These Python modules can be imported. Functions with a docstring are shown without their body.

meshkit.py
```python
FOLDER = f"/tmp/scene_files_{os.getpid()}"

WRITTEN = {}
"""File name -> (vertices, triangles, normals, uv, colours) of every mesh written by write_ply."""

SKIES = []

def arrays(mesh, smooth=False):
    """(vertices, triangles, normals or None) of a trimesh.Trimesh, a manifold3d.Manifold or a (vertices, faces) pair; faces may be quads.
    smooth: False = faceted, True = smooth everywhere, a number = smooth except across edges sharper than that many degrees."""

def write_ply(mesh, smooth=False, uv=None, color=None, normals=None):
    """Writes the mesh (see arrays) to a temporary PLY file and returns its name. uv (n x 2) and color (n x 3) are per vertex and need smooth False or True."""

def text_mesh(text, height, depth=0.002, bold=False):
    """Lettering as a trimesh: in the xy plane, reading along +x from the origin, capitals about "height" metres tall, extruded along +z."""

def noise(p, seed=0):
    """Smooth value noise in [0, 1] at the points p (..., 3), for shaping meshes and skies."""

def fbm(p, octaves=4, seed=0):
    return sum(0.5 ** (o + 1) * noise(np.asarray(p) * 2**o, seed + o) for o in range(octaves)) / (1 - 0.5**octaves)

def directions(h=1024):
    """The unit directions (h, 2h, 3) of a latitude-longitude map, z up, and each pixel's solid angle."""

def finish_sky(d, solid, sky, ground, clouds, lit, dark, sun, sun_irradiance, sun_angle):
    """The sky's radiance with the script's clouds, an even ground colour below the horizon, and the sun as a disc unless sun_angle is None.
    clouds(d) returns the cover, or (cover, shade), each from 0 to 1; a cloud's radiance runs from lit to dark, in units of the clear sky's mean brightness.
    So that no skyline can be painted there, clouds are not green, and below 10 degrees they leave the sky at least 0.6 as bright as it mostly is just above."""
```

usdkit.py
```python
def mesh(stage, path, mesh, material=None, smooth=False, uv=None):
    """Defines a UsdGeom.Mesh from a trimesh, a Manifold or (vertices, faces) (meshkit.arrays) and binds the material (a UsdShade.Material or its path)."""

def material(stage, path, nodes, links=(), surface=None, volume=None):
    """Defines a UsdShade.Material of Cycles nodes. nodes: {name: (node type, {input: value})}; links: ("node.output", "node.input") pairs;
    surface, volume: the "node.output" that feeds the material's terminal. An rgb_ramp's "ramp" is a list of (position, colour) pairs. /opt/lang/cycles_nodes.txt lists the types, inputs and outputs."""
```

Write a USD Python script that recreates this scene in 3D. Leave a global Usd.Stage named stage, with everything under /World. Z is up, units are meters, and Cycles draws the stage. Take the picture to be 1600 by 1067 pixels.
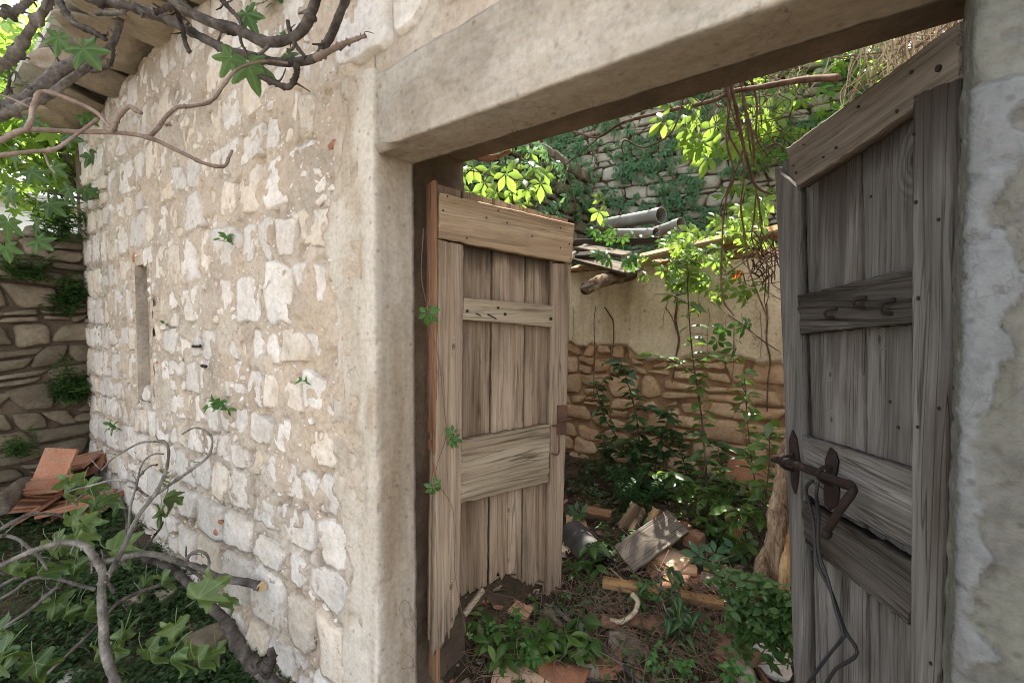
import math, random
import numpy as np
import trimesh
import usdkit
from meshkit import noise, fbm
from pxr import Usd, UsdGeom, UsdLux, UsdShade, Gf, Sdf, Vt

stage = Usd.Stage.CreateInMemory()
UsdGeom.SetStageUpAxis(stage, "Z")
UsdGeom.SetStageMetersPerUnit(stage, 1.0)
UsdGeom.Xform.Define(stage, "/World")
UsdGeom.Scope.Define(stage, "/World/Looks")

# ------------------------------------------------------------------ camera, sky, sun, exposure
FPX, YAW, PITCH = 687.0, math.radians(35.3), math.radians(1.9)
EYE = np.array([0.0, -0.95, 1.66])
EXPOSURE = 1.85
SKY_STRENGTH = 0.095
SUN_INTENSITY = 1.25
SUN_DIR = np.array([-0.16, 0.50, 1.0])           # direction towards the sun
SUN_DIR = SUN_DIR / np.linalg.norm(SUN_DIR)

CA = np.array([-math.sin(YAW) * math.cos(PITCH), math.cos(YAW) * math.cos(PITCH), -math.sin(PITCH)])
CR = np.array([math.cos(YAW), math.sin(YAW), 0.0])
CU = np.cross(CR, CA)
cam = UsdGeom.Camera.Define(stage, "/World/camera")
m4 = np.eye(4)
m4[0, :3], m4[1, :3], m4[2, :3], m4[3, :3] = CR, CU, -CA, EYE
cam.AddTransformOp().Set(Gf.Matrix4d(m4.tolist()))
cam.CreateHorizontalApertureAttr(36.0)
cam.CreateVerticalApertureAttr(24.0)
cam.CreateFocalLengthAttr(36.0 * FPX / 1600)
cam.CreateClippingRangeAttr(Gf.Vec2f(0.02, 5000))
cam.CreateExposureAttr(EXPOSURE)

sun_el, sun_rot = math.asin(SUN_DIR[2]), math.atan2(SUN_DIR[0], SUN_DIR[1])
skym = usdkit.material(stage, "/World/Looks/sky_air", {
    "sky": ("sky_texture", {"sky_type": "single_scattering", "sun_disc": False, "sun_elevation": sun_el, "sun_rotation": sun_rot,
                            "aerosol_density": 3.0, "air_density": 1.0, "ozone_density": 0.6}),
    "tc": ("texture_coordinate", {}),
    "n": ("noise_texture", {"scale": 2.2, "detail": 6.0, "roughness": 0.6}),
    "r": ("rgb_ramp", {"ramp": [(0.0, (0.25, 0.25, 0.25)), (0.4, (0.35, 0.35, 0.35)), (0.62, (0.85, 0.85, 0.85)), (1.0, (1, 1, 1))]}),
    "mix": ("mix", {"mix_type": "mix", "color2": (6.75, 6.6, 6.4)}),
    "bg": ("background_shader", {"strength": SKY_STRENGTH}),
}, [("tc.generated", "n.vector"), ("n.fac", "r.fac"), ("r.color", "mix.fac"), ("sky.color", "mix.color1"), ("mix.color", "bg.color")], surface="bg.background")
dome = UsdLux.DomeLight.Define(stage, "/World/sky")
dome.GetPrim().SetCustomDataByKey("kind", "structure")
UsdShade.MaterialBindingAPI.Apply(dome.GetPrim()).Bind(skym)
sun = UsdLux.DistantLight.Define(stage, "/World/sun")
sun.CreateIntensityAttr(SUN_INTENSITY)
sun.CreateAngleAttr(0.5)
sun.CreateNormalizeAttr(True)
sun.CreateColorAttr(Gf.Vec3f(1.0, 0.93, 0.82))
sx = np.cross([0, 0, 1.0], SUN_DIR); sx /= np.linalg.norm(sx)
sy = np.cross(SUN_DIR, sx)
m4 = np.eye(4); m4[0, :3], m4[1, :3], m4[2, :3] = sx, sy, SUN_DIR
sun.AddTransformOp().Set(Gf.Matrix4d(m4.tolist()))


# ------------------------------------------------------------------ measuring helpers
def ray(x, y):
    return CA + CR * (x - 800) / FPX - CU * (y - 533.5) / FPX


def on(x, y, axis, value):
    d = ray(x, y)
    return EYE + d * (value - EYE[axis]) / d[axis]


def at(x, y, depth):
    return EYE + ray(x, y) * depth


# ------------------------------------------------------------------ scene helpers
taken = {}


def numbered(parent, name):
    k = taken.get((parent, name), -1) + 1
    taken[(parent, name)] = k
    return f"{parent}/{name}" if k == 0 else f"{parent}/{name}_{k:03d}"


def tag(p, label=None, cat=None, group=None, kind=None):
    p = p if isinstance(p, Usd.Prim) else p.GetPrim()
    for k, v in (("label", label), ("category", cat), ("group", group), ("kind", kind)):
        if v:
            p.SetCustomDataByKey(k, v)
    return p


def path_of(parent):
    if parent is None:
        return "/World"
    return str((parent if isinstance(parent, Usd.Prim) else parent.GetPrim()).GetPath())


def obj(name, mesh, mat, parent=None, smooth=True, mask=None):
    m = usdkit.mesh(stage, numbered(path_of(parent), name), mesh, mat, smooth=smooth)
    if callable(mask):
        mask = mask(np.asarray(mesh[0]))
    if mask is not None:
        UsdGeom.PrimvarsAPI(m).CreatePrimvar("mask", Sdf.ValueTypeNames.FloatArray, "vertex").Set(Vt.FloatArray.FromNumpy(np.asarray(mask, np.float32)))
    return m.GetPrim()


def thing(name, label, cat, loc=(0, 0, 0), rotz=0.0, group=None, matrix=None):
    x = UsdGeom.Xform.Define(stage, numbered("/World", name))
    if matrix is not None:
        x.AddTransformOp().Set(Gf.Matrix4d(np.asarray(matrix).T.tolist()))
    else:
        x.AddTranslateOp().Set(Gf.Vec3d(*map(float, loc)))
        if rotz:
            x.AddRotateZOp().Set(math.degrees(rotz))
    return tag(x.GetPrim(), label, cat, group)


class MB:
    """Collects pieces of one mesh."""
    def __init__(self):
        self.v, self.f, self.n = [], [], 0

    def add(self, m):
        v, f = m if isinstance(m, tuple) else (np.asarray(m.vertices), np.asarray(m.faces))
        v, f = np.asarray(v, float), np.asarray(f, int)
        if f.shape[1] == 4:
            f = np.vstack([f[:, [0, 1, 2]], f[:, [0, 2, 3]]])
        self.v.append(v); self.f.append(f + self.n); self.n += len(v)
        return self

    def get(self):
        return np.vstack(self.v), np.vstack(self.f)


def frame(o, x, z):
    """4x4 with local x along x and local z near z."""
    x = np.asarray(x, float); x = x / np.linalg.norm(x)
    z = np.asarray(z, float); y = np.cross(z, x)
    if np.linalg.norm(y) < 1e-6:
        y = np.cross([0, 1.0, 0.1], x)
    y /= np.linalg.norm(y); z = np.cross(x, y)
    m = np.eye(4); m[:3, 0], m[:3, 1], m[:3, 2], m[:3, 3] = x, y, z, o
    return m


def tf(mesh, m, s=1.0):
    v, f = mesh
    return (np.asarray(v) * s) @ m[:3, :3].T + m[:3, 3], f


def grid_faces(nu, nv, flip=False):
    i = (np.arange(nu - 1)[:, None] * nv + np.arange(nv - 1)[None, :]).ravel()
    q = np.stack([i, i + nv, i + nv + 1, i + 1], 1)
    if flip:
        q = q[:, ::-1]
    return np.vstack([q[:, [0, 1, 2]], q[:, [0, 2, 3]]])


def spline(pts, n):
    p = np.asarray(pts, float)
    p = np.vstack([2 * p[0] - p[1], p, 2 * p[-1] - p[-2]])
    k = len(p) - 3
    t = np.linspace(0, k - 1e-9, n)
    i = t.astype(int); t = (t - i)[:, None]
    a, b, c, d = p[i], p[i + 1], p[i + 2], p[i + 3]
    return 0.5 * (2 * b + (c - a) * t + (2 * a - 5 * b + 4 * c - d) * t ** 2 + (3 * b - a - 3 * c + d) * t ** 3)


def tube(pts, r0, r1=None, sides=7, n=None, wob=0.0, seed=0, knots=0, cap=True):
    """A tapering, slightly crooked round stem through the points."""
    r1 = r0 if r1 is None else r1
    p = np.asarray(pts, float)
    ln = np.linalg.norm(np.diff(p, axis=0), axis=1).sum()
    n = int(max(n or len(p) * 3, min(90, ln / 0.028 + 3)))
    c = spline(p, n)
    if wob:
        g = np.stack([noise(c * 7 + 31.7 * k, seed + k) - 0.5 for k in range(3)], 1)
        e = np.sin(np.linspace(0, np.pi, n))[:, None] ** 0.3
        c = c + g * wob * e
    d = np.gradient(c, axis=0); d /= np.maximum(np.linalg.norm(d, axis=1, keepdims=True), 1e-9)
    ref = np.array([0.31, 0.22, 0.92]) if abs(d[:, 2]).mean() < 0.8 else np.array([0.9, 0.3, 0.1])
    a = np.cross(d, ref); a /= np.maximum(np.linalg.norm(a, axis=1, keepdims=True), 1e-9)
    b = np.cross(d, a)
    r = np.linspace(r0, r1, n) * (1 + 0.22 * (noise(c * 23, seed + 9) - 0.5) + 0.22 * (noise(c * 90, seed + 19) - 0.5))
    if knots:
        rs = np.random.RandomState(seed + 77)
        for k in rs.randint(1, n - 1, knots):
            r[k] *= 1.3
    th = np.linspace(0, 2 * np.pi, sides, endpoint=False)
    rr = r[:, None] * (1 + 0.12 * np.sin(3 * th[None, :] + np.linspace(0, 4, n)[:, None]))
    v = c[:, None, :] + rr[..., None] * (np.cos(th)[None, :, None] * a[:, None, :] + np.sin(th)[None, :, None] * b[:, None, :])
    v = v.reshape(-1, 3)
    i = np.arange(n - 1)[:, None] * sides + np.arange(sides)[None, :]
    j = np.arange(n - 1)[:, None] * sides + (np.arange(sides)[None, :] + 1) % sides
    q = np.stack([i, i + sides, j + sides, j], -1).reshape(-1, 4)
    f = np.vstack([q[:, [0, 1, 2]], q[:, [0, 2, 3]]])
    if cap:
        k = len(v)
        v = np.vstack([v, c[:1], c[-1:]])
        s = np.arange(sides)
        f = np.vstack([f, np.stack([np.full(sides, k), s, (s + 1) % sides], 1), np.stack([np.full(sides, k + 1), (n - 1) * sides + (s + 1) % sides, (n - 1) * sides + s], 1)])
    return v, f


def board(A, B, C, D, y0, y1, seed=0, nl=14, nw=8, edge=0.004, groove=0.0015, jag=None, jag0=None, warp=0.0):
    """A weathered board. A-B is one long edge, D-C the other, in the local xz plane; y1 is its front face, y0 its back.
    jag(w) and jag0(w) shorten the far and the near end along w."""
    A, B, C, D = (np.asarray(x, float) for x in (A, B, C, D))
    L = np.linalg.norm((B + C - A - D) / 2); W = np.linalg.norm((D + C - A - B) / 2)
    ch = min(0.12, 0.004 / W)
    w = np.concatenate([[0, 0], np.linspace(ch, 1 - ch, nw), [1, 1]])
    th = y1 - y0
    yy = np.concatenate([[0, 0.93], np.full(nw, 1.0), [0.93, 0]])
    w = np.concatenate([w, [0.75, 0.25]]); yy = np.concatenate([yy, [0, 0]])
    m = len(w)
    t = np.linspace(0, 1, nl)[:, None] * np.ones(m)[None, :]
    if jag is not None:
        t = t * np.array([jag(x) for x in w])[None, :]
    if jag0 is not None:
        s = np.array([jag0(x) for x in w])[None, :]
        t = s + t * (1 - s)
    ww = np.broadcast_to(w[None, :], t.shape)
    ew = (noise(np.stack([t * L * 5, ww * 1.01, np.full(t.shape, seed * 3.1)], -1), seed) - 0.5) * 0.9 * edge / max(W, 1e-6)
    ew = ew + 1.3 * (noise(np.stack([t * L * 55, ww * 1.01, np.full(t.shape, seed * 1.7)], -1), seed + 3) - 0.5) * edge / max(W, 1e-6)
    wv = ww + ew * np.abs(2 * ww - 1) ** 3
    et = (noise(np.stack([ww * 9, t * 1.01, np.full(t.shape, seed * 2.3)], -1), seed + 5) - 0.5) * 2.2 * edge / max(L, 1e-6)
    tv = t + et * np.abs(2 * np.clip(t, 0, 1) - 1) ** 8
    P = (A + (B - A) * tv[..., None]) * (1 - wv[..., None]) + (D + (C - D) * tv[..., None]) * wv[..., None]
    g = (noise(np.stack([ww * W / 0.012, t * L * 2.0, np.full(t.shape, seed * 5.7)], -1), seed + 8) - 0.5) * 2 * groove
    g = g + warp * ((ww - 0.5) ** 2 * 4 - 0.4) + warp * 0.6 * (noise(np.stack([t * 2.2, ww * .5, np.full(t.shape, seed * .7)], -1), seed + 11) - 0.5)
    y = y0 + th * yy[None, :] + g * np.sign(th)
    v = np.stack([P[..., 0], y, P[..., 1]], -1).reshape(-1, 3)
    f = []
    i = np.arange(nl - 1)[:, None] * m + np.arange(m)[None, :]
    j = np.arange(nl - 1)[:, None] * m + (np.arange(m)[None, :] + 1) % m
    q = np.stack([i, j, j + m, i + m], -1).reshape(-1, 4)
    f = np.vstack([q[:, [0, 1, 2]], q[:, [0, 2, 3]]])
    # ends: strips joining the front row to the back
    front = list(range(1, nw + 3)); back0, backs = 0, [nw + 3, nw + 4, nw + 5]
    for base, fl in ((0, 1), ((nl - 1) * m, -1)):
        ring = np.arange(m) + base
        c = v[ring].mean(0)
        k = len(v); v = np.vstack([v, v[ring], c[None]])
        s = np.arange(m)
        tri = np.stack([np.full(m, k + m), k + s, k + (s + 1) % m], 1)
        f = np.vstack([f, tri if fl > 0 else tri[:, ::-1]])
    # orientation: make the volume positive
    vol = np.einsum("ij,ij->i", v[f[:, 0]], np.cross(v[f[:, 1]], v[f[:, 2]])).sum()
    if vol < 0:
        f = f[:, ::-1]
    return v, f


def lump(size, seed, sub=2, rough=0.25, flat=0.0):
    """An angular broken stone."""
    m = trimesh.creation.icosphere(sub)
    v = np.array(m.vertices)
    rs = np.random.RandomState(seed)
    for k in range(9):                                             # cut facets
        d = rs.normal(size=3); d /= np.linalg.norm(d)
        lim = rs.uniform(0.55, 0.85)
        s = v @ d
        v = v - np.maximum(s - lim, 0)[:, None] * d[None, :]
    v = v * (1 + rough * (fbm(v * 2.2 + seed * 7.7, 3, seed)[:, None] - 0.5))
    return v * np.asarray(size)[None, :], np.array(m.faces)
# ------------------------------------------------------------------ materials
def LK(n):
    return f"/World/Looks/{n}"


def rough_stuff(name, ramp, scale=3.0, fine=40.0, bump=0.5, dist=0.006, rough=0.9, var=0.12, ramp2=None, scale2=12.0, amount2=0.5, stretch=(1, 1, 1), spots=None, hue=0.0, coord="object", mask=None, spec=0.10, crack=0.0, drip=0.0, drip_scale=(7, 7, 0.7)):
    """Stone, mortar, plaster, earth: blotches, fine grain and relief, and a tone of its own for every object."""
    nodes = {
        "tc": ("texture_coordinate", {}), "oi": ("object_info", {}),
        "off": ("vector_math", {"math_type": "scale", "vector1": (37.0, 19.0, 53.0)}),
        "pos": ("vector_math", {"math_type": "add"}),
        "map": ("mapping", {"scale": stretch}),
        "n1": ("noise_texture", {"scale": scale, "detail": 6.0, "roughness": 0.62, "distortion": 0.3}),
        "r1": ("rgb_ramp", {"ramp": ramp}),
        "n2": ("noise_texture", {"scale": fine, "detail": 5.0, "roughness": 0.7}),
        "r2": ("rgb_ramp", {"ramp": [(0.25, (0.72, 0.72, 0.72)), (0.5, (1, 1, 1)), (0.75, (1.18, 1.18, 1.18))]}),
        "mul": ("mix", {"mix_type": "multiply", "fac": 1.0}),
        "val": ("map_range", {"from_min": 0.0, "from_max": 1.0, "to_min": 1 - var, "to_max": 1 + var}),
        "hsv": ("hsv", {}),
        "p": ("principled_bsdf", {"roughness": rough, "specular_ior_level": spec}),
        "b1": ("bump", {"strength": bump, "distance": dist}), "b2": ("bump", {"strength": min(1.0, bump * 1.2), "distance": dist * 0.4}),
        "nb": ("noise_texture", {"scale": fine * 0.35, "detail": 4.0, "roughness": 0.6}),
    }
    links = [("oi.random", "off.scale"), (f"tc.{coord}", "pos.vector1"), ("off.vector", "pos.vector2"), ("pos.vector", "map.vector"),
             ("map.vector", "n1.vector"), ("pos.vector", "n2.vector"), ("pos.vector", "nb.vector"), ("n1.fac", "r1.fac"), ("n2.fac", "r2.fac"), ("oi.random", "val.value"), ("val.result", "hsv.value"),
             ("nb.fac", "b1.height"), ("n2.fac", "b2.height"), ("b1.normal", "b2.normal"), ("b2.normal", "p.normal")]
    col = "r1.color"
    if ramp2:
        nodes |= {"n3": ("noise_texture", {"scale": scale2, "detail": 5.0, "roughness": 0.65}), "r3": ("rgb_ramp", {"ramp": [(0.5 - 0.12, (0, 0, 0)), (0.5 + 0.12, (1, 1, 1))]}),
                  "am": ("math", {"math_type": "multiply", "value2": amount2}), "mx2": ("mix", {"mix_type": "mix", "color2": ramp2})}
        links += [("pos.vector", "n3.vector"), ("n3.fac", "r3.fac"), ("r3.color", "am.value1"), ("am.value", "mx2.fac"), (col, "mx2.color1")]
        col = "mx2.color"
    if mask:
        nodes |= {"at": ("attribute", {"attribute": "mask"}), "mx3": ("mix", {"mix_type": "mix", "color2": mask})}
        links += [("at.fac", "mx3.fac"), (col, "mx3.color1")]
        col = "mx3.color"
    if drip:                                                        # old water marks
        nodes |= {"md": ("mapping", {"scale": drip_scale}), "ndr": ("noise_texture", {"scale": 1.0, "detail": 5.0, "roughness": 0.65}),
                  "rdr": ("rgb_ramp", {"ramp": [(0.46, (0, 0, 0)), (0.66, (drip,) * 3)]}), "mdr": ("mix", {"mix_type": "multiply", "color2": (0.52, 0.44, 0.35)})}
        links += [("pos.vector", "md.vector"), ("md.vector", "ndr.vector"), ("ndr.fac", "rdr.fac"), ("rdr.color", "mdr.fac"), (col, "mdr.color1")]
        col = "mdr.color"
    if crack:                                                       # hair cracks
        nodes |= {"nc": ("noise_texture", {"scale": 2.6, "detail": 5.0, "roughness": 0.62, "distortion": 0.6}), "rc": ("rgb_ramp", {"ramp": [(0.0, (0, 0, 0)), (0.496, (0, 0, 0)), (0.499, (crack,) * 3), (0.501, (crack,) * 3), (0.504, (0, 0, 0)), (1.0, (0, 0, 0))]}),
                  "nw": ("noise_texture", {"scale": 1.7, "detail": 2.0}), "rw": ("rgb_ramp", {"ramp": [(0.47, (0, 0, 0)), (0.57, (1, 1, 1))]}), "mw": ("math", {"math_type": "multiply"}), "mcr": ("mix", {"mix_type": "multiply", "color2": (0.30, 0.26, 0.21)})}
        links += [("pos.vector", "nc.vector"), ("pos.vector", "nw.vector"), ("nc.fac", "rc.fac"), ("nw.fac", "rw.fac"), ("rc.color", "mw.value1"), ("rw.color", "mw.value2"), ("mw.value", "mcr.fac"), (col, "mcr.color1")]
        col = "mcr.color"
    if spots:                                                       # small dark spots in the colour, painted as shaded pits
        nodes |= {"vo": ("voronoi_texture", {"scale": spots}), "rv": ("rgb_ramp", {"ramp": [(0.0, (0.3, 0.28, 0.25)), (0.10, (0.6, 0.6, 0.6)), (0.17, (1, 1, 1))]}), "mx4": ("mix", {"mix_type": "multiply", "fac": 0.6})}
        links += [("pos.vector", "vo.vector"), ("vo.distance", "rv.fac"), (col, "mx4.color1"), ("rv.color", "mx4.color2")]
        col = "mx4.color"
    links += [(col, "mul.color1"), ("r2.color", "mul.color2"), ("mul.color", "hsv.color"), ("hsv.color", "p.base_color")]
    return usdkit.material(stage, LK(name), nodes, links, surface="p.BSDF")


def wood(name, ramp, axis="z", dark=0.5, bump=0.8, rough=0.95, var=0.15, stain=(0.05, 0.035, 0.025), stain_amt=0.6, crack=0.5, fine=1.0, knots=()):
    """Weathered wood with the grain along a local axis: broad tone, growth rings, fine fibre and long drying cracks."""
    def sc(across, along):
        return {"z": (across, across, along), "x": (along, across, across)}[axis]
    g3 = lambda v: (v, v, v)
    nodes = {
        "tc": ("texture_coordinate", {}), "oi": ("object_info", {}),
        "off": ("vector_math", {"math_type": "scale", "vector1": (17.0, 23.0, 41.0)}), "pos": ("vector_math", {"math_type": "add"}),
        "md": ("mapping", {"scale": sc(4.0, 1.6)}), "nd": ("noise_texture", {"scale": 1.0, "detail": 2.0}),
        "ndc": ("vector_math", {"math_type": "scale", "scale": 0.04}), "pd": ("vector_math", {"math_type": "add"}),
        "m1": ("mapping", {"scale": sc(16, 1.1)}), "n1": ("noise_texture", {"scale": 1.0, "detail": 4.0, "roughness": 0.6, "distortion": 0.4}), "r1": ("rgb_ramp", {"ramp": ramp}),
        "m2": ("mapping", {"scale": sc(150, 2.2)}), "n2": ("noise_texture", {"scale": fine, "detail": 3.0, "roughness": 0.6}),
        "r2": ("rgb_ramp", {"ramp": [(0.28, g3(1 - dark)), (0.45, g3(0.94)), (0.58, g3(1.04)), (0.75, g3(1.18))]}),
        "m4": ("mapping", {"scale": sc(34, 0.75)}), "n4": ("noise_texture", {"scale": 1.0, "detail": 2.0, "roughness": 0.5}),
        "r4": ("rgb_ramp", {"ramp": [(0.0, (1, 1, 1)), (0.482, (1, 1, 1)), (0.496, g3(1 - crack)), (0.504, g3(1 - crack)), (0.518, (1, 1, 1)), (1.0, (1, 1, 1))]}),
        "n5": ("noise_texture", {"scale": 5.0, "detail": 2.0}), "r5": ("rgb_ramp", {"ramp": [(0.45, (0, 0, 0)), (0.6, (1, 1, 1))]}),
        "at": ("attribute", {"attribute": "mask"}), "mat": ("mix", {"mix_type": "mix", "color2": (0.030, 0.022, 0.017)}),
        "m3": ("mapping", {"scale": sc(7, 1.5)}), "n3": ("noise_texture", {"scale": 1.0, "detail": 5.0, "roughness": 0.65}), "r3": ("rgb_ramp", {"ramp": [(0.52, (0, 0, 0)), (0.72, g3(stain_amt))]}),
        "mul": ("mix", {"mix_type": "multiply", "fac": 1.0}), "mck": ("mix", {"mix_type": "multiply"}), "mst": ("mix", {"mix_type": "mix", "color2": stain}),
        "val": ("map_range", {"to_min": 1 - var, "to_max": 1 + var}), "hsv": ("hsv", {}),
        "h1": ("math", {"math_type": "multiply_add", "value2": 0.7}), "h2": ("math", {"math_type": "multiply"}), "rb": ("rgb_to_bw", {}), "bump": ("bump", {"strength": bump, "distance": 0.007}),
        "p": ("principled_bsdf", {"roughness": rough, "specular_ior_level": 0.06}),
    }
    links = [("oi.random", "off.scale"), ("tc.object", "pos.vector1"), ("off.vector", "pos.vector2"), ("pos.vector", "md.vector"), ("md.vector", "nd.vector"), ("nd.color", "ndc.vector1"),
             ("pos.vector", "pd.vector1"), ("ndc.vector", "pd.vector2")]
    links += [("pd.vector", f"m{k}.vector") for k in (1, 2, 3, 4)] + [(f"m{k}.vector", f"n{k}.vector") for k in (1, 2, 3, 4)]
    links += [("pos.vector", "n5.vector"), ("n5.fac", "r5.fac"), ("r5.color", "mck.fac"),
              ("n1.fac", "r1.fac"), ("n2.fac", "r2.fac"), ("n4.fac", "r4.fac"), ("r1.color", "mul.color1"), ("r2.color", "mul.color2"), ("mul.color", "mck.color1"), ("r4.color", "mck.color2"),
              ("n3.fac", "r3.fac"), ("r3.color", "mst.fac"), ("mck.color", "mst.color1"),
              ("oi.random", "val.value"), ("val.result", "hsv.value"), ("at.fac", "mat.fac"), ("mst.color", "mat.color1"), ("mat.color", "hsv.color"), ("hsv.color", "p.base_color"),
              ("n2.fac", "h1.value1"), ("n1.fac", "h1.value3"), ("mck.color", "rb.color"), ("r4.color", "h2.value1"), ("h1.value", "h2.value2"), ("h2.value", "bump.height"), ("bump.normal", "p.normal")]
    last = "mat.color"
    for k, (kx, kz, kr) in enumerate(knots):                        # rings round a dead knot, the grain fading into them
        nodes |= {f"ka{k}": ("vector_math", {"math_type": "subtract", "vector2": (kx, 0.0, kz)}), f"kb{k}": ("vector_math", {"math_type": "multiply", "vector2": (1.0, 0.0, 0.62)}), f"kl{k}": ("vector_math", {"math_type": "length"}),
                  f"kn{k}": ("noise_texture", {"scale": 14.0, "detail": 3.0}), f"kw{k}": ("math", {"math_type": "multiply_add", "value2": 0.035}), f"kd{k}": ("math", {"math_type": "multiply", "value2": 620.0 * 0.05 / kr}), f"ks{k}": ("math", {"math_type": "sine"}),
                  f"kr{k}": ("map_range", {"from_min": -1.0, "from_max": 1.0, "to_min": 0.0, "to_max": 1.0}), f"kc{k}": ("rgb_ramp", {"ramp": [(0.0, tuple(c * .85 for c in ramp[1][1])), (1.0, tuple(c * 1.05 for c in ramp[2][1]))]}),
                  f"kf{k}": ("map_range", {"range_type": "smoothstep", "from_min": kr, "from_max": kr * 0.45, "to_min": 0.0, "to_max": 0.85, "clamp": True}), f"km{k}": ("mix", {"mix_type": "mix"}),
                  f"ke{k}": ("map_range", {"range_type": "smoothstep", "from_min": kr * .30, "from_max": kr * 0.1, "to_min": 0.0, "to_max": 0.75, "clamp": True}), f"kx{k}": ("mix", {"mix_type": "mix", "color2": tuple(c * .55 for c in ramp[0][1])})}
        links += [("tc.object", f"ka{k}.vector1"), (f"ka{k}.vector", f"kb{k}.vector1"), (f"kb{k}.vector", f"kl{k}.vector1"), ("tc.object", f"kn{k}.vector"), (f"kn{k}.fac", f"kw{k}.value1"), (f"kl{k}.value", f"kw{k}.value3"),
                  (f"kw{k}.value", f"kd{k}.value1"), (f"kd{k}.value", f"ks{k}.value1"), (f"ks{k}.value", f"kr{k}.value"), (f"kr{k}.result", f"kc{k}.fac"), (f"kl{k}.value", f"kf{k}.value"), (f"kf{k}.result", f"km{k}.fac"), (last, f"km{k}.color1"), (f"kc{k}.color", f"km{k}.color2"),
                  (f"kl{k}.value", f"ke{k}.value"), (f"ke{k}.result", f"kx{k}.fac"), (f"km{k}.color", f"kx{k}.color1")]
        last = f"kx{k}.color"
    links = [(last, "hsv.color") if l == ("mat.color", "hsv.color") else l for l in links]
    return usdkit.material(stage, LK(name), nodes, links, surface="p.BSDF")


def leafy(name, dark, light, trans=0.35, rough=0.45, tcol=None, spec=0.4):
    tcol = tcol or tuple(min(1, c * k) for c, k in zip(light, (1.6, 1.5, 0.7)))
    nodes = {"at": ("attribute", {"attribute": "mask"}), "mv": ("mix", {"mix_type": "mix", "color2": tuple(min(1, c * 1.5 + .02) for c in light)}), "g": ("geometry", {}), "oi": ("object_info", {}), "s": ("math", {"math_type": "add"}), "fr": ("math", {"math_type": "fraction"}),
             "r": ("rgb_ramp", {"ramp": [(0.0, dark), (0.6, tuple((a + b) / 2 for a, b in zip(dark, light))), (1.0, light)]}),
             "tc": ("texture_coordinate", {}), "n": ("noise_texture", {"scale": 45.0, "detail": 3.0}),
             "rn": ("rgb_ramp", {"ramp": [(0.3, (0.8, 0.8, 0.8)), (0.7, (1.15, 1.15, 1.15))]}), "mul": ("mix", {"mix_type": "multiply", "fac": 1.0}),
             "bp": ("bump", {"strength": 0.25, "distance": 0.003}),
             "p": ("principled_bsdf", {"roughness": rough, "specular_ior_level": spec}), "t": ("translucent_bsdf", {}),
             "tm": ("mix", {"mix_type": "mix", "fac": 0.75, "color2": tcol}), "mx": ("mix_closure", {"fac": trans})}
    links = [("g.random_per_island", "s.value1"), ("oi.random", "s.value2"), ("s.value", "fr.value1"), ("fr.value", "r.fac"), ("tc.object", "n.vector"), ("n.fac", "rn.fac"),
             ("r.color", "mul.color1"), ("rn.color", "mul.color2"), ("at.fac", "mv.fac"), ("mul.color", "mv.color1"), ("mv.color", "p.base_color"), ("mv.color", "tm.color1"), ("tm.color", "t.color"), ("n.fac", "bp.height"), ("bp.normal", "p.normal"),
             ("p.BSDF", "mx.closure1"), ("t.BSDF", "mx.closure2")]
    return usdkit.material(stage, LK(name), nodes, links, surface="mx.closure")


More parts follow.
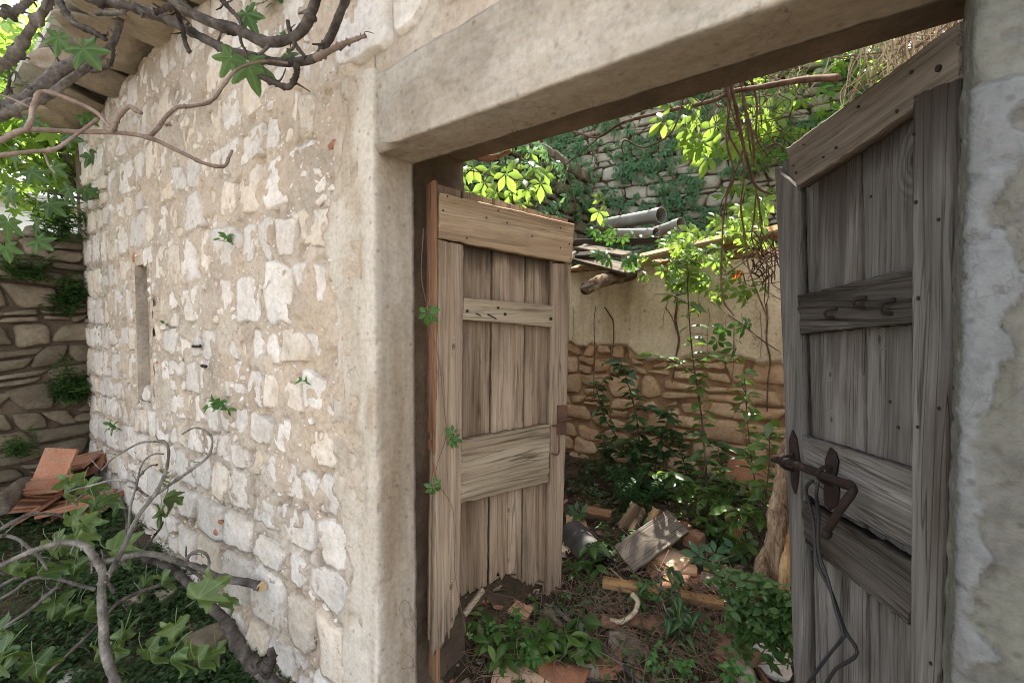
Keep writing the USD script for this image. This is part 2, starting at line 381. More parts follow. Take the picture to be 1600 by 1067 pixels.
def plain(name, col, rough=0.5, metallic=0.0, var=0.1, nscale=14.0, col2=None, bump=0.2, spec=0.4):
    col2 = col2 or tuple(c * 0.6 for c in col)
    nodes = {"tc": ("texture_coordinate", {}), "oi": ("object_info", {}), "n": ("noise_texture", {"scale": nscale, "detail": 6.0, "roughness": 0.65}),
             "r": ("rgb_ramp", {"ramp": [(0.35, col), (0.65, col2)]}), "val": ("map_range", {"to_min": 1 - var, "to_max": 1 + var}), "hsv": ("hsv", {}),
             "b": ("bump", {"strength": bump, "distance": 0.004}), "p": ("principled_bsdf", {"roughness": rough, "metallic": metallic, "specular_ior_level": spec})}
    links = [("tc.object", "n.vector"), ("n.fac", "r.fac"), ("oi.random", "val.value"), ("val.result", "hsv.value"), ("r.color", "hsv.color"), ("hsv.color", "p.base_color"), ("n.fac", "b.height"), ("b.normal", "p.normal")]
    return usdkit.material(stage, LK(name), nodes, links, surface="p.BSDF")


X = {}
X["facade_stone"] = rough_stuff("facade_stone", [(0.22, (0.38, 0.355, 0.33)), (0.40, (0.555, 0.53, 0.50)), (0.55, (0.635, 0.61, 0.585)), (0.75, (0.69, 0.67, 0.65))], scale=8.0, fine=36, bump=1.0, dist=0.010, var=0.07, ramp2=(0.54, 0.455, 0.355), scale2=6.5, amount2=0.35, spots=33)
X["facade_stone_warm"] = rough_stuff("facade_stone_warm", [(0.22, (0.43, 0.375, 0.315)), (0.45, (0.595, 0.545, 0.48)), (0.75, (0.67, 0.635, 0.585))], scale=8.0, fine=36, bump=1.0, dist=0.010, var=0.07, ramp2=(0.54, 0.42, 0.295), scale2=7, amount2=0.45, spots=33)
X["facade_stone_grey"] = rough_stuff("facade_stone_grey", [(0.22, (0.36, 0.345, 0.33)), (0.45, (0.53, 0.51, 0.49)), (0.75, (0.64, 0.625, 0.605))], scale=7.0, fine=36, bump=1.0, dist=0.010, var=0.06, ramp2=(0.52, 0.45, 0.37), scale2=7, amount2=0.4, spots=33)
X["mortar"] = rough_stuff("lime_mortar", [(0.25, (0.22, 0.185, 0.15)), (0.42, (0.36, 0.315, 0.265)), (0.56, (0.455, 0.41, 0.355)), (0.8, (0.54, 0.505, 0.46))], scale=4.2, fine=36, bump=1.0, dist=0.018, var=0.0, ramp2=(0.50, 0.40, 0.30), scale2=1.6, amount2=0.6, spots=24)
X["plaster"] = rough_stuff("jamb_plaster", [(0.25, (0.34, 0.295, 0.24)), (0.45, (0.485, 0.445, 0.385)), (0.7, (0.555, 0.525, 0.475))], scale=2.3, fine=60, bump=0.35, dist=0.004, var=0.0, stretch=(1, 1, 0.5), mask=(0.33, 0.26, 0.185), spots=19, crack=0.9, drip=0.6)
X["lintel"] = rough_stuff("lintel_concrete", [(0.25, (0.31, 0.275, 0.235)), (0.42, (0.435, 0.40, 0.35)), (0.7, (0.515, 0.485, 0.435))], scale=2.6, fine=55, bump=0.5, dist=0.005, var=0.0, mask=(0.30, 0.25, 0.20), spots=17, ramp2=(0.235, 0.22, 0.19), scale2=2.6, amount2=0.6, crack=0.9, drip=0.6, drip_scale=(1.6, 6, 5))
X["pier"] = rough_stuff("pier_render", [(0.25, (0.095, 0.096, 0.088)), (0.5, (0.148, 0.150, 0.140)), (0.75, (0.195, 0.199, 0.190))], scale=9.0, fine=40, bump=1.0, dist=0.012, var=0.0, mask=(0.160, 0.172, 0.183), ramp2=(0.125, 0.135, 0.10), scale2=4.5, amount2=0.6, spots=24, crack=0.35, drip=0.45)  # grey render, its colour also darkened for the shade on the right
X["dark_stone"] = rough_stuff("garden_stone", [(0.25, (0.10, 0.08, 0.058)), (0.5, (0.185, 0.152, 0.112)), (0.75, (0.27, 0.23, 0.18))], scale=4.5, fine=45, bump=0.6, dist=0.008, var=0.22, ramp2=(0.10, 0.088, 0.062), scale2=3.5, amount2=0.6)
X["gap"] = rough_stuff("wall_gap_earth", [(0.3, (0.08, 0.06, 0.045)), (0.7, (0.17, 0.13, 0.095))], scale=6.0, fine=50, bump=0.8, dist=0.01, var=0.0)
X["clay_stone"] = rough_stuff("clay_stained_stone", [(0.25, (0.31, 0.205, 0.125)), (0.5, (0.52, 0.385, 0.255)), (0.75, (0.64, 0.51, 0.37))], scale=5.0, fine=40, bump=0.6, dist=0.008, var=0.16, ramp2=(0.42, 0.26, 0.145), scale2=9, amount2=0.6)
X["clay"] = rough_stuff("clay_mortar", [(0.25, (0.17, 0.105, 0.06)), (0.5, (0.33, 0.215, 0.13)), (0.75, (0.44, 0.30, 0.19))], scale=6.0, fine=55, bump=0.9, dist=0.01, var=0.0)
X["old_plaster"] = rough_stuff("ochre_plaster", [(0.25, (0.52, 0.43, 0.285)), (0.45, (0.67, 0.58, 0.42)), (0.7, (0.72, 0.65, 0.50))], scale=2.0, fine=45, bump=0.4, dist=0.004, var=0.0, ramp2=(0.48, 0.39, 0.255), scale2=3.0, amount2=0.5, spots=9, crack=0.9, drip=0.6)
X["ruin_stone"] = rough_stuff("ruin_stone", [(0.25, (0.27, 0.255, 0.22)), (0.5, (0.43, 0.415, 0.37)), (0.75, (0.53, 0.515, 0.47))], scale=4.0, fine=40, bump=0.6, dist=0.01, var=0.18, ramp2=(0.29, 0.27, 0.22), scale2=3, amount2=0.5)
X["earth"] = rough_stuff("soil", [(0.25, (0.035, 0.027, 0.02)), (0.5, (0.075, 0.058, 0.042)), (0.75, (0.135, 0.105, 0.078))], scale=5.0, fine=30, bump=1.0, dist=0.02, var=0.0)
X["rubble"] = rough_stuff("rubble_stone", [(0.25, (0.13, 0.105, 0.08)), (0.5, (0.235, 0.20, 0.16)), (0.75, (0.35, 0.31, 0.26))], scale=9.0, fine=60, bump=0.7, dist=0.006, var=0.25)
X["white_rock"] = rough_stuff("white_rock", [(0.25, (0.36, 0.36, 0.34)), (0.5, (0.55, 0.54, 0.50)), (0.75, (0.64, 0.62, 0.57))], scale=8.0, fine=60, bump=0.7, dist=0.006, var=0.05)
X["eave_stone"] = rough_stuff("eave_stone", [(0.25, (0.22, 0.18, 0.13)), (0.5, (0.36, 0.30, 0.225)), (0.75, (0.45, 0.395, 0.31))], scale=4.0, fine=40, bump=0.6, dist=0.008, var=0.15, ramp2=(0.21, 0.185, 0.145), scale2=3, amount2=0.6)
X["slab"] = rough_stuff("roof_slab", [(0.3, (0.36, 0.36, 0.34)), (0.7, (0.52, 0.52, 0.49))], scale=4.0, fine=40, bump=0.5, dist=0.006, var=0.1)
X["terracotta"] = rough_stuff("terracotta", [(0.25, (0.24, 0.10, 0.06)), (0.5, (0.35, 0.15, 0.085)), (0.75, (0.42, 0.225, 0.15))], scale=7.0, fine=60, bump=0.5, dist=0.004, var=0.2, ramp2=(0.27, 0.20, 0.15), scale2=8, amount2=0.55)
X["pale_tile"] = rough_stuff("pale_tile", [(0.25, (0.40, 0.215, 0.125)), (0.5, (0.53, 0.33, 0.21)), (0.75, (0.58, 0.42, 0.30))], scale=7.0, fine=60, bump=0.3, dist=0.004, var=0.15, ramp2=(0.40, 0.34, 0.27), scale2=6, amount2=0.4)
X["brown_brick"] = rough_stuff("dull_tile", [(0.25, (0.20, 0.10, 0.065)), (0.5, (0.30, 0.165, 0.11)), (0.75, (0.38, 0.23, 0.16))], scale=8.0, fine=60, bump=0.4, dist=0.004, var=0.15)
warm = [(0.2, (0.155, 0.105, 0.070)), (0.42, (0.285, 0.213, 0.152)), (0.58, (0.365, 0.285, 0.212)), (0.8, (0.45, 0.37, 0.29))]
straw = [(0.2, (0.17, 0.11, 0.065)), (0.4, (0.34, 0.245, 0.16)), (0.6, (0.44, 0.335, 0.225)), (0.8, (0.51, 0.41, 0.29))]
tan = [(0.2, (0.16, 0.12, 0.08)), (0.4, (0.31, 0.25, 0.175)), (0.6, (0.40, 0.335, 0.245)), (0.8, (0.46, 0.40, 0.31))]
red = [(0.2, (0.105, 0.052, 0.03)), (0.4, (0.21, 0.115, 0.068)), (0.6, (0.295, 0.18, 0.115)), (0.8, (0.38, 0.25, 0.17))]
grey = [(0.2, (0.05, 0.046, 0.042)), (0.42, (0.112, 0.106, 0.100)), (0.58, (0.16, 0.153, 0.146)), (0.8, (0.25, 0.24, 0.23))]  # right leaf's grey wood, lowered further to put its shade into the colour
greyb = [(0.2, (0.07, 0.057, 0.046)), (0.42, (0.15, 0.128, 0.107)), (0.58, (0.205, 0.178, 0.152)), (0.8, (0.28, 0.25, 0.215))]
char = [(0.2, (0.016, 0.014, 0.012)), (0.4, (0.045, 0.04, 0.035)), (0.6, (0.085, 0.077, 0.069)), (0.8, (0.17, 0.158, 0.145))]
orange = [(0.2, (0.17, 0.085, 0.038)), (0.4, (0.34, 0.195, 0.09)), (0.6, (0.47, 0.31, 0.165)), (0.8, (0.56, 0.42, 0.26))]
bark = [(0.25, (0.05, 0.033, 0.022)), (0.42, (0.15, 0.10, 0.066)), (0.56, (0.30, 0.225, 0.155)), (0.75, (0.54, 0.45, 0.34))]
for nm, ramp in (("warm", warm), ("straw", straw), ("tan", tan), ("red", red), ("grey", grey), ("greyb", greyb), ("char", char), ("orange", orange), ("bark", bark)):
    for ax in "xz":
        X[f"{nm}_{ax}"] = wood(f"wood_{nm}_{ax}", ramp, ax, dark=0.33 if nm not in ("char", "bark", "tan") else 0.75, bump=1.0 if nm in ("char", "bark", "tan") else 0.8, fine=0.55 if nm in ("char", "tan") else 1.0)
GRAIN = {"warm": warm, "grey": grey}
X["fig_bark"] = rough_stuff("fig_bark", [(0.3, (0.045, 0.04, 0.036)), (0.48, (0.13, 0.118, 0.108)), (0.62, (0.20, 0.185, 0.17)), (0.75, (0.34, 0.325, 0.30))], scale=15.0, fine=120, bump=1.0, dist=0.008, var=0.15)  # mottled bark; its palest blotches paint in sunlit patches
X["dark_bark"] = rough_stuff("dark_bark", [(0.3, (0.025, 0.021, 0.02)), (0.48, (0.075, 0.065, 0.058)), (0.62, (0.125, 0.11, 0.10)), (0.75, (0.23, 0.21, 0.19))], scale=15.0, fine=120, bump=1.0, dist=0.008, var=0.15)  # pale end of the mottling stands for sun on the bark
X["pale_bark"] = rough_stuff("pale_bark", [(0.3, (0.055, 0.048, 0.043)), (0.48, (0.155, 0.142, 0.13)), (0.62, (0.255, 0.24, 0.22)), (0.75, (0.42, 0.405, 0.38))], scale=13.0, fine=120, bump=1.0, dist=0.008, var=0.12)  # lightest blotches are sun patches put into the bark colour
X["vine_bark"] = rough_stuff("vine_bark", [(0.25, (0.10, 0.075, 0.06)), (0.5, (0.215, 0.165, 0.135)), (0.75, (0.35, 0.29, 0.25))], scale=14.0, fine=90, bump=0.5, dist=0.004, var=0.1)
X["vine_dark"] = rough_stuff("dry_vine_bark", [(0.25, (0.055, 0.035, 0.026)), (0.5, (0.12, 0.075, 0.055)), (0.75, (0.20, 0.135, 0.10))], scale=14.0, fine=90, bump=0.5, dist=0.004, var=0.2)
X["straw_twig"] = rough_stuff("straw_twig", [(0.25, (0.26, 0.19, 0.12)), (0.5, (0.42, 0.33, 0.22)), (0.75, (0.54, 0.45, 0.33))], scale=14.0, fine=90, bump=0.3, dist=0.003, var=0.2)
X["dead_twig"] = rough_stuff("dead_twig", [(0.25, (0.11, 0.072, 0.052)), (0.5, (0.21, 0.145, 0.105)), (0.75, (0.33, 0.25, 0.19))], scale=14.0, fine=90, bump=0.3, dist=0.003, var=0.2)
X["cut_wood"] = plain("cut_wood", (0.66, 0.50, 0.30), 0.8, col2=(0.55, 0.38, 0.20))
X["iron"] = plain("rusty_iron", (0.011, 0.009, 0.010), 0.65, 0.0, nscale=30, col2=(0.024, 0.013, 0.010), bump=0.6, spec=0.2)
X["rust"] = plain("rust_plate", (0.13, 0.065, 0.042), 0.8, 0.1, nscale=24, col2=(0.07, 0.04, 0.03), bump=0.6)
X["nail"] = plain("nail_iron", (0.035, 0.025, 0.02), 0.8, 0.2)
X["cable"] = plain("black_cable", (0.02, 0.02, 0.022), 0.5)
X["pvc"] = plain("grey_pvc", (0.27, 0.28, 0.28), 0.5, nscale=5, col2=(0.19, 0.19, 0.175))
X["black_tile"] = plain("dark_pipe", (0.04, 0.04, 0.044), 0.75, nscale=12, col2=(0.085, 0.08, 0.075))
X["bone"] = plain("pale_ceramic", (0.56, 0.50, 0.37), 0.5, nscale=18, col2=(0.30, 0.24, 0.16))
X["whitewash"] = plain("whitewash", (0.78, 0.79, 0.80), 0.8, nscale=3, col2=(0.70, 0.71, 0.72))
X["far_glass"] = plain("far_glass", (0.05, 0.06, 0.07), 0.1)
X["fig_leaf"] = leafy("fig_leaf", (0.045, 0.105, 0.035), (0.095, 0.19, 0.055), 0.35)
X["tree_leaf"] = leafy("tree_leaf", (0.06, 0.14, 0.03), (0.16, 0.28, 0.06), 0.6, tcol=(0.42, 0.62, 0.10))
X["wilt_leaf"] = leafy("wilted_leaf", (0.045, 0.095, 0.03), (0.15, 0.225, 0.085), 0.3, rough=0.4)
X["creeper_leaf"] = leafy("creeper_leaf", (0.07, 0.17, 0.03), (0.14, 0.28, 0.05), 0.5, tcol=(0.45, 0.66, 0.10))
X["wall_creeper"] = leafy("wall_creeper_leaf", (0.065, 0.17, 0.095), (0.17, 0.34, 0.19), 0.4)
X["sprig_leaf"] = leafy("sprig_leaf", (0.05, 0.15, 0.035), (0.09, 0.22, 0.055), 0.3)
X["laurel_leaf"] = leafy("laurel_leaf", (0.05, 0.12, 0.03), (0.15, 0.25, 0.06), 0.4, rough=0.32, spec=0.5)
X["laurel_dark"] = leafy("laurel_leaf_dark", (0.028, 0.075, 0.028), (0.08, 0.16, 0.05), 0.28, rough=0.34, spec=0.5)
X["weed_leaf"] = leafy("weed_leaf", (0.05, 0.12, 0.035), (0.12, 0.21, 0.07), 0.35)
X["bush_leaf"] = leafy("bush_leaf", (0.035, 0.09, 0.04), (0.085, 0.165, 0.07), 0.3)
X["ground_leaf"] = leafy("ground_leaf", (0.03, 0.075, 0.022), (0.085, 0.15, 0.045), 0.3)
X["fern_leaf"] = leafy("fern_leaf", (0.025, 0.07, 0.018), (0.065, 0.13, 0.035), 0.35)
X["dry_leaf"] = leafy("dry_leaf", (0.05, 0.03, 0.018), (0.13, 0.082, 0.05), 0.15, rough=0.8)
X["red_leaf"] = leafy("red_leaf", (0.30, 0.08, 0.03), (0.40, 0.14, 0.05), 0.4)
# ------------------------------------------------------------------ ground
def ground_z(x, y):
    x, y = np.asarray(x, float), np.asarray(y, float)
    out = 0.10 + 0.105 * np.clip(-x - 1.9, 0, 6) + 0.02 * np.clip(-x - 8, 0, 30)
    out = out - 0.06 * np.clip(-y, 0, 12)
    t = np.clip((y - 0.05) / 0.35, 0, 1)
    room = 0.15 + 0.17 * np.clip(y, 0, 3.5) - 0.07 * np.exp(-((x + 1.05) ** 2 + (y - .65) ** 2) / 0.12) + 0.08 * np.exp(-((x + 0.7) ** 2 + (y - 1.5) ** 2) / 0.2) + 0.05 * np.exp(-((x + 0.25) ** 2 + (y - 1.7) ** 2) / 0.3)
    room = np.where(y > 3.5, 0.72, room)
    z = out * (1 - t) + np.where(x < -2.9, out, room) * t
    p = np.stack([x * 1.0, y * 1.0, np.zeros_like(x)], -1)
    near = np.exp(-((x + 2) ** 2 + y ** 2) / 60)
    return z + near * (0.10 * (fbm(p * 2.3 + 9.1, 3, 4) - 0.5) + 0.05 * (fbm(p * 11 + 3.3, 3, 5) - 0.5))


gx = np.concatenate([[-220, -120, -60, -30, -18, -12, -9], np.arange(-7, 1.6, 0.045), [2, 3, 5, 9, 18, 40, 100, 220]])
gy = np.concatenate([[-220, -120, -60, -30, -15, -8, -5, -3.5, -2.5], np.arange(-1.9, 3.6, 0.045), [4, 5, 7, 10, 18, 40, 100, 220]])
GX, GY = np.meshgrid(gx, gy, indexing="ij")
obj("ground", (np.stack([GX, GY, ground_z(GX, GY)], -1).reshape(-1, 3), grid_faces(len(gx), len(gy))), X["earth"])
tag(stage.GetPrimAtPath("/World/ground"), kind="structure")


px_, py_ = np.arange(-7, 6.1, 0.12), np.arange(-6.0, -0.95, 0.12)  # unseen pale ground, out of view, placed to bounce light onto lintel and doors
PX_, PY_ = np.meshgrid(px_, py_, indexing="ij")
obj("path", (np.stack([PX_, PY_, ground_z(PX_, PY_) + 0.012 - 0.08 * np.clip((PY_ + 1.25) / .3 + .6 * (noise(np.stack([PX_ * 4, PY_ * 4, PX_ * 0], -1), 3) - .5), 0, 1)], -1).reshape(-1, 3), grid_faces(len(px_), len(py_))),
    rough_stuff("path_gravel", [(0.3, (0.30, 0.26, 0.205)), (0.5, (0.40, 0.355, 0.285)), (0.7, (0.47, 0.425, 0.35))], scale=4, fine=60, bump=0.8, dist=0.008, var=0.0))
tag(stage.GetPrimAtPath("/World/path"), kind="structure")


# ------------------------------------------------------------------ rubble masonry
def masonry(parent, O, eu, en, u0, u1, z0, z1, course, width, gap, face, mats, seed, skip=None, bury=0.05, dome=0.012, ragged=0.012, wavy=0.03, rings=(0.45, 0.8, 0.925, 0.975, 1.0), nper=30, limit=290, near=None, stack=0.25, slope=0.0, tilt=0.03, jit=0.6, relief=0.016):
    """Rubble laid in rough courses: every stone is one mesh with an uneven face and an outline of its own; returns them for the mortar."""
    rs = np.random.RandomState(seed)
    O, eu, en = (np.asarray(x, float) for x in (O, eu, en))
    quads, z, k = [], z0, 0
    while z < z1:
        h = rs.uniform(*course)
        lo = lambda u, z=z, k=k: z + slope * (u - u0) + wavy * 2 * (noise(np.array([u * 1.7, k * 5.3, seed * 1.1]), seed) - 0.5)
        hi = lambda u, z=z + h, k=k + 1: z + slope * (u - u0) + wavy * 2 * (noise(np.array([u * 1.7, k * 5.3, seed * 1.1]), seed) - 0.5)
        u = u0 - rs.uniform(0, width[1])
        while u < u1:
            w = rs.uniform(*width) * (1.25 if h > np.mean(course) else 0.95)
            t0, t1 = rs.uniform(-tilt, tilt, 2)
            a, b = u + gap / 2, u + w - gap / 2
            q = np.array([[a + t0, lo(a)], [b - t1, lo(b)], [b + t1, hi(b)], [a - t0, hi(a)]])
            q[:2, 1] += gap / 2; q[2:, 1] -= gap / 2
            q += rs.uniform(-1, 1, q.shape) * gap * jit
            if h > course[0] * 1.25 and rs.rand() < stack:            # two flat ones instead of one
                f = rs.uniform(0.35, 0.65)
                ml, mr = q[0] + (q[3] - q[0]) * f, q[1] + (q[2] - q[1]) * (f + rs.uniform(-.1, .1))
                g = np.array([0, gap * 0.5])
                quads += [np.array([q[0], q[1], mr - g, ml - g]), np.array([ml + g, mr + g, q[2], q[3]])]
            else:
                quads.append(q)
            u += w
        z += h; k += 1
    out = []
    th = np.linspace(0, 2 * np.pi, nper, endpoint=False)
    for i, q in enumerate(quads):
        c = q.mean(0)
        if c[0] < u0 or c[0] > u1 or c[1] > z1 or (skip and skip(c[0], c[1])):
            continue
        e = rs.uniform(3.2, 7.5)                                     # rounded quadrilateral
        cs, sn = np.cos(th), np.sin(th)
        s, t = np.sign(cs) * np.abs(cs) ** (2 / e), np.sign(sn) * np.abs(sn) ** (2 / e)
        s, t = (s + 1) / 2, (t + 1) / 2
        P = (q[0] * ((1 - s) * (1 - t))[:, None] + q[1] * (s * (1 - t))[:, None] + q[2] * (s * t)[:, None] + q[3] * ((1 - s) * t)[:, None])
        d = P - c
        rr = np.linalg.norm(d, axis=1)
        sd = seed * 13 + i
        wob = ragged * 2.4 * (fbm(np.stack([P[:, 0] * 14, P[:, 1] * 14, np.full(nper, sd * 1.37)], 1), 3, seed) - 0.5)
        P = c + d * (1 + wob / rr)[:, None]
        h0 = face + rs.uniform(-0.004, 0.006); gr = rs.uniform(-0.035, 0.035, 2)
        V, prev = [np.array([[c[0], c[1]]])], None
        H = [np.array([h0 + dome * 0.9])]
        for r_ in rings:
            p = c + (P - c) * r_
            drop = {True: 0.0}.get(r_ < 0.85, 0.0)
            hh = h0 + (p - c) @ gr + dome * (1 - r_ ** 2.2) + relief * (fbm(np.stack([p[:, 0] * 17, p[:, 1] * 17, np.full(nper, sd * .77)], 1), 3, seed + 1) - 0.5)
            if r_ > 0.9:
                x_ = (r_ - 0.9) / 0.1
                hh = hh - bury * x_ ** 1.7
            V.append(p); H.append(hh)
        V, H = np.vstack(V), np.concatenate(H)
        W = O + V[:, :1] * eu + V[:, 1:] * np.array([0, 0, 1.0]) + H[:, None] * en
        f = [[0, 1 + k_, 1 + (k_ + 1) % nper] for k_ in range(nper)]
        for r_ in range(len(rings) - 1):
            b0, b1 = 1 + r_ * nper, 1 + (r_ + 1) * nper
            for k_ in range(nper):
                k2 = (k_ + 1) % nper
                f += [[b0 + k_, b1 + k_, b1 + k2], [b0 + k_, b1 + k2, b0 + k2]]
        f = np.array(f)
        n = np.cross(W[f[0, 1]] - W[f[0, 0]], W[f[0, 2]] - W[f[0, 0]])
        if n @ en < 0:
            f = f[:, ::-1]
        out.append((c, W, f, P))
    order = list(range(len(out)))
    if near is not None:
        order.sort(key=lambda i: np.linalg.norm(O + out[i][0][0] * eu + [0, 0, out[i][0][1]] - near))
    rest = {}
    for j, i in enumerate(order):
        m = mats[rs.randint(len(mats))]
        if j < limit:
            obj("stone", (out[i][1], out[i][2]), X[m], parent)
        else:
            rest.setdefault(m, MB()).add((out[i][1], out[i][2]))
    for m, mb in rest.items():
        tag(obj("small_far_stone", mb.get(), X[m], parent), kind="stuff")
    return [o[3] for o in out]


def sheet(O, eu, en, u0, u1, z0, z1, step, height, cut=None):
    """A rough upright surface: height(U, Z) metres proud of the wall plane."""
    O, eu, en = (np.asarray(x, float) for x in (O, eu, en))
    us, zs = np.arange(u0, u1 + step / 2, step), np.arange(z0, z1 + step / 2, step)
    U, Z = np.meshgrid(us, zs, indexing="ij")
    H = height(U, Z)
    v = O + U[..., None] * eu + Z[..., None] * np.array([0, 0, 1.0]) + H[..., None] * en
    f = grid_faces(len(us), len(zs))
    v = v.reshape(-1, 3)
    if np.cross(eu, [0, 0, 1.0]) @ en < 0:
        f = f[:, ::-1]
    if cut is not None:
        c = np.stack([U.ravel(), Z.ravel()], 1)[f].mean(1)
        f = f[~cut(c[:, 0], c[:, 1])]
    return v, f


def P3(U, Z, s, k=0.0):
    return np.stack([U * s, Z * s, np.full(U.shape, k)], -1)


def box(x0, x1, y0, y1, z0, z1):
    m = trimesh.creation.box([x1 - x0, y1 - y0, z1 - z0]); m.apply_translation([(x0 + x1) / 2, (y0 + y1) / 2, (z0 + z1) / 2])
    return np.array(m.vertices), np.array(m.faces)


def roty_(a):
    return np.array([[math.cos(a), 0, math.sin(a)], [0, 1, 0], [-math.sin(a), 0, math.cos(a)]])


# ------------------------------------------------------------------ the front wall with its doorway
JX, PX, LZ, LTOP, CORNER, TOP = -1.225, 0.175, 2.24, 2.525, -5.07, 3.30
facade = thing("stone_house_front", "pale rubble stone house front with a cement framed doorway", "house")
SLIT = (-3.70, -3.44, 1.18, 2.06)


def facade_skip(u, z):
    if SLIT[0] - 0.05 < u < SLIT[1] + 0.05 and SLIT[2] - 0.10 < z < SLIT[3] + 0.04:
        return True
    if u > -1.47 and z < LTOP + 0.01:
        return True
    return False


outlines = masonry(facade, (0, 0, 0), (1, 0, 0), (0, -1, 0), CORNER, 3.0, -0.1, TOP, (0.15, 0.255), (0.115, 0.265), 0.017, 0.0045,
        ["facade_stone", "facade_stone", "facade_stone_warm", "facade_stone_grey"], 3, skip=facade_skip, near=EYE, limit=296, dome=0.003, bury=0.05, ragged=0.030, wavy=0.05, nper=48, jit=1.15, relief=0.016, tilt=0.03, stack=0.10, rings=(0.3, 0.55, 0.78, 0.9, 0.965, 1.0))


def mortar_h(U, Z):
    crumb = noise(P3(U, Z, 0.55, 4.2), 21)                           # where the pointing has crumbled away
    low = np.clip((crumb - 0.33) / 0.22, 0, 1)
    low = np.maximum(low, np.clip((-U - 4.9) * 2, 0, 1) * 0)
    h = 0.009 - 0.014 * low
    h = h + 0.024 * (fbm(P3(U, Z, 8.0), 4, 7) - 0.5)
    h = h + (0.012 + 0.034 * low) * (fbm(P3(U, Z, 30.0), 3, 8) - 0.5)
    h = np.where(U > -1.30, np.minimum(h, -0.012), h)
    pits = fbm(P3(U, Z, 16.0, 2.2), 2, 12)
    return np.where(U > -1.30, np.minimum(h, -0.012), h - (0.02 + 0.06 * low) * np.clip((pits - 0.58) / 0.14, 0, 1))


slit_cut = lambda u, z: (u > SLIT[0]) & (u < SLIT[1]) & (z > SLIT[2]) & (z < SLIT[3])
obj("mortar", sheet((0, 0, 0), (1, 0, 0), (0, -1, 0), CORNER, -1.245, -0.2, TOP, 0.0095, mortar_h, slit_cut), X["mortar"], facade)
obj("mortar", sheet((0, 0, 0), (1, 0, 0), (0, -1, 0), -1.245, 3.0, LTOP - 0.06, TOP, 0.014, mortar_h), X["mortar"], facade)
# small chinking stones and crumbs pressed into the joints
from shapely.geometry import Point, Polygon
from shapely.strtree import STRtree
polys = [Polygon(o).buffer(0) for o in outlines]
st_ = STRtree(polys)
rs = np.random.RandomState(14)
mbs = [MB(), MB()]
from shapely import points as _points
UZ = np.stack([rs.uniform(CORNER, -1.45, 6500), rs.uniform(0.0, TOP - .05, 6500)], 1)
inside = np.zeros(len(UZ), bool)
inside[st_.query(_points(UZ), predicate="within")[0]] = True
UZ = UZ[~inside & ~slit_cut(UZ[:, 0], UZ[:, 1])]
DEP = mortar_h(UZ[:, 0], UZ[:, 1])
chips_ = [lump((1.15, .7, .85), 900 + q, 1, .4) for q in range(24)]
for (u, z), dep in zip(UZ, DEP):
    big = rs.rand() < .10
    s_ = rs.uniform(.016, .032) if big else rs.uniform(.004, .011)
    v_, f_ = chips_[rs.randint(24)]
    v_ = v_ * s_ * [rs.uniform(.8, 1.4), 1, rs.uniform(.7, 1.2)]
    mbs[0 if big else rs.randint(2)].add((v_ @ roty_(rs.uniform(-.6, .6)).T + [u, -max(dep, -.012) + s_ * .25, z], f_))
tag(obj("chinking", mbs[0].get(), X["facade_stone"], facade, smooth=False), kind="stuff")
tag(obj("mortar_crumb", mbs[1].get(), X["facade_stone_warm"], facade, smooth=False), kind="stuff")
core = MB().add(box(CORNER - 0.5, SLIT[0] - 0.05, 0.06, 0.55, -0.6, TOP - 0.02)).add(box(SLIT[1] + 0.05, -1.30, 0.06, 0.50, -0.6, TOP - 0.02)).add(box(-1.30, 3.0, 0.10, 0.50, LZ + 0.13, TOP - 0.02)) \
    .add(box(SLIT[0] - 0.05, SLIT[1] + 0.05, 0.06, 0.55, -0.6, SLIT[2] - 0.06)).add(box(SLIT[0] - 0.05, SLIT[1] + 0.05, 0.06, 0.55, SLIT[3] + 0.04, TOP - 0.02)).add(box(SLIT[0] - 0.05, SLIT[1] + 0.05, 0.30, 0.55, SLIT[2] - 0.06, SLIT[3] + 0.04)) \
    .add(box(0.26, 3.0, 0.06, 0.50, -0.6, LZ + 0.13))
obj("wall_core", core.get(), X["gap"], facade, smooth=False)
# the rebate behind the frame, a rough inner edge of rubble
obj("inner_reveal", sheet((-1.285, 0.14, 0), (0, 1, 0), (1, 0, 0), 0.0, 0.36, 0, 2.6, 0.03, lambda U, Z: 0.02 * (fbm(P3(U, Z, 12), 3, 6) - .5)), X["gap"], facade)


def sweep(profile, ts, place, disp, mask=None):
    """A moulded strip: the closed or open 2-D profile (with normals) carried along ts."""
    p = np.asarray(profile, float)
    d = np.gradient(p, axis=0); d /= np.linalg.norm(d, axis=1, keepdims=True)
    nrm = np.stack([d[:, 1], -d[:, 0]], 1)
    T, I = np.meshgrid(ts, np.arange(len(p)), indexing="ij")
    A, B = p[I, 0], p[I, 1]
    base = place(T, A, B)
    k = disp(base, T, I)
    return place(T, A + nrm[I, 0] * k, B + nrm[I, 1] * k).reshape(-1, 3), grid_faces(len(ts), len(p)), (None if mask is None else mask(base, T, I).ravel())


def arris(a, corner, b, r, n=6, step=0.012):
    """a -> corner -> b with a rounded corner, evenly stepped."""
    a, corner, b = (np.asarray(x, float) for x in (a, corner, b))
    u, w = (a - corner) / np.linalg.norm(a - corner), (b - corner) / np.linalg.norm(b - corner)
    s, e = corner + u * r, corner + w * r
    t = np.linspace(0, 1, n)[:, None]
    arc = (1 - t) ** 2 * s + 2 * t * (1 - t) * corner + t ** 2 * e
    na, nb = max(2, int(np.linalg.norm(a - s) / step)), max(2, int(np.linalg.norm(b - e) / step))
    return np.vstack([a + (s - a) * np.linspace(0, 1, na)[:-1, None], arc, e + (b - e) * np.linspace(0, 1, nb)[1:, None]])


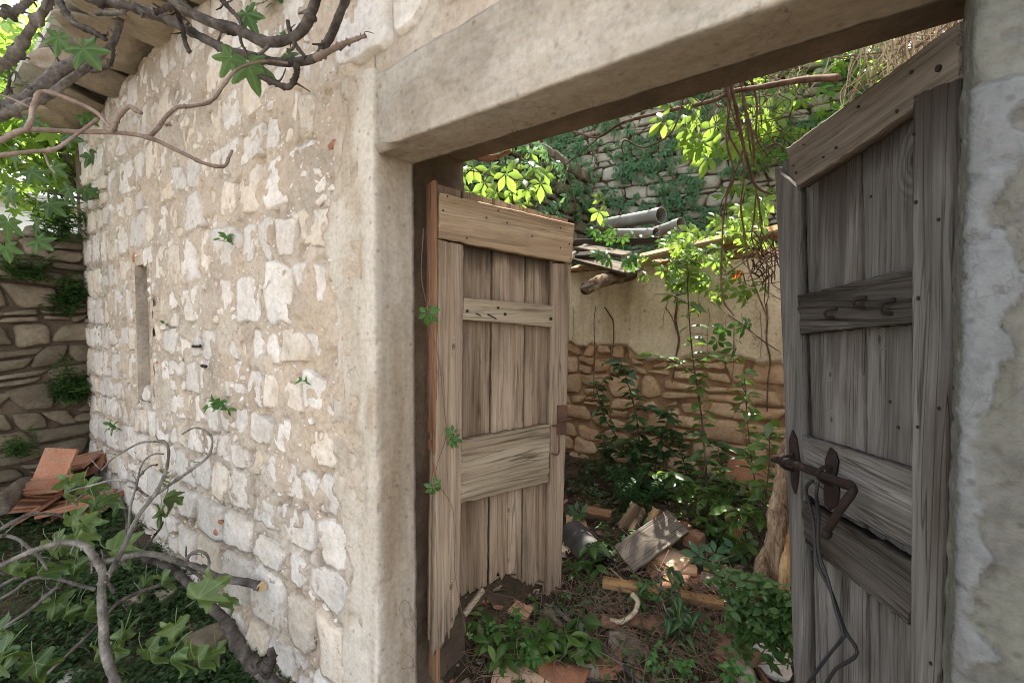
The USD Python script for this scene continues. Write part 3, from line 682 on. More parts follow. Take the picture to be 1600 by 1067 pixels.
def chips(base, s=30.0, seed=3):
    return 0.007 * (fbm(base * 9.0, 3, seed) - 0.5) + 0.005 * (fbm(base * s, 3, seed + 1) - 0.5)


# left jamb: the face fades out raggedly over the stones on its left
prof = arris((-1.72, -0.016), (JX, -0.014), (JX + 0.012, 0.150), 0.014)
prof = np.vstack([prof, [[JX - 0.01, 0.156], [-1.30, 0.158]]])


def jamb_disp(base, T, I):
    x, z = base[..., 0], base[..., 2]
    edge = -1.425 + 0.16 * (fbm(np.stack([x * 2.5, x * 0, z * 2.6], -1), 4, 31) - 0.5) * 2 + 0.045 * (noise(np.stack([x * 26, x * 0, z * 26], -1), 5) - .5) - 0.12 * np.exp(-((z - 2.1) / 0.22) ** 2)
    fade = np.where(base[..., 1] < -0.005, np.clip((edge - x) / 0.035, 0, 1), 0)
    low = np.where(base[..., 1] < -0.005, np.clip((fbm(np.stack([x * 6, x * 0, z * 5], -1), 3, 33) - .62) / .05, 0, 1), 0) * np.clip((-1.27 - x) / .03, 0, 1)
    arr = np.exp(-((x - JX) ** 2 + (base[..., 1] + 0.014) ** 2) / 0.0006)
    ch = -0.016 * arr * np.clip((fbm(base * 12, 3, 35) - 0.56) / 0.1, 0, 1)
    return chips(base) + ch - 0.075 * fade - 0.012 * low


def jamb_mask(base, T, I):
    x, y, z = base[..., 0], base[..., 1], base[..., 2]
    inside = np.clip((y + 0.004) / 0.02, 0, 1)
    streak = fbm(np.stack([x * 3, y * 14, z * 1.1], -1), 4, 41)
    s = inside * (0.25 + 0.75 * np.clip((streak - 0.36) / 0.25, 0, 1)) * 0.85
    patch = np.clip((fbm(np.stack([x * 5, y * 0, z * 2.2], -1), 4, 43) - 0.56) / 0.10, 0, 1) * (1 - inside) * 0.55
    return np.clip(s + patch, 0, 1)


v, f, mk = sweep(prof, np.arange(-0.1, LTOP + 0.0, 0.014), lambda T, A, B: np.stack([A, B, T], -1), jamb_disp, jamb_mask)
obj("door_jamb", (v, f[:, ::-1]), X["plaster"], facade, mask=mk)

# the cement lintel: front face, arris, soffit, back
prof = arris((-0.020, LTOP), (-0.020, LZ), (0.155, LZ + 0.004), 0.013)
prof = np.vstack([prof, [[0.16, LZ + 0.05], [0.16, LZ + 0.30]]])


def lintel_disp(base, T, I):
    x, y, z = base[..., 0], base[..., 1], base[..., 2]
    front = (y < -0.003)
    top = np.clip((z - (LTOP - 0.035 + 0.05 * (fbm(np.stack([x * 3, x * 0, x * 0 + 2], -1), 3, 51) - .5))) / 0.03, 0, 1) * front
    left = np.clip((-1.02 + 0.30 * (fbm(np.stack([x * 4, z * 6, z * 0 + 7], -1), 4, 52) - .5) * 2 - x) / 0.45, 0, 1) * front
    board_marks = 0.0022 * np.sin(z * 160 + 3 * noise(base * 4, 3)) * front
    return chips(base, 38, 13) * 1.1 + board_marks - 0.05 * np.maximum(top, left) + 0.006 * (fbm(np.stack([x * 1.2, y * 5, z * 5], -1), 2, 54) - .5)


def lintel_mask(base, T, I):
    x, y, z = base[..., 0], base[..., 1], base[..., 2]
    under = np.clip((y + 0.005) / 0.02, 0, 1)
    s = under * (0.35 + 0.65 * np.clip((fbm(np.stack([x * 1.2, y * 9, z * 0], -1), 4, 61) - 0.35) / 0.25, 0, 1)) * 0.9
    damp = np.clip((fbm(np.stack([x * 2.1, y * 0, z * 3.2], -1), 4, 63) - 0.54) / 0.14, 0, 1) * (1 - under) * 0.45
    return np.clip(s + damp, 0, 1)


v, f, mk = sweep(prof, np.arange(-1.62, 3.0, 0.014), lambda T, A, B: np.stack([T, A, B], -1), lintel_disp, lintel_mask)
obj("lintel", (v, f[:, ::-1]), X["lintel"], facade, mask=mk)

# right pier: two coats of render, the upper one peeling
prof = np.vstack([np.stack([np.linspace(3.0, 0.4, 60), np.full(60, -0.012)], 1), arris((0.34, -0.012), (PX, -0.012), (PX + 0.014, 0.150), 0.022, step=0.0035)])
prof = np.vstack([prof, [[PX + 0.03, 0.156], [0.30, 0.158]]])


def coat(base):
    x, z = base[..., 0], base[..., 2]
    b = 0.042 + 0.018 * np.sin(z * 3.1 + 1.0) + 0.05 * (fbm(np.stack([x * 0, x * 0, z * 6], -1), 4, 71) - .5) * 2 + 0.05 * (fbm(np.stack([x * 22, x * 0, z * 22], -1), 4, 73) - .5)
    hole = np.clip((fbm(np.stack([x * 16, x * 0, z * 11], -1), 3, 74) - .66) / .01, 0, 1)
    return np.clip((b - (x - PX)) / 0.003, 0, 1) * (base[..., 1] < 0.0) * np.clip((2.02 - z) / 0.003 + 9 * (fbm(np.stack([x * 20, x * 0, x * 0], -1), 3, 9) - .5), 0, 1)


def pier_disp(base, T, I):
    c = coat(base)
    rough = 0.010 * (fbm(base * 26, 4, 75) - 0.5) * (1 - 0.6 * c)
    pits = -0.006 * np.clip((fbm(base * 38, 2, 77) - 0.68) / 0.08, 0, 1)
    return rough + pits + 0.009 * c + 0.010 * (fbm(base * 4, 3, 79) - .5)


def pier_mask(base, T, I):
    c = coat(base)
    return c * (0.75 + 0.25 * fbm(base * 9, 3, 81))


v, f, mk = sweep(prof, np.arange(-0.12, LZ + 0.03, 0.0062), lambda T, A, B: np.stack([A, B, T], -1), lambda b, T, I: -pier_disp(b, T, I), pier_mask)
obj("plaster_pier", (v, f), X["pier"], facade, mask=mk)

# the walled-up slit with its old board
m = MB()
for x0 in (SLIT[0] - 0.025, SLIT[1] + 0.0):
    vv = sheet((x0, 0, 0), (1, 0, 0), (0, -1, 0), -0.01, 0.035, SLIT[2] - 0.04, SLIT[3] + 0.02, 0.011, lambda U, Z: 0.006 + 0.030 * (fbm(P3(U, Z, 12), 4, 3) - .5))
    m.add(vv)
    m.add(sheet((x0 + (0.035 if x0 < -3.6 else -0.01), 0.0, 0), (0, 1, 0), (1, 0, 0) if x0 < -3.6 else (-1, 0, 0), -0.016, 0.12, SLIT[2] - 0.04, SLIT[3] + 0.02, 0.02, lambda U, Z: 0.004 * (fbm(P3(U, Z, 14), 3, 3) - .5)))
obj("slit_frame", m.get(), X["mortar"], facade)
sl = obj("slit_filling", board((SLIT[0], SLIT[2] + .14), (SLIT[0], SLIT[3]), (SLIT[1], SLIT[3]), (SLIT[1], SLIT[2] + .14), 0.075, 0.05, 4, 24, 10, 0.003), X["greyb_z"], facade)
obj("old_board", board((-3.60, SLIT[2] + .22), (-3.59, SLIT[3] - .02), (-3.52, SLIT[3] - .02), (-3.53, SLIT[2] + .22), 0.05, 0.018, 8, 24, 6, 0.006), X["greyb_z"], facade)
obj("slit_sill", lump((0.13, 0.05, 0.07), 5, 2) if False else tf(lump((0.125, 0.06, 0.075), 5), frame((-3.57, 0.03, SLIT[2] + 0.03), (1, 0, 0), (0, 0, 1))), X["facade_stone"], facade)
obj("brick_chip", tf(lump((0.055, 0.03, 0.075), 9), frame((-3.72, 0.012, SLIT[3] + 0.06), (1, 0, 0.1), (0, 0, 1))), X["terracotta"], facade)
for k, (px_, py_, s_) in enumerate([(248, 566, .03), (338, 830, .035), (345, 815, .025), (520, 225, .03)]):
    p_ = on(px_, py_, 1, -0.005)
    obj("brick_chip", tf(lump((s_, 0.012, s_ * .6), 19 + k), frame(p_, (1, 0, 0.1), (0, 0, 1))), X["terracotta"], facade)

# stone eaves on top of the wall with the edge of the roof slab
es = np.random.RandomState(8)
xk = -5.35
while xk < 2.7:
    w_ = es.uniform(0.36, 0.6)
    d_ = es.uniform(0.34, 0.42)
    v_, f_ = lump((w_ / 2 * 1.12, d_ / 2 * 1.5, 0.10), int(xk * 100) % 1000, 3, 0.35)
    v_ = v_ + np.array([xk + w_ / 2, -d_ * 0.35, TOP + 0.03 + es.uniform(-.015, .015)])
    obj("eave_stone", (v_, f_), X["eave_stone"], facade)
    xk += w_ + 0.02
xk = -5.6
while xk < 2.6:
    w_ = es.uniform(0.5, 0.8)
    b_ = board((xk, TOP + 0.115), (xk + w_, TOP + 0.115), (xk + w_, TOP + 0.175 + es.uniform(0, .02)), (xk, TOP + 0.175), 0.6, -0.37 + es.uniform(-.03, .02), int(xk * 10), 12, 5, 0.01)
    obj("roof_slab", b_, X["slab"], facade)
    xk += w_ + 0.012

# ------------------------------------------------------------------ the garden wall at the far left
gwall = thing("garden_wall", "shaded dry-laid stone garden wall meeting the house front at the left", "wall")
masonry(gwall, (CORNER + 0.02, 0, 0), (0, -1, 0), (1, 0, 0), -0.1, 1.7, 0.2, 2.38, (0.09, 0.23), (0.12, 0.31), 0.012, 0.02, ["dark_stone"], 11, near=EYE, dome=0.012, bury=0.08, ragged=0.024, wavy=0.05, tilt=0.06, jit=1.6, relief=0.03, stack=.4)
obj("wall_core", sheet((CORNER + 0.02, 0, 0), (0, -1, 0), (1, 0, 0), -0.1, 1.7, 0.1, 2.36, 0.03, lambda U, Z: -0.02 + 0.03 * (fbm(P3(U, Z, 14), 3, 3) - .5)), X["gap"], gwall)
obj("wall_core", box(CORNER - 0.45, CORNER - 0.04, -1.7, 0.1, 0.0, 2.34), X["gap"], gwall, smooth=False)
for k in range(9):
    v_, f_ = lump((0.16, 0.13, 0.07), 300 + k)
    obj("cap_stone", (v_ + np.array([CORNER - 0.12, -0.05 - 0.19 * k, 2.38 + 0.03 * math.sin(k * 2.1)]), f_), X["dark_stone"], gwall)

# ------------------------------------------------------------------ the ruined room behind the doorway
BY, BTOP = 2.40, 2.12
back = thing("room_back_wall", "low inner wall with ochre plaster above bare clay-stained stones", "wall")
masonry(back, (0, BY, 0), (1, 0, 0), (0, -1, 0), -2.6, 1.5, 0.35, 1.58, (0.08, 0.18), (0.09, 0.25), 0.016, 0.006, ["clay_stone"], 17, near=EYE, dome=0.010, bury=0.06, ragged=0.022, wavy=0.05, jit=1.3, relief=0.024, stack=.4)
obj("clay_mortar", sheet((0, BY, 0), (1, 0, 0), (0, -1, 0), -2.6, 1.5, 0.2, BTOP, 0.02, lambda U, Z: -0.014 + 0.032 * (fbm(P3(U, Z, 16), 3, 3) - .5)), X["clay"], back)


def plaster_h(U, Z):
    e = 1.44 - 0.045 * (U + 1.0) + 0.10 * (fbm(P3(U, Z * 0, 3.1, 2.0), 3, 5) - .5) * 2 + 0.09 * (fbm(P3(U, Z, 15.0), 3, 7) - .5)
    return 0.034 + 0.006 * (fbm(P3(U, Z, 10), 3, 9) - .5) + 0.02 * (fbm(P3(U, Z, 1.5), 2, 10) - .5) - 0.09 * np.clip((e - Z) / 0.05, 0, 1)


obj("ochre_plaster", sheet((0, BY, 0), (1, 0, 0), (0, -1, 0), -2.6, 1.5, 1.2, BTOP, 0.015, plaster_h), X["old_plaster"], back)
obj("wall_core", box(-2.65, 1.55, BY + 0.06, BY + 0.42, 0, BTOP - 0.01), X["clay"], back, smooth=False)
rs = np.random.RandomState(5)
for k in range(26):
    v_, f_ = lump((rs.uniform(.09, .17), .10, rs.uniform(.03, .06)), 400 + k)
    obj("top_stone", (v_ + np.array([-2.5 + k * 0.155, BY + rs.uniform(0.02, .1), BTOP + 0.02]), f_), X["clay_stone"], back)

RY = 4.5
ruin = thing("ivy_clad_ruin_wall", "tall pale ruin wall behind the room overgrown with creeper", "wall")
masonry(ruin, (0, RY, 0), (1, 0, 0), (0, -1, 0), -4.2, 1.6, 1.9, 5.0, (0.075, 0.15), (0.10, 0.28), 0.007, 0.012, ["ruin_stone"], 23, near=np.array([-1.5, 3, 3]), limit=285, dome=0.010, bury=0.07, ragged=0.020, wavy=0.05, tilt=0.05, slope=-0.03, stack=0.2, jit=1.8, relief=0.024, nper=20,
        skip=lambda u, z: z > 5.0 - 0.55 * max(u + 1.0, 0))
obj("wall_core", sheet((0, RY, 0), (1, 0, 0), (0, -1, 0), -4.2, 2.6, 0.4, 3.3, 0.045, lambda U, Z: -0.03 + 0.03 * (fbm(P3(U, Z, 14), 3, 3) - .5)), X["gap"], ruin)
obj("wall_core", sheet((0, RY, 0), (1, 0, 0), (0, -1, 0), -4.2, -0.9, 3.3, 4.95, 0.045, lambda U, Z: -0.03 + 0.03 * (fbm(P3(U, Z, 14), 3, 3) - .5)), X["gap"], ruin)
pc = MB()
for x0_ in np.arange(-4.2, 2.5, 0.25):
    pc.add(box(x0_, x0_ + 0.25, RY + 0.06, RY + 0.5, 0.2, 4.95 - 0.55 * max(x0_ + 1.1, 0)))
obj("wall_core", pc.get(), X["gap"], ruin, smooth=False)

side = thing("room_side_wall", "dark overgrown side wall of the room behind the left door", "wall")
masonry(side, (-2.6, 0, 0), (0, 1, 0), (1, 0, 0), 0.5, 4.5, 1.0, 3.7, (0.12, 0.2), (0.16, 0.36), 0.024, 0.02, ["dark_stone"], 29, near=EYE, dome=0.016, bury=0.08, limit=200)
obj("wall_core", sheet((-2.6, 0, 0), (0, 1, 0), (1, 0, 0), 0.45, 4.5, 0, 3.66, 0.05, lambda U, Z: -0.02 + 0.03 * (fbm(P3(U, Z, 14), 3, 3) - .5)), X["gap"], side)
obj("wall_core", box(-3.0, -2.65, 0.5, 4.5, 0, 3.64), X["gap"], side, smooth=False)
east = thing("room_east_wall", "side wall of the room hidden behind the right door", "wall")  # out of view; closes the room and dims the light in it
obj("stones", sheet((1.5, 0, 0), (0, -1, 0), (-1, 0, 0), -4.5, -0.5, 0, 2.6, 0.04, lambda U, Z: 0.04 * (fbm(P3(U, Z, 9), 3, 3) - .5)), X["clay_stone"], east)
obj("wall_core", box(1.56, 1.9, 0.5, 4.5, 0, 2.58), X["clay"], east, smooth=False)
# ------------------------------------------------------------------ the two door leaves
def leaf_px(o, e, px, py, n=(0, 0)):
    """pixel -> (along the leaf, height) on the leaf's front plane"""
    o, e = np.array([o[0], o[1], 0.0]), np.array([e[0], e[1], 0.0])
    nrm = np.array([-e[1], e[0], 0])
    d = ray(px, py)
    t = (o - EYE) @ nrm / (d @ nrm)
    p = EYE + d * t
    return np.array([(p - o) @ e, p[2]])


def disc(x, y, z, r, h, fs, seed=0):
    m = trimesh.creation.cylinder(radius=r, height=h, sections=9)
    m.apply_transform(trimesh.transformations.rotation_matrix(math.pi / 2, [1, 0, 0]))
    v = np.array(m.vertices) * (1, 1, 1.25) + np.array([x, y, z])
    return v, np.array(m.faces)


# left leaf: local x along the leaf away from the hinge, front face towards -y
LO, LE = np.array([-1.175, 0.215]), np.array([0.215, 0.665])
LE = LE / np.linalg.norm(LE)
ldoor = thing("left_door_leaf", "warm brown wooden door leaf with rotted splintered bottom, standing open at left", "door", (LO[0], LO[1], 0), math.atan2(LE[1], LE[0]))
lp = lambda x, y: leaf_px(LO, LE, x, y)
rj = np.random.RandomState(12)


def jagged(seed, depth, freq=9.0, base=0.0):
    return lambda w: base + depth * (0.45 * noise(np.array([w * freq * .6, seed * 3.3, 0.5]), seed) + 0.30 * noise(np.array([w * freq * 2.2, seed * 1.3, 0.5]), seed + 1) + 0.25 * noise(np.array([w * freq * 6.0, seed * 2.3, 0.5]), seed + 2))


def lboard(a, b, c, d, y0, y1, mat, seed, name, **k):
    """corner pixels: top-left, top-right, bottom-right, bottom-left; upright boards run bottom to top"""
    A, B, C, D = lp(*a), lp(*b), lp(*c), lp(*d)
    return obj(name, board(A, B, C, D, y0, y1, seed, **k), X[mat], ldoor)


def upright(lpx, rpx, top, bottom_left, bottom_right, y0, y1, mat, seed, name, rot=None, door=None, proj_=None, **k):
    """lpx, rpx: ((x, y) high, (x, y) low) points on the board's left and right edges; top and bottoms as pixels y on those edges"""
    (a0, a1), (b0, b1) = lpx, rpx
    fx = lambda p, q, y: p[0] + (q[0] - p[0]) * (y - p[1]) / (q[1] - p[1])
    TL, TR = proj_(fx(a0, a1, top[0]), top[0]), proj_(fx(b0, b1, top[1]), top[1])
    BL, BR = proj_(fx(a0, a1, bottom_left), bottom_left), proj_(fx(b0, b1, bottom_right), bottom_right)
    kw = dict(nl=84, nw=9, groove=0.002, edge=0.003)
    mask = k.pop("mask", None)
    kw.update(k)
    return obj(name, board(TL, BL, BR, TR, y0, y1, seed, jag=rot, **kw), X[mat], door, mask=mask)




def stained(rail, deep, seed, amount=.9, freq=60, where=None):
    """black water stains running down from under a rail; rail: (pixel, pixel) along its lower edge"""
    def f(v):
        (s0, z0), (s1, z1) = rail
        zr = z0 + (z1 - z0) * (v[:, 0] - s0) / (s1 - s0)
        d = zr - v[:, 2]
        n1 = noise(np.stack([v[:, 0] * freq, v[:, 0] * 0, v[:, 0] * 0 + seed], 1), seed)
        n2 = noise(np.stack([v[:, 0] * freq * .2, v[:, 0] * 0, v[:, 0] * 0 + seed + 5], 1), seed + 1)
        L = deep * (.15 + 1.1 * n2 * (.4 + .8 * n1))
        return np.clip(1 - d / np.maximum(L, 1e-3), 0, 1) ** .7 * amount * (d > -.02)
    return f


LST0 = stained((lp(685, 374), lp(891, 412)), .20, 3)


def rot(v):
    """the damp dark foot of the boards"""
    n = noise(np.stack([v[:, 0] * 55, v[:, 2] * 3, v[:, 0] * 0], 1), 4)
    return np.clip((.78 - v[:, 2]) / .36, 0, 1) ** 1.3 * (.15 + .75 * n) * .8


LST = lambda v: np.maximum(LST0(v), rot(v))
kw = dict(door=ldoor, proj_=lp)
BK0, BK1, FR = 0.052, 0.026, -0.008          # back and front of the boards, front of the framing
k1, k2 = lp(707, 541), lp(703, 915)
X["warm_knot"] = wood("wood_warm_knot", GRAIN["warm"], "z", dark=.33, knots=((k1[0], k1[1], .034), (k2[0], k2[1], .036)))
k1 = lp(800, 800)
X["warm_knot_2"] = wood("wood_warm_knot_2", GRAIN["warm"], "z", dark=.33, knots=((k1[0], k1[1], .03),))
# backing boards, full height (tops show above the rail)
upright(((683, 284), (676, 1000)), ((726, 296), (721, 1000)), (284, 296), 1030, 985, BK0, BK1, "warm_z", 1, "plank", rot=jagged(1, .04, 7, .95), nw=30, **kw)
upright(((728, 296), (723, 1000)), ((774, 309), (767, 960)), (296, 309), 985, 955, BK0, BK1, "warm_z", 2, "plank", rot=jagged(2, .14, 8, .86), nw=34, mask=LST, **kw)
upright(((777.5, 309), (770.5, 960)), ((827, 323), (819, 960)), (309, 323), 955, 935, BK0, BK1 - .002, "warm_knot_2", 3, "plank", rot=jagged(3, .15, 8, .86), nw=34, mask=LST, **kw)
upright(((829.5, 323), (822, 960)), ((866, 334), (858, 960)), (323, 334), 955, 950, BK0, BK1, "warm_z", 4, "plank", rot=jagged(4, .13, 8, .87), nw=30, mask=LST, **kw)
upright(((867, 334), (859, 960)), ((894, 342), (874, 950)), (334, 342), 955, 945, BK0, BK1, "warm_z", 5, "plank", rot=jagged(5, .05, 8, .94), nw=24, **kw)
# framing nailed on the front
lboard((685, 301), (895, 351), (891, 412), (685, 373), BK1 - .001, FR - .002, "straw_x", 6, "top_rail", nl=24, nw=12, groove=.0022, edge=.004)
upright(((684, 376), (676, 1000)), ((724, 383), (717, 1000)), (376, 383), 1052, 985, BK1 - .001, FR, "warm_knot", 7, "hinge_stile", rot=jagged(7, .16, 7, .86), nw=40, groove=.003, mask=rot, **kw)
upright(((863, 412), (855, 950)), ((891, 414), (874, 950)), (412, 414), 955, 945, BK1 - .001, FR, "warm_z", 8, "free_stile", rot=jagged(8, .11, 8, .89), nw=30, groove=.003, mask=rot, **kw)
lboard((723, 465), (864, 477), (863, 511), (722, 500), BK1 - .001, FR + .002, "tan_x", 9, "batten", nl=20, nw=9, groove=.003, edge=.004)
lboard((720, 687), (857, 663), (855, 752), (718, 785), BK1 - .001, FR - .004, "tan_x", 10, "batten", nl=24, nw=16, groove=.004, edge=.005)
# the reddish edge board on the hinge side
A_, B_ = lp(683, 284), lp(683, 1060)
obj("edge_board", board((-0.004, B_[1] - .02), (-0.004, A_[1]), (0.012, A_[1] - .004), (0.012, B_[1] - .02), BK0 + .006, FR + .001, 31, nl=30, nw=4, edge=.003), X["red_z"], ldoor)
mb = MB()
for (x_, y_) in [(690, 330), (758, 341), (790, 349), (829, 370), (873, 388), (887, 382), (776, 330), (873, 357), (727, 373), (697, 308), (889, 405)]:
    s_, z_ = lp(x_, y_); mb.add(disc(s_, FR - .003, z_, .0028, .004, 1))
obj("nail_heads", mb.get(), X["nail"], ldoor, smooth=False)
for (x_, y_, r_) in [(728, 486, .004), (776, 481, .004), (787, 491, .0045), (858, 498, .006)]:
    s_, z_ = lp(x_, y_); obj("nail", disc(s_, FR - .003, z_, r_, .008, 1), X["nail"], ldoor, smooth=False)
for (x0_, y0_, x1_, y1_) in [(741, 490, 748, 494), (759, 491, 772, 499)]:
    a_, b_ = lp(x0_, y0_), lp(x1_, y1_)
    obj("bent_nail", tube([(a_[0], FR - .004, a_[1]), ((a_[0] + b_[0]) / 2, FR - .012, (a_[1] + b_[1]) / 2), (b_[0], FR - .010, b_[1])], .003, .002, 6), X["nail"], ldoor)
A, B, C, D = lp(868, 632), lp(883, 632), lp(882, 678), lp(868, 678)
obj("lock_plate", board(A, B, C, D, FR, FR - .006, 41, nl=6, nw=5, edge=.004), X["rust"], ldoor)
s_, z_ = lp(876, 655)
obj("latch_bar", tube([(s_ - .03, FR - .012, z_), (s_, FR - .018, z_ + .002), (s_ + .045, FR - .014, z_)], .006, .005, 7), X["rust"], ldoor)
st = [lp(*p) for p in [(858, 664), (868, 666), (869, 690), (868, 708), (858, 707)]]
obj("staple", tube([(a_[0], FR - .010, a_[1]) for a_ in st], .0035, .0035, 6), X["rust"], ldoor)
a_, b_ = lp(728, 960), lp(757, 921)
obj("splinter", board((a_[0], a_[1]), (b_[0], b_[1]), (b_[0] + .012, b_[1] - .02), (a_[0] + .012, a_[1] - .02), BK1 - .002, BK1 - .014, 44, nl=8, nw=4), X["tan_x"], ldoor)

# right leaf: front face towards +y of its own frame
RO, RE = np.array([0.168, 0.152]), np.array([-0.291, 0.555])
RE = RE / np.linalg.norm(RE)
rdoor = thing("right_door_leaf", "grey weathered door leaf with iron bolt, standing open at right", "door", (RO[0], RO[1], 0), math.atan2(RE[1], RE[0]))
rp = lambda x, y: leaf_px(RO, RE, x, y)
RK0, RK1, RF = -0.060, -0.030, 0.0


def rboard(a, b, c, d, y0, y1, mat, seed, name, **k):
    return obj(name, board(rp(*a), rp(*b), rp(*c), rp(*d), y0, y1, seed, **k), X[mat], rdoor)


kw = dict(door=rdoor, proj_=rp)
k1, k2 = rp(1402, 250), rp(1352, 530)
X["grey_knot"] = wood("wood_grey_knot", GRAIN["grey"], "z", dark=.33, knots=((k1[0], k1[1], .065), (k2[0], k2[1], .03)))
k1, k2 = rp(1280, 655), rp(1278, 585)
X["grey_knot_2"] = wood("wood_grey_knot_2", GRAIN["grey"], "z", dark=.33, knots=((k1[0], k1[1], .022), (k2[0], k2[1], .02)))
RST = stained((rp(1247, 293), rp(1430, 175)), .26, 5, .85)
up = lambda *a, **k: upright(*a, **{**kw, **dict(nl=84, nw=12), **k})
up(((1205, 255), (1235, 1064)), ((1233, 240), (1262, 1064)), (256, 240), 1130, 1120, RK0 + .002, RK1, "grey_z", 51, "plank")
up(((1235, 240), (1264, 1064)), ((1262, 225), (1273, 1064)), (238, 225), 1120, 1120, RK0, RK1 - .002, "grey_z", 52, "plank")
up(((1258, 225), (1274, 1064)), ((1319.5, 180), (1332, 1064)), (225, 180), 1120, 1120, RK0, RK1, "grey_knot_2", 53, "plank", nw=24, mask=RST)
up(((1324, 180), (1337, 1064)), ((1434, 105), (1432, 1064)), (180, 105), 1120, 1120, RK0, RK1, "grey_knot", 54, "plank", nw=40, mask=RST)
up(((1436, 105), (1433, 1064)), ((1497, 60), (1470, 1064)), (105, 60), 1120, 1120, RK0, RK1, "grey_z", 55, "plank")
rboard((1229, 232), (1499, 36), (1499, 122), (1247, 293), RK1 - .001, RF + .002, "greyb_x", 56, "top_rail", nl=30, nw=12, groove=.0022, edge=.004)
up(((1207, 300), (1236, 1064)), ((1242, 296), (1257, 1064)), (262, 296), 1130, 1120, RK1 - .001, RF - .010, "grey_z", 57, "free_stile", groove=.002)
up(((1427, 150), (1424, 1064)), ((1499, 126), (1470, 1064)), (152, 124), 1120, 1120, RK1 - .001, RF + .004, "grey_z", 58, "hinge_stile", nw=24, groove=.0025, mask=stained((rp(1427, 150), rp(1499, 126)), .34, 9, .8))
rboard((1245, 463), (1431, 414), (1431, 506), (1247, 522), RK1 - .001, RF - .006, "char_x", 59, "batten", nl=26, nw=20, groove=.005, edge=.005)
rboard((1250, 679), (1430, 736), (1430, 864), (1254, 771), RK1 - .001, RF - .006, "grey_x", 60, "batten", nl=26, nw=20, groove=.0035, edge=.004)
rboard((1252, 782), (1426, 877), (1420, 980), (1258, 851), RK1 - .001, RF - .002, "char_x", 61, "batten", nl=30, nw=26, groove=.008, edge=.007)
for (x_, y_, r_) in [(1428, 113, .007), (1344, 167, .006), (1405, 174, .006), (1309, 231, .006), (1258, 226, .005), (1289, 246, .005), (1242, 259, .004), (1246, 270, .006), (1470, 107, .011), (1435, 316, .006), (1471, 343, .006), (1432, 210, .005), (1340, 308, .006),
                     (1439, 466, .007), (1472, 638, .006), (1438, 667, .005), (1380, 667, .006), (1368, 627, .006), (1459, 1036, .006)]:
    s_, z_ = rp(x_, y_)
    obj("nail", disc(s_, RF + .004 if y_ < 280 or x_ > 1425 else RK1 + .001, z_, r_ * .45, .005, 1), X["nail"], rdoor, smooth=False)
for (x_, y_, h_) in [(1300, 489, 14), (1346, 472, 15), (1390, 479, 22)]:
    pts = [rp(x_ + dx, y_ + dy) for dx, dy in ((4, -h_ / 2), (-3, -h_ * .2), (-3, h_ * .4), (0, h_ / 2))]
    obj("staple", tube([(p[0], RF + o, p[1]) for p, o in zip(pts, (-.006, .010, .010, -.006))], .0042, .0036, 7), X["iron"], rdoor)


def plate(cx, pts, y, seed):
    """an iron strap with shaped ends"""
    from shapely.geometry import Polygon
    P = [rp(*p) for p in pts]
    poly = Polygon([(p[0], p[1]) for p in P]).buffer(.002).buffer(-.002)
    m = trimesh.creation.extrude_polygon(poly, 0.005, engine="earcut")
    v = np.array(m.vertices)[:, [0, 2, 1]]; v[:, 1] += y
    return v, np.array(m.faces)[:, ::-1]


bolt = obj("bolt", None or tube([(rp(1222, 717)[0], RF + .024, rp(1222, 717)[1]), (rp(1262, 729)[0], RF + .024, rp(1262, 729)[1]), (rp(1310, 746)[0], RF + .026, rp(1310, 746)[1]), (rp(1345, 758)[0], RF + .028, rp(1345, 758)[1])], .0112, .0112, 12, wob=.002), X["iron"], rdoor)
a_, b_, c_ = rp(1343, 757), rp(1360, 768), rp(1330, 835)
obj("bolt_handle", tube([(a_[0], RF + .028, a_[1]), (rp(1353, 760)[0], RF + .031, rp(1353, 760)[1]), (b_[0], RF + .036, b_[1]), (rp(1352, 795)[0], RF + .05, rp(1352, 795)[1]), (c_[0], RF + .055, c_[1])], .0115, .0075, 12, n=22), X["iron"], bolt)
kn = trimesh.creation.icosphere(2, 0.013); s_, z_ = c_
obj("bolt_knob", (np.array(kn.vertices) + [s_, RF + .055, z_], np.array(kn.faces)), X["iron"], bolt)
obj("keeper_plate", plate(0, [(1235, 672), (1241, 684), (1246, 720), (1243, 755), (1239, 771), (1234, 757), (1231, 720), (1230, 688)], RF - .009, 1), X["iron"], rdoor)
obj("keeper_plate", plate(0, [(1297, 699), (1305, 706), (1309, 722), (1305, 742), (1310, 768), (1307, 788), (1296, 797), (1288, 787), (1287, 765), (1291, 742), (1289, 718)], RF - .004, 2), X["iron"], rdoor)
for x_, y_ in ((1238, 722), (1300, 742)):
    s_, z_ = rp(x_, y_)
    obj("bolt_loop", tube([(s_, RF - .004, z_ + .022), (s_, RF + .022, z_ + .017), (s_, RF + .036, z_), (s_, RF + .022, z_ - .017), (s_, RF - .004, z_ - .022)], .0055, .0055, 8), X["iron"], rdoor)

cable = thing("hanging_cable", "thin black cable hanging from the bolt of the right door", "cable", (RO[0], RO[1], 0), math.atan2(RE[1], RE[0]))
zz = lambda p: (1180 + p[0] * .3815, 660 + p[1] * .3815)
for k, pts in enumerate(([(300, 240), (272, 280), (268, 400), (285, 570), (325, 700), (378, 850), (428, 945), (340, 1010), (298, 1075)], [(335, 250), (328, 300), (300, 380), (300, 520), (318, 640), (350, 760), (382, 860), (378, 885), (300, 980), (235, 1070)])):
    q = [rp(*zz(p)) for p in pts]
    obj("strand", tube([(p[0], RF + .018 + .006 * k + (0.02 if i < 2 else 0) - .012 * (i > 3), p[1]) for i, p in enumerate(q)], .0042, .0042, 7, n=50), X["cable"], cable)
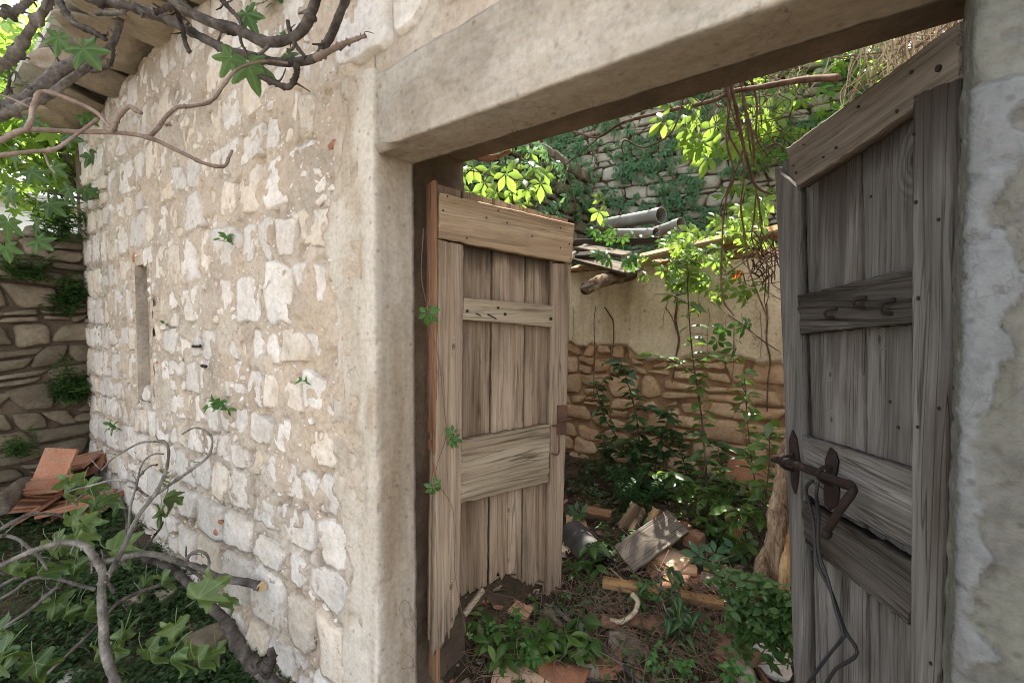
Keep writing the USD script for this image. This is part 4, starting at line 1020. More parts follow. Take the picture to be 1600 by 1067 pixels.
# ------------------------------------------------------------------ leaves
def leaf_shape(outline, fold=0.25, curl=0.3, wave=0.0, seed=0):
    """outline: (x, half-width) stations along the midrib, length 1."""
    o = np.asarray(outline, float)
    x = o[:, 0]; w = o[:, 1]
    z0 = -curl * x ** 2
    v, f = [], []
    n = len(x)
    rs = np.random.RandomState(seed)
    for s, k in ((-1, -1.0), (0, 0), (1, 1.0)):
        wv = wave * np.sin(x * 17 + s) if s else 0
        v.append(np.stack([x, k * w * math.cos(fold), z0 + np.abs(k) * w * math.sin(fold) + wv * (w > .02)], 1))
    v = np.vstack(v)
    for i in range(n - 1):
        for a, b in ((0, n), (n, 2 * n)):
            f += [[a + i, a + i + 1, b + i + 1], [a + i, b + i + 1, b + i]]
    return v, np.array(f)


ELL = leaf_shape([(0, .01), (.06, .012), (.2, .12), (.4, .2), (.6, .19), (.8, .11), (.93, .035), (1, .004)], .3, .22)
LANCE = leaf_shape([(0, .01), (.15, .06), (.4, .12), (.7, .09), (1, .003)], .3, .3)
OVAL = leaf_shape([(0, .01), (.15, .17), (.4, .30), (.7, .23), (.9, .09), (1, .004)], .25, .25)
LEAFLET = leaf_shape([(0, .008), (.10, .010), (.22, .08), (.42, .19), (.62, .215), (.8, .13), (.92, .045), (1, .003)], .25, .30)
CURLED = leaf_shape([(0, .02), (.12, .2), (.35, .34), (.6, .30), (.85, .14), (1, .02)], .95, .8, .03)


def rotx(a):
    return np.array([[1, 0, 0], [0, math.cos(a), -math.sin(a)], [0, math.sin(a), math.cos(a)]])


def rotz(a):
    return np.array([[math.cos(a), -math.sin(a), 0], [math.sin(a), math.cos(a), 0], [0, 0, 1]])


def roty(a):
    return np.array([[math.cos(a), 0, math.sin(a)], [0, 1, 0], [-math.sin(a), 0, math.cos(a)]])


def creeper_leaf(seed=0, n=5):
    rs = np.random.RandomState(seed)
    m = MB()
    for k in range(n):
        a = (k - (n - 1) / 2) * math.radians(58 if n == 5 else 65) + rs.uniform(-.12, .12)
        s = (1 - 0.10 * abs(k - (n - 1) / 2)) * rs.uniform(.9, 1.08)
        v, f = LEAFLET
        v = (v * s) @ roty(rs.uniform(.0, .45)).T @ rotz(a).T
        m.add((v, f))
    return m.get()


CREEP = [creeper_leaf(k) for k in range(5)]


def fig_outline(deep=0.45):
    """radius against angle: a long middle lobe, two side lobes and two small basal ones"""
    th = np.linspace(-math.pi * 0.9, math.pi * 0.9, 73)
    lobes = [(0, 1.08, .50), (.95, .98, .46), (-.95, .98, .46), (1.9, .72, .46), (-1.9, .72, .46)]
    r = np.full(th.shape, (1 - deep) * .68)
    for c, a, w in lobes:
        r = np.maximum(r, a * np.exp(-np.abs((th - c) / w) ** 1.25 * .80))
    r = r * (1 + 0.018 * np.sin(th * 47))
    return th, r * np.where(np.abs(th) > 2.45, 1 - (np.abs(th) - 2.45) * 1.2, 1)


FIGMASK = {}


def fig_leaf(seed=0, droop=0.5, deep=0.45, fold=0.25, nr=7, wilt=0.0):
    rs = np.random.RandomState(seed)
    th, r = fig_outline(deep)
    x0 = 0.32
    V = [[x0, 0, 0.0]]
    rel = np.linspace(0, 1, nr + 1)[1:]
    for q in rel:
        for t, rr in zip(th, r):
            V.append([x0 + math.cos(t) * rr * q * 0.68, math.sin(t) * rr * q * 0.68, 0])
    V = np.array(V)
    n = len(th)
    f = [[0, 1 + i, 2 + i] for i in range(n - 1)]
    for j in range(nr - 1):
        a, b = 1 + j * n, 1 + (j + 1) * n
        for i in range(n - 1):
            f += [[a + i, b + i, b + i + 1], [a + i, b + i + 1, a + i + 1]]
    ang = np.arctan2(V[:, 1], V[:, 0] - x0); rad = np.hypot(V[:, 0] - x0, V[:, 1])
    V[:, 2] = -droop * V[:, 0] ** 2 * 0.5 + fold * np.abs(V[:, 1]) * 0.7 - droop * V[:, 1] ** 2 + 0.07 * rad * np.cos(ang * 6.6) + 0.05 * rad ** 2 * np.sin(ang * 15 + seed) + 0.03 * (noise(V * 7 + seed * 3.3, seed) - .5)
    if wilt:                                                         # limp: folded along the midrib, tips curling
        y = V[:, 1].copy(); a = wilt * (1 + .25 * np.sin(V[:, 0] * 6 + seed))
        V[:, 1] = y * np.cos(a); V[:, 2] = V[:, 2] * .4 - np.abs(y) * np.sin(a) + .10 * np.sin(V[:, 0] * 9 + y * 7 + seed)
        V[:, 2] -= .25 * V[:, 0] ** 2
    pet = tube([(-.22, .05 * math.sin(seed * 2.1), -.14), (-.08, .03 * math.sin(seed * 2.1), -.04), (0.10, 0, .0), (x0, 0, -.0)], .010, .008, 5, n=7)
    m = MB().add((V, np.array(f))).add(pet)
    dth = np.min([np.abs((ang - c) * np.maximum(rad, .02)) + (.15 if abs(c) > 1.5 else 0) * rad * .05 for c in (0, .95, -.95, 1.95, -1.95)], axis=0)
    FIGMASK[seed] = np.concatenate([np.clip(1 - dth / .016, 0, 1) * .7, np.full(len(pet[0]), .7)])
    return m.get()


FIG = [fig_leaf(k, .30 + .08 * k, .30 + .06 * (k % 3), .1 + .05 * k) for k in range(5)]
FIGLOW = [fig_leaf(10 + k, .4 + .1 * k, .45, .2, nr=1) for k in range(3)]
LIMP = [fig_leaf(30 + k, .5, .28, .1, wilt=.22 + .10 * k) for k in range(5)]
WILT = [fig_leaf(20 + k, .4, .38, .1, wilt=.60 + .12 * k) for k in range(5)]


def rnd_frame(rs, o, up=0.6):
    """a random leaf attitude, its upper face more or less to the sky"""
    z = rs.normal(size=3) * (1 - up) + np.array([0, 0, up * 1.6])
    x = rs.normal(size=3)
    x = x - z * (x @ z) / (z @ z)
    return frame(o, x, z)


def scatter(shapes, pos, size, up, rs):
    """many small leaves at once, their upper faces more or less to the sky"""
    pos, size = np.asarray(pos, float), np.asarray(size, float)
    n = len(pos)
    z = rs.normal(size=(n, 3)) * (1 - up) + np.array([0, 0, up * 1.6])
    z /= np.linalg.norm(z, axis=1, keepdims=True)
    x = rs.normal(size=(n, 3)); x -= z * np.sum(x * z, 1, keepdims=True); x /= np.linalg.norm(x, axis=1, keepdims=True)
    M = np.stack([x, np.cross(z, x), z], 2) * size[:, None, None]
    mb, which = MB(), rs.randint(len(shapes), size=n)
    for k, (v, f) in enumerate(shapes):
        i = np.nonzero(which == k)[0]
        if len(i):
            V = np.einsum("nij,vj->nvi", M[i], v) + pos[i][:, None, :]
            F = np.asarray(f)[None] + (np.arange(len(i)) * len(v))[:, None, None]
            mb.add((V.reshape(-1, 3), F.reshape(-1, 3)))
    return mb.get()


def leaf_run(mb_or_parent, name, shapes, mat, places, cap=300, rest="leaf_mass"):
    """each (frame, size) becomes a leaf part of its own; those past the cap are joined"""
    mb = MB()
    for k, (fr, s) in enumerate(places):
        g = tf(shapes[k % len(shapes)], fr, s)
        if k < cap:
            obj(name, g, X[mat], mb_or_parent)
        else:
            mb.add(g)
    if mb.n:
        tag(obj(rest, mb.get(), X[mat], mb_or_parent), kind="stuff")


def pts_px(pts, depth):
    """pixels, each with its distance from the eye along the view (a number, or one per point)"""
    d = depth if np.ndim(depth) else [depth] * len(pts)
    return [at(x, y, dd) for (x, y), dd in zip(pts, d)]


def lerp(a, b, n):
    return list(np.linspace(a, b, n))


def limb(pts, r0, r1, seed, n=None, spurs=5, wob=.012):
    """a branch with short spurs and swollen nodes"""
    mb = MB().add(tube(pts, r0, r1, 10, n=n or len(pts) * 8, wob=wob, seed=seed, knots=10))
    rs_ = np.random.RandomState(seed + 5)
    c = spline(pts, 60)
    for k in range(spurs):
        i = rs_.randint(6, 58)
        d = rs_.normal(size=3); d -= CA * (d @ CA) * .5; d /= np.linalg.norm(d)
        L = rs_.uniform(.012, .05); r = (r0 + (r1 - r0) * i / 60)
        mb.add(tube([c[i], c[i] + d * (r + L * .5), c[i] + d * (r + L) + rs_.normal(size=3) * .01], r * .40, r * .22, 6, n=6, seed=seed + k))
    return mb.get()


# ------------------------------------------------------------------ the fig tree reaching in from the upper left
Z1 = lambda pts: [(x * .375, y * .375) for x, y in pts]
fig = thing("fig_tree", "fig tree with bare grey limbs reaching across the top left of the wall", "tree")
TR = np.array([-4.3, -1.75, 0.0])
fz = float(ground_z(TR[0], TR[1]))
obj("trunk", tube([(TR[0], TR[1], fz - .2), (TR[0] + .05, TR[1] + .05, fz + .8), (TR[0] + .2, TR[1] + .1, fz + 1.7), (TR[0] + .3, TR[1] + .2, 3.0)], .13, .09, 12, wob=.08), X["fig_bark"], fig)
FB = [
    ([(-120, 380), (0, 272), (60, 240), (130, 130), (190, 30), (215, -60)], lerp(1.9, 1.6, 6), .021, .012, "fig_bark"),
    ([(-160, 470), (0, 452), (120, 400), (230, 310), (330, 250), (440, 180), (500, 105)], lerp(2.5, 2.6, 7), .042, .020, "fig_bark"),
    ([(-100, 500), (0, 485), (100, 440), (200, 400), (300, 330), (400, 240), (470, 180), (495, 105), (520, -40)], lerp(2.2, 2.3, 9), .024, .012, "fig_bark"),
    ([(300, -60), (380, 0), (500, 20), (620, 60), (720, 100), (850, 160), (950, 210), (1080, 245), (1200, 262), (1310, 245), (1350, 195), (1380, 140), (1410, 60), (1450, -30)], lerp(1.75, 1.35, 14), .016, .012, "dark_bark"),
    ([(1310, 245), (1400, 200), (1470, 172), (1525, 152)], lerp(1.40, 1.36, 4), .010, .005, "vine_bark"),
    ([(640, -60), (720, 0), (790, 55), (900, 100), (1000, 130), (1100, 175), (1200, 165), (1260, 120), (1300, 40), (1325, -40)], lerp(1.45, 1.2, 10), .016, .013, "dark_bark"),
    ([(735, 25), (745, 70), (765, 130), (775, 180), (793, 222)], lerp(1.45, 1.5, 5), .008, .006, "dark_bark"),
    ([(640, 50), (680, 35), (730, 20), (740, -20)], 1.5, .009, .007, "dark_bark"),
    ([(1075, 315), (1110, 335), (1150, 348), (1210, 365), (1238, 320), (1240, 262)], lerp(1.45, 1.38, 6), .008, .009, "dark_bark"),
    ([(1200, 90), (1212, 130), (1225, 165), (1250, 210), (1275, 240)], lerp(1.42, 1.40, 5), .006, .005, "dark_bark"),
    ([(0, 60), (60, 50), (110, 20), (150, -20)], 1.7, .014, .010, "fig_bark"),
    ([(240, 0), (300, 90), (380, 130), (440, 165)], 2.2, .014, .012, "dark_bark"),
    ([(900, -30), (950, 30), (1000, 80), (1010, 130)], 1.35, .007, .005, "dark_bark"),
    ([(400, 60), (500, 50), (560, 25), (650, 45)], 2.0, .010, .007, "fig_bark"),
    ([(380, 300), (430, 285), (460, 262), (470, 200)], 2.25, .009, .007, "dark_bark"),
    ([(0, 250), (60, 300), (90, 350), (130, 372)], 2.1, .007, .005, "dark_bark"),
    ([(200, 800), (300, 820), (400, 825), (490, 800), (520, 740), (515, 650)], 3.4, .012, .008, "dark_bark"),
    ([(500, 775), (560, 772)], 3.4, .010, .012, "dark_bark"),
    ([(20, 400), (40, 330), (30, 240), (60, 180)], 2.4, .007, .005, "dark_bark"),
    ([(160, 140), (200, 190), (240, 250), (260, 330)], 2.6, .006, .004, "dark_bark"),
]
for k, (p, d, r0, r1, m_) in enumerate(FB):
    obj("branch", limb(pts_px(Z1(p), d), r0, r1, k, spurs=3 + len(p) // 2), X[m_], fig)
b0 = pts_px(Z1([(-160, 470)]), 2.5)[0]
for k, (p, d) in enumerate((((-120, 380), 1.9), ((-160, 470), 2.5), ((-100, 500), 2.2), ((300, -60), 1.75), ((640, -60), 1.45))):
    e_ = pts_px(Z1([p]), d)[0]
    s_ = np.array([TR[0] + .3, TR[1] + .2, 2.7 + .06 * k])
    obj("limb", tube([s_, (s_ + e_) / 2 + [0, -.1, .12], e_], .05, .03 if k in (1,) else .019, 9, wob=.05, seed=60 + k), X["fig_bark"], fig)


def facing(o, up, roll=0.0, tilt=0.0):
    """a leaf seen from the front: +x towards the image direction 'up' (pixels), its upper face towards the eye"""
    ux, uy = up
    x = CR * ux - CU * uy
    z = -CA * math.cos(tilt) + np.array([0, 0, 1]) * math.sin(tilt)
    return frame(o, x, z + CR * roll)


FL = [((315, 165), (1, 1.2), 2.0, .16), ((250, 120), (-.3, 1), 2.1, .13), ((1010, 20), (.4, 1), 1.4, .095), ((985, 205), (-.8, 1), 1.42, .10), ((1020, 215), (.35, 1.2), 1.42, .125), ((1150, 140), (.9, .3), 1.5, .07), ((1180, 215), (1, .6), 1.5, .06), ((1040, 105), (.2, -1), 1.42, .06),
      ((230, 75), (-1, .2), 2.1, .12), ((330, 780), (1, .4), 3.3, .16), ((440, 770), (1, .3), 3.3, .15), ((510, 630), (.9, -.1), 3.3, .17), ((300, 760), (-.6, 1), 3.2, .18), ((160, 900), (-.4, .9), 3.0, .15), ((40, 890), (-.3, 1), 2.8, .17), ((130, 990), (.9, .5), 2.9, .15), ((360, 620), (.5, .9), 3.4, .17), ((180, 830), (.9, .7), 2.9, .16),
      ((60, 770), (-.6, .8), 2.7, .16), ((100, 700), (.8, .4), 2.8, .15), ((10, 1000), (.3, 1), 2.7, .14), ((200, 680), (.8, .7), 3.1, .15), ((250, 560), (.9, .2), 2.9, .14), ((330, 470), (.9, .5), 3.1, .14), ((60, 600), (-.3, 1), 2.6, .14), ((120, 470), (.2, 1), 2.8, .13)]
for k, (p, d_, dep, s_) in enumerate(FL):
    o = pts_px(Z1([p]), dep)[0]
    obj("leaf", tf(FIG[k % 5], facing(o, d_, roll=.35 * math.sin(k * 2.3), tilt=.4 + .35 * math.sin(k * 1.7)), s_), X["fig_leaf"], fig, mask=FIGMASK[k % 5])
rs = np.random.RandomState(44)
pl = []
for k in range(120):
    px_, py_ = rs.uniform(-10, 165), rs.uniform(-20, 330)
    if px_ > 60 and py_ > 60 + (165 - px_) * 2.4:
        continue
    pl.append((rnd_frame(rs, at(px_, py_, rs.uniform(3.0, 4.6)), .55), rs.uniform(.11, .17)))
leaf_run(fig, "leaf", FIGLOW, "tree_leaf", pl, 300)

# bare grape cane in front of the wall
cane = thing("dry_grape_cane", "pale brown knotty grape cane crossing in front of the eaves", "vine")
CB = [([(-60, 600), (0, 585), (100, 540), (280, 545), (460, 550), (620, 572), (740, 625), (850, 680), (930, 692), (950, 660), (967, 628)], lerp(1.15, 1.32, 11), .0075, .004),
      ([(108, 540), (130, 500), (140, 440), (180, 380), (300, 420), (400, 468), (440, 510), (462, 535)], lerp(1.16, 1.2, 8), .007, .004),
      ([(462, 550), (480, 520), (500, 480), (540, 445), (560, 455), (590, 472)], 1.2, .006, .005),
      ([(620, 572), (660, 530), (690, 490), (740, 448), (800, 440), (880, 415), (950, 330), (1000, 285), (1100, 258), (1200, 265)], lerp(1.24, 1.4, 10), .0055, .004),
      ([(-60, 660), (0, 650), (120, 635), (220, 625), (280, 590), (330, 550), (410, 492)], lerp(1.1, 1.2, 7), .006, .004),
      ([(185, 640), (200, 690), (230, 725)], 1.15, .003, .002), ([(690, 520), (700, 515), (712, 522)], 1.25, .004, .003), ([(-40, 380), (0, 395), (60, 415), (130, 450)], 1.3, .004, .003)]
for k, (p, d, r0, r1) in enumerate(CB):
    obj("cane", tube(pts_px(Z1(p), d), r0, r1, 8, n=len(p) * 7, wob=.006, seed=90 + k, knots=len(p)), X["vine_bark"], cane)

# trees beyond the garden wall
def crown_tree(label, base, h, r, n, seed, size=.16, mat="tree_leaf"):
    t = thing("garden_tree", label, "tree")
    bz = float(ground_z(base[0], base[1]))
    rs = np.random.RandomState(seed)
    top = np.array([base[0], base[1], bz + h])
    obj("trunk", tube([(base[0], base[1], bz - .2), (base[0] + .1, base[1] + .1, bz + h * .35), (base[0], base[1], bz + h * .8)], .16, .05, 9, wob=.1, seed=seed), X["fig_bark"], t)
    m, centres = MB(), []
    for k in range(16):
        d = rs.normal(size=3); d /= np.linalg.norm(d)
        c = top + d * r * rs.uniform(.35, .95) * np.array([1, 1, .8]) - [0, 0, r * .2]
        centres.append(c)
        m.add(tube([top - [0, 0, h * .45], (top + c) / 2 - [0, 0, .2], c], .035, .012, 6, wob=.1, seed=seed + k))
    obj("limbs", m.get(), X["fig_bark"], t)
    c = np.array(centres)[rs.randint(16, size=n)] + rs.normal(size=(n, 3)) * r * .24
    tag(obj("crown", scatter(FIGLOW, c, rs.uniform(.7, 1.2, n) * size, .5, rs), X[mat], t), kind="stuff")


crown_tree("leafy bright green tree behind the garden wall, nearest the house", (-6.9, .5), 3.5, 1.3, 1700, 1)
crown_tree("leafy bright green tree behind the garden wall, between the other two", (-7.0, -.9), 3.9, 1.4, 1700, 5)
crown_tree("leafy bright green tree behind the garden wall, at the picture's left edge", (-8.2, -1.6), 4.6, 1.7, 1500, 2)
house = thing("white_house", "whitewashed house glimpsed through leaves beyond the garden wall", "house")
obj("wall", box(-13.5, -11, -3.5, 1.2, 0, 3.75), X["whitewash"], house, smooth=False)
obj("roof", board((-3.8, 0), (1.5, 0), (1.5, .12), (-3.8, .12), -1.6, 1.6, 3, 10, 4) if False else box(-13.8, -10.8, -3.8, 1.5, 3.753, 3.88), X["slab"], house, smooth=False)
w_ = obj("window", box(-11.02, -10.96, -0.9, -0.1, 2.2, 3.2), X["slab"], house, smooth=False)
obj("pane", box(-10.958, -10.95, -0.85, -0.15, 2.25, 3.15), X["far_glass"], w_, smooth=False)

# ferns and ivy on the garden wall
def fuzzy(name, label, cat, centre, spread, n, mat, size, seed, shape=LANCE, stems=5, group=None, hang=0.0):
    t = thing(name, label, cat, group=group)
    rs = np.random.RandomState(seed)
    c = np.asarray(centre, float); sp = np.asarray(spread, float)
    mb, m2 = MB(), MB()
    roots = c - np.array([0, 0, sp[2] * (0.8 - hang)])
    per = max(1, n // max(stems, 1))
    for s in range(stems):
        tip = c + rs.normal(size=3) * sp * .6 + [0, 0, sp[2] * (.5 - hang)]
        mid = (roots + tip) / 2 + rs.normal(size=3) * sp * .2
        st = spline([roots + rs.normal(size=3) * sp * [.35, .35, .05], mid, tip], 12)
        mb.add(tube(st, .0022, .001, 5, n=10))
        for k in range(per):
            i = rs.randint(2, 12)
            d = rs.normal(size=3); d[2] = abs(d[2]) * .5; d /= np.linalg.norm(d)
            m2.add(tf(shape, frame(st[i] + rs.normal(size=3) * .012, d, [0, 0, 1] + rs.normal(size=3) * .4), size * rs.uniform(.6, 1.2)))
    obj("stems", mb.get(), X["sprig_leaf"], t)
    tag(obj("leaves", m2.get(), X[mat], t), kind="stuff")
    return t


GW = lambda x, y, o=0.05: on(x, y, 0, CORNER + 0.05 + o)
fuzzy("wall_fern", "bright feathery plant on top of the garden wall at the corner", "plant", GW(95, 340, .08), (.12, .22, .20), 840, "weed_leaf", .067, 3, stems=28)
fuzzy("wall_fern", "dark plant hanging down the garden wall below the feathery one", "plant", GW(108, 455, .06), (.08, .11, .22), 600, "fern_leaf", .067, 4, stems=22, hang=.5)
fuzzy("wall_fern", "dark green tuft growing from the garden wall near its foot", "plant", GW(110, 610, .06), (.09, .11, .13), 600, "fern_leaf", .074, 5, stems=22)
fuzzy("wall_fern", "tangled dark growth on the wall top by the picture's edge", "plant", GW(40, 420, .05), (.06, .2, .10), 400, "fern_leaf", .067, 6, stems=14)
fuzzy("wall_fern", "small weed low on the garden wall behind the tile heap", "plant", GW(30, 700, .06), (.06, .12, .07), 240, "weed_leaf", .060, 7, stems=10)

# sprigs rooted in the joints of the house front
def sprig(px_, py_, n, size, label, seed, shape=OVAL, mat="sprig_leaf"):
    t = thing("wall_sprig", label, "plant")
    o = on(px_, py_, 1, -0.004)
    rs = np.random.RandomState(seed)
    for k in range(n):
        a = math.pi * (k + .5) / n + rs.uniform(-.2, .2)
        tip = o + np.array([math.cos(a) * size * 1.2, -size * rs.uniform(.6, 1.3), math.sin(a) * size * .9 + size * .1])
        mid = (o + tip) / 2
        obj("stalk", tube([o, mid + [0, -.01, .01], tip], .0016, .001, 5, n=6), X["sprig_leaf"], t)
        for q, b in enumerate((mid, tip, tip)):
            x = (tip - o) + rs.normal(size=3) * size * .8
            obj("leaf", tf(shape, frame(b, x, [0, -1, .8]), size * rs.uniform(.7, 1.0)), X[mat], t)


sprig(368, 385, 3, .042, "tiny sprig in a joint high on the stone wall", 1)
sprig(358, 642, 6, .055, "larger leafy sprig in a joint at mid height of the stone wall", 2)
sprig(487, 603, 2, .030, "single small sprig close to the plastered door jamb", 3)
sprig(268, 513, 1, .030, "faint green sprig right of the walled slit", 4)
sprig(190, 672, 4, .05, "sprig low on the wall left of the slit", 5)
sprig(443, 6, 12, .06, "leafy sprig hanging at the top edge of the wall", 6)
for k, (a, b) in enumerate((((292, 541), (312, 541)), ((310, 571), (321, 572)))):
    t = thing("iron_peg", ("longer rusty iron peg" if k == 0 else "short rusty peg stub") + " driven into the stone wall", "peg")
    p0, p1 = on(*a, 1, -.005), on(*b, 1, -.03)
    obj("shaft", tube([p0 + [0, .04, 0], (p0 + p1) / 2, p1], .009, .007, 8, n=8), X["nail"], t)
    obj("head", lump((.011, .009, .011), 70 + k)[0] + p1 if False else (lump((.011, .009, .011), 70 + k)[0] + p1, lump((.011, .009, .011), 70 + k)[1]), X["nail"], t)
# ------------------------------------------------------------------ the heap of cut fig branches at the lower left
Z3 = lambda pts: [(x * .3814, 660 + y * .3814) for x, y in pts]


def ground_hit(px_, py_, lift=0.0):
    """where the ground lies under a pixel"""
    d = ray(px_, py_)
    lo, hi = 0.3, 9.0
    for t in np.arange(0.3, 9, 0.03):
        p = EYE + d * t
        if p[2] < float(ground_z(p[0], p[1])) + lift:
            return p
    return EYE + d * 4


cut = []
HB = [
    ("thick dark cut limb lying against the foot of the wall", "dark_bark", [
        ([(1180, 1130), (1100, 1050), (1010, 960), (930, 830), (880, 760), (800, 690), (720, 620), (640, 575), (590, 555)], lerp(1.55, 2.15, 9), .034, .020),
        ([(1080, 1010), (1100, 985), (1100, 945)], 1.60, .028, .026),
        ([(830, 690), (830, 640), (790, 610), (760, 590)], 1.9, .010, .008),
        ([(720, 625), (640, 670), (560, 700), (480, 745), (400, 830), (300, 930), (180, 1045)], lerp(2.0, 1.75, 7), .012, .008),
        ([(590, 555), (570, 500), (545, 450), (520, 400)], 2.2, .008, .005), ([(590, 520), (620, 480), (655, 430), (667, 405)], 2.25, .009, .006)]),
    ("cut limb with a pale sawn end lying on the heap", "fig_bark", [
        ([(1068, 672), (1020, 655), (900, 640), (830, 600), (760, 575), (680, 550), (600, 540), (500, 550), (390, 575), (300, 595), (200, 612), (100, 628), (0, 672), (-80, 740)], lerp(1.95, 2.05, 14), .023, .013),
        ([(760, 562), (785, 535), (820, 527), (850, 550), (856, 595)], lerp(1.95, 1.93, 5), .009, .006),
        ([(470, 700), (430, 640), (400, 600)], 2.0, .009, .010),
        ([(390, 685), (330, 670), (260, 650), (200, 640), (130, 640), (60, 690), (0, 722), (-50, 760)], lerp(1.95, 1.9, 8), .010, .009),
        ([(240, 668), (190, 710), (130, 762), (40, 822), (-40, 880)], 1.85, .010, .009)]),
    ("pale arching cut branch with a long forked twig", "pale_bark", [
        ([(500, 1120), (470, 1040), (440, 930), (425, 800), (410, 690), (415, 620), (390, 560), (340, 505), (280, 490), (230, 497), (160, 515), (90, 545), (20, 578), (-60, 610)], lerp(1.55, 1.75, 14), .021, .011),
        ([(420, 670), (460, 600), (500, 520), (530, 450), (565, 380), (620, 305), (660, 240), (685, 180), (690, 115), (668, 76), (620, 75), (560, 85), (470, 140), (415, 195)], lerp(1.66, 2.1, 14), .013, .005),
        ([(612, 312), (650, 285), (710, 240), (790, 190), (850, 145), (868, 95), (862, 55), (830, 30), (790, 25), (745, 48)], lerp(1.9, 2.05, 10), .010, .005),
        ([(605, 300), (570, 270), (540, 240), (480, 233), (400, 248), (330, 270), (280, 285)], lerp(1.9, 2.0, 7), .007, .004),
        ([(515, 505), (530, 420), (545, 320), (560, 250), (575, 185), (605, 145), (640, 128), (672, 128)], lerp(1.85, 2.0, 8), .007, .004),
        ([(556, 250), (575, 215), (610, 182), (640, 175)], 1.95, .006, .004), ([(410, 190), (370, 130), (450, 128), (480, 135)], 2.1, .003, .003)]),
    ("grey cut branch curving over the left of the heap", "pale_bark", [
        ([(-60, 470), (0, 438), (60, 405), (120, 382), (180, 372), (240, 375), (265, 388)], lerp(1.9, 2.2, 7), .012, .007),
        ([(0, 468), (20, 466), (70, 480), (115, 512), (160, 550), (195, 602)], lerp(1.8, 1.9, 6), .009, .008),
        ([(300, 330), (340, 300), (400, 287), (460, 295), (500, 335), (515, 390), (510, 470)], lerp(2.3, 2.3, 7), .010, .007)]),
]
for k, (lab, mt, runs) in enumerate(HB):
    t = thing("cut_fig_branch", lab, "branch")
    cut.append(t)
    for j, (p, d, r0, r1) in enumerate(runs):
        obj("limb" if j == 0 else "twig", limb(pts_px(Z3(p), d), r0 * .74, r1 * .70, 200 + 10 * k + j, spurs=2 + len(p) // 2, wob=.018), X[mt], t)
s0, s1 = pts_px(Z3([(1068, 672), (1010, 655)]), 1.95)
dv = (s0 - s1) / np.linalg.norm(s0 - s1)
m = trimesh.creation.cylinder(radius=.021, height=.012, sections=20)
fr = frame(s0 + dv * .002, np.cross(dv, [0.1, 0, 1]), dv)
fr[:3, 2] = dv; fr[:3, 1] = np.cross(dv, fr[:3, 0])
dcut = CA * -0.75 + dv * .6; dcut /= np.linalg.norm(dcut)
fr2 = np.eye(4); fr2[:3, 2] = dcut; fr2[:3, 0] = np.cross([0, 0, 1], dcut) / np.linalg.norm(np.cross([0, 0, 1], dcut)); fr2[:3, 1] = np.cross(fr2[:3, 2], fr2[:3, 0]); fr2[:3, 3] = s0 + dv * .004
obj("sawn_end", tf((np.array(m.vertices), np.array(m.faces)), fr2), X["cut_wood"], cut[1], smooth=False)
# wilted leaves on the cut branches: (branch, pixel, direction of the tip, distance, size)
WL = [(0, (775, 745), (.5, -.35), 1.62, .115), (0, (720, 800), (-.1, 1), 1.6, .10), (0, (740, 885), (-.5, 1), 1.52, .12), (0, (570, 900), (.5, .9), 1.62, .10), (0, (520, 820), (-.3, 1), 1.66, .13), (0, (470, 900), (-.3, 1), 1.6, .10), (0, (390, 900), (-.1, 1), 1.7, .09), (0, (880, 900), (.2, 1), 1.6, .08), (0, (890, 700), (.2, 1), 1.8, .085), (0, (780, 930), (.4, .8), 1.5, .09),
      (2, (290, 200), (-.1, 1), 2.2, .12), (2, (270, 230), (-.2, 1), 2.2, .11), (2, (345, 215), (.1, 1), 2.2, .12), (2, (380, 290), (.2, 1), 2.15, .12), (2, (420, 290), (.1, 1), 2.15, .10), (2, (270, 350), (.2, 1), 2.05, .11), (2, (320, 380), (.5, .8), 2.05, .10), (2, (300, 430), (.2, 1), 2.0, .10), (2, (690, 260), (-.3, 1), 2.05, .13), (2, (660, 330), (-.1, 1), 2.05, .10), (2, (660, 185), (-.2, 1), 2.05, .07),
      (1, (420, 510), (.9, .25), 2.0, .13), (1, (310, 545), (-.1, 1), 1.95, .12), (1, (150, 570), (.3, 1), 1.9, .11), (1, (100, 590), (-.3, 1), 1.9, .09), (1, (230, 700), (-.2, 1), 1.85, .12), (1, (330, 720), (.1, 1), 1.85, .11), (1, (280, 740), (-.3, 1), 1.85, .10), (1, (600, 620), (-.2, 1), 1.95, .11), (1, (640, 610), (.3, .8), 1.95, .09),
      (3, (60, 880), (-.5, .8), 1.55, .13), (3, (130, 940), (.2, 1), 1.55, .11), (3, (20, 960), (-.5, .3), 1.5, .10), (3, (10, 560), (.4, .8), 1.8, .08), (3, (180, 460), (.6, .6), 2.1, .12), (3, (240, 460), (.4, .9), 2.1, .11), (3, (40, 830), (-.6, .4), 1.6, .10)]
for k, (b, p, d_, dep, s_) in enumerate(WL):
    o = pts_px(Z3([p]), dep)[0]
    hang = d_[1] > .9
    sh = WILT[k % 5] if hang else LIMP[k % 5]
    obj("leaf", tf(sh, facing(o, d_, roll=(.9 if hang else .3) * math.sin(k * 2.1), tilt=.1 + .3 * (k % 3)), s_ * 1.3), X["wilt_leaf"], cut[b], mask=FIGMASK[(20 if hang else 30) + k % 5])

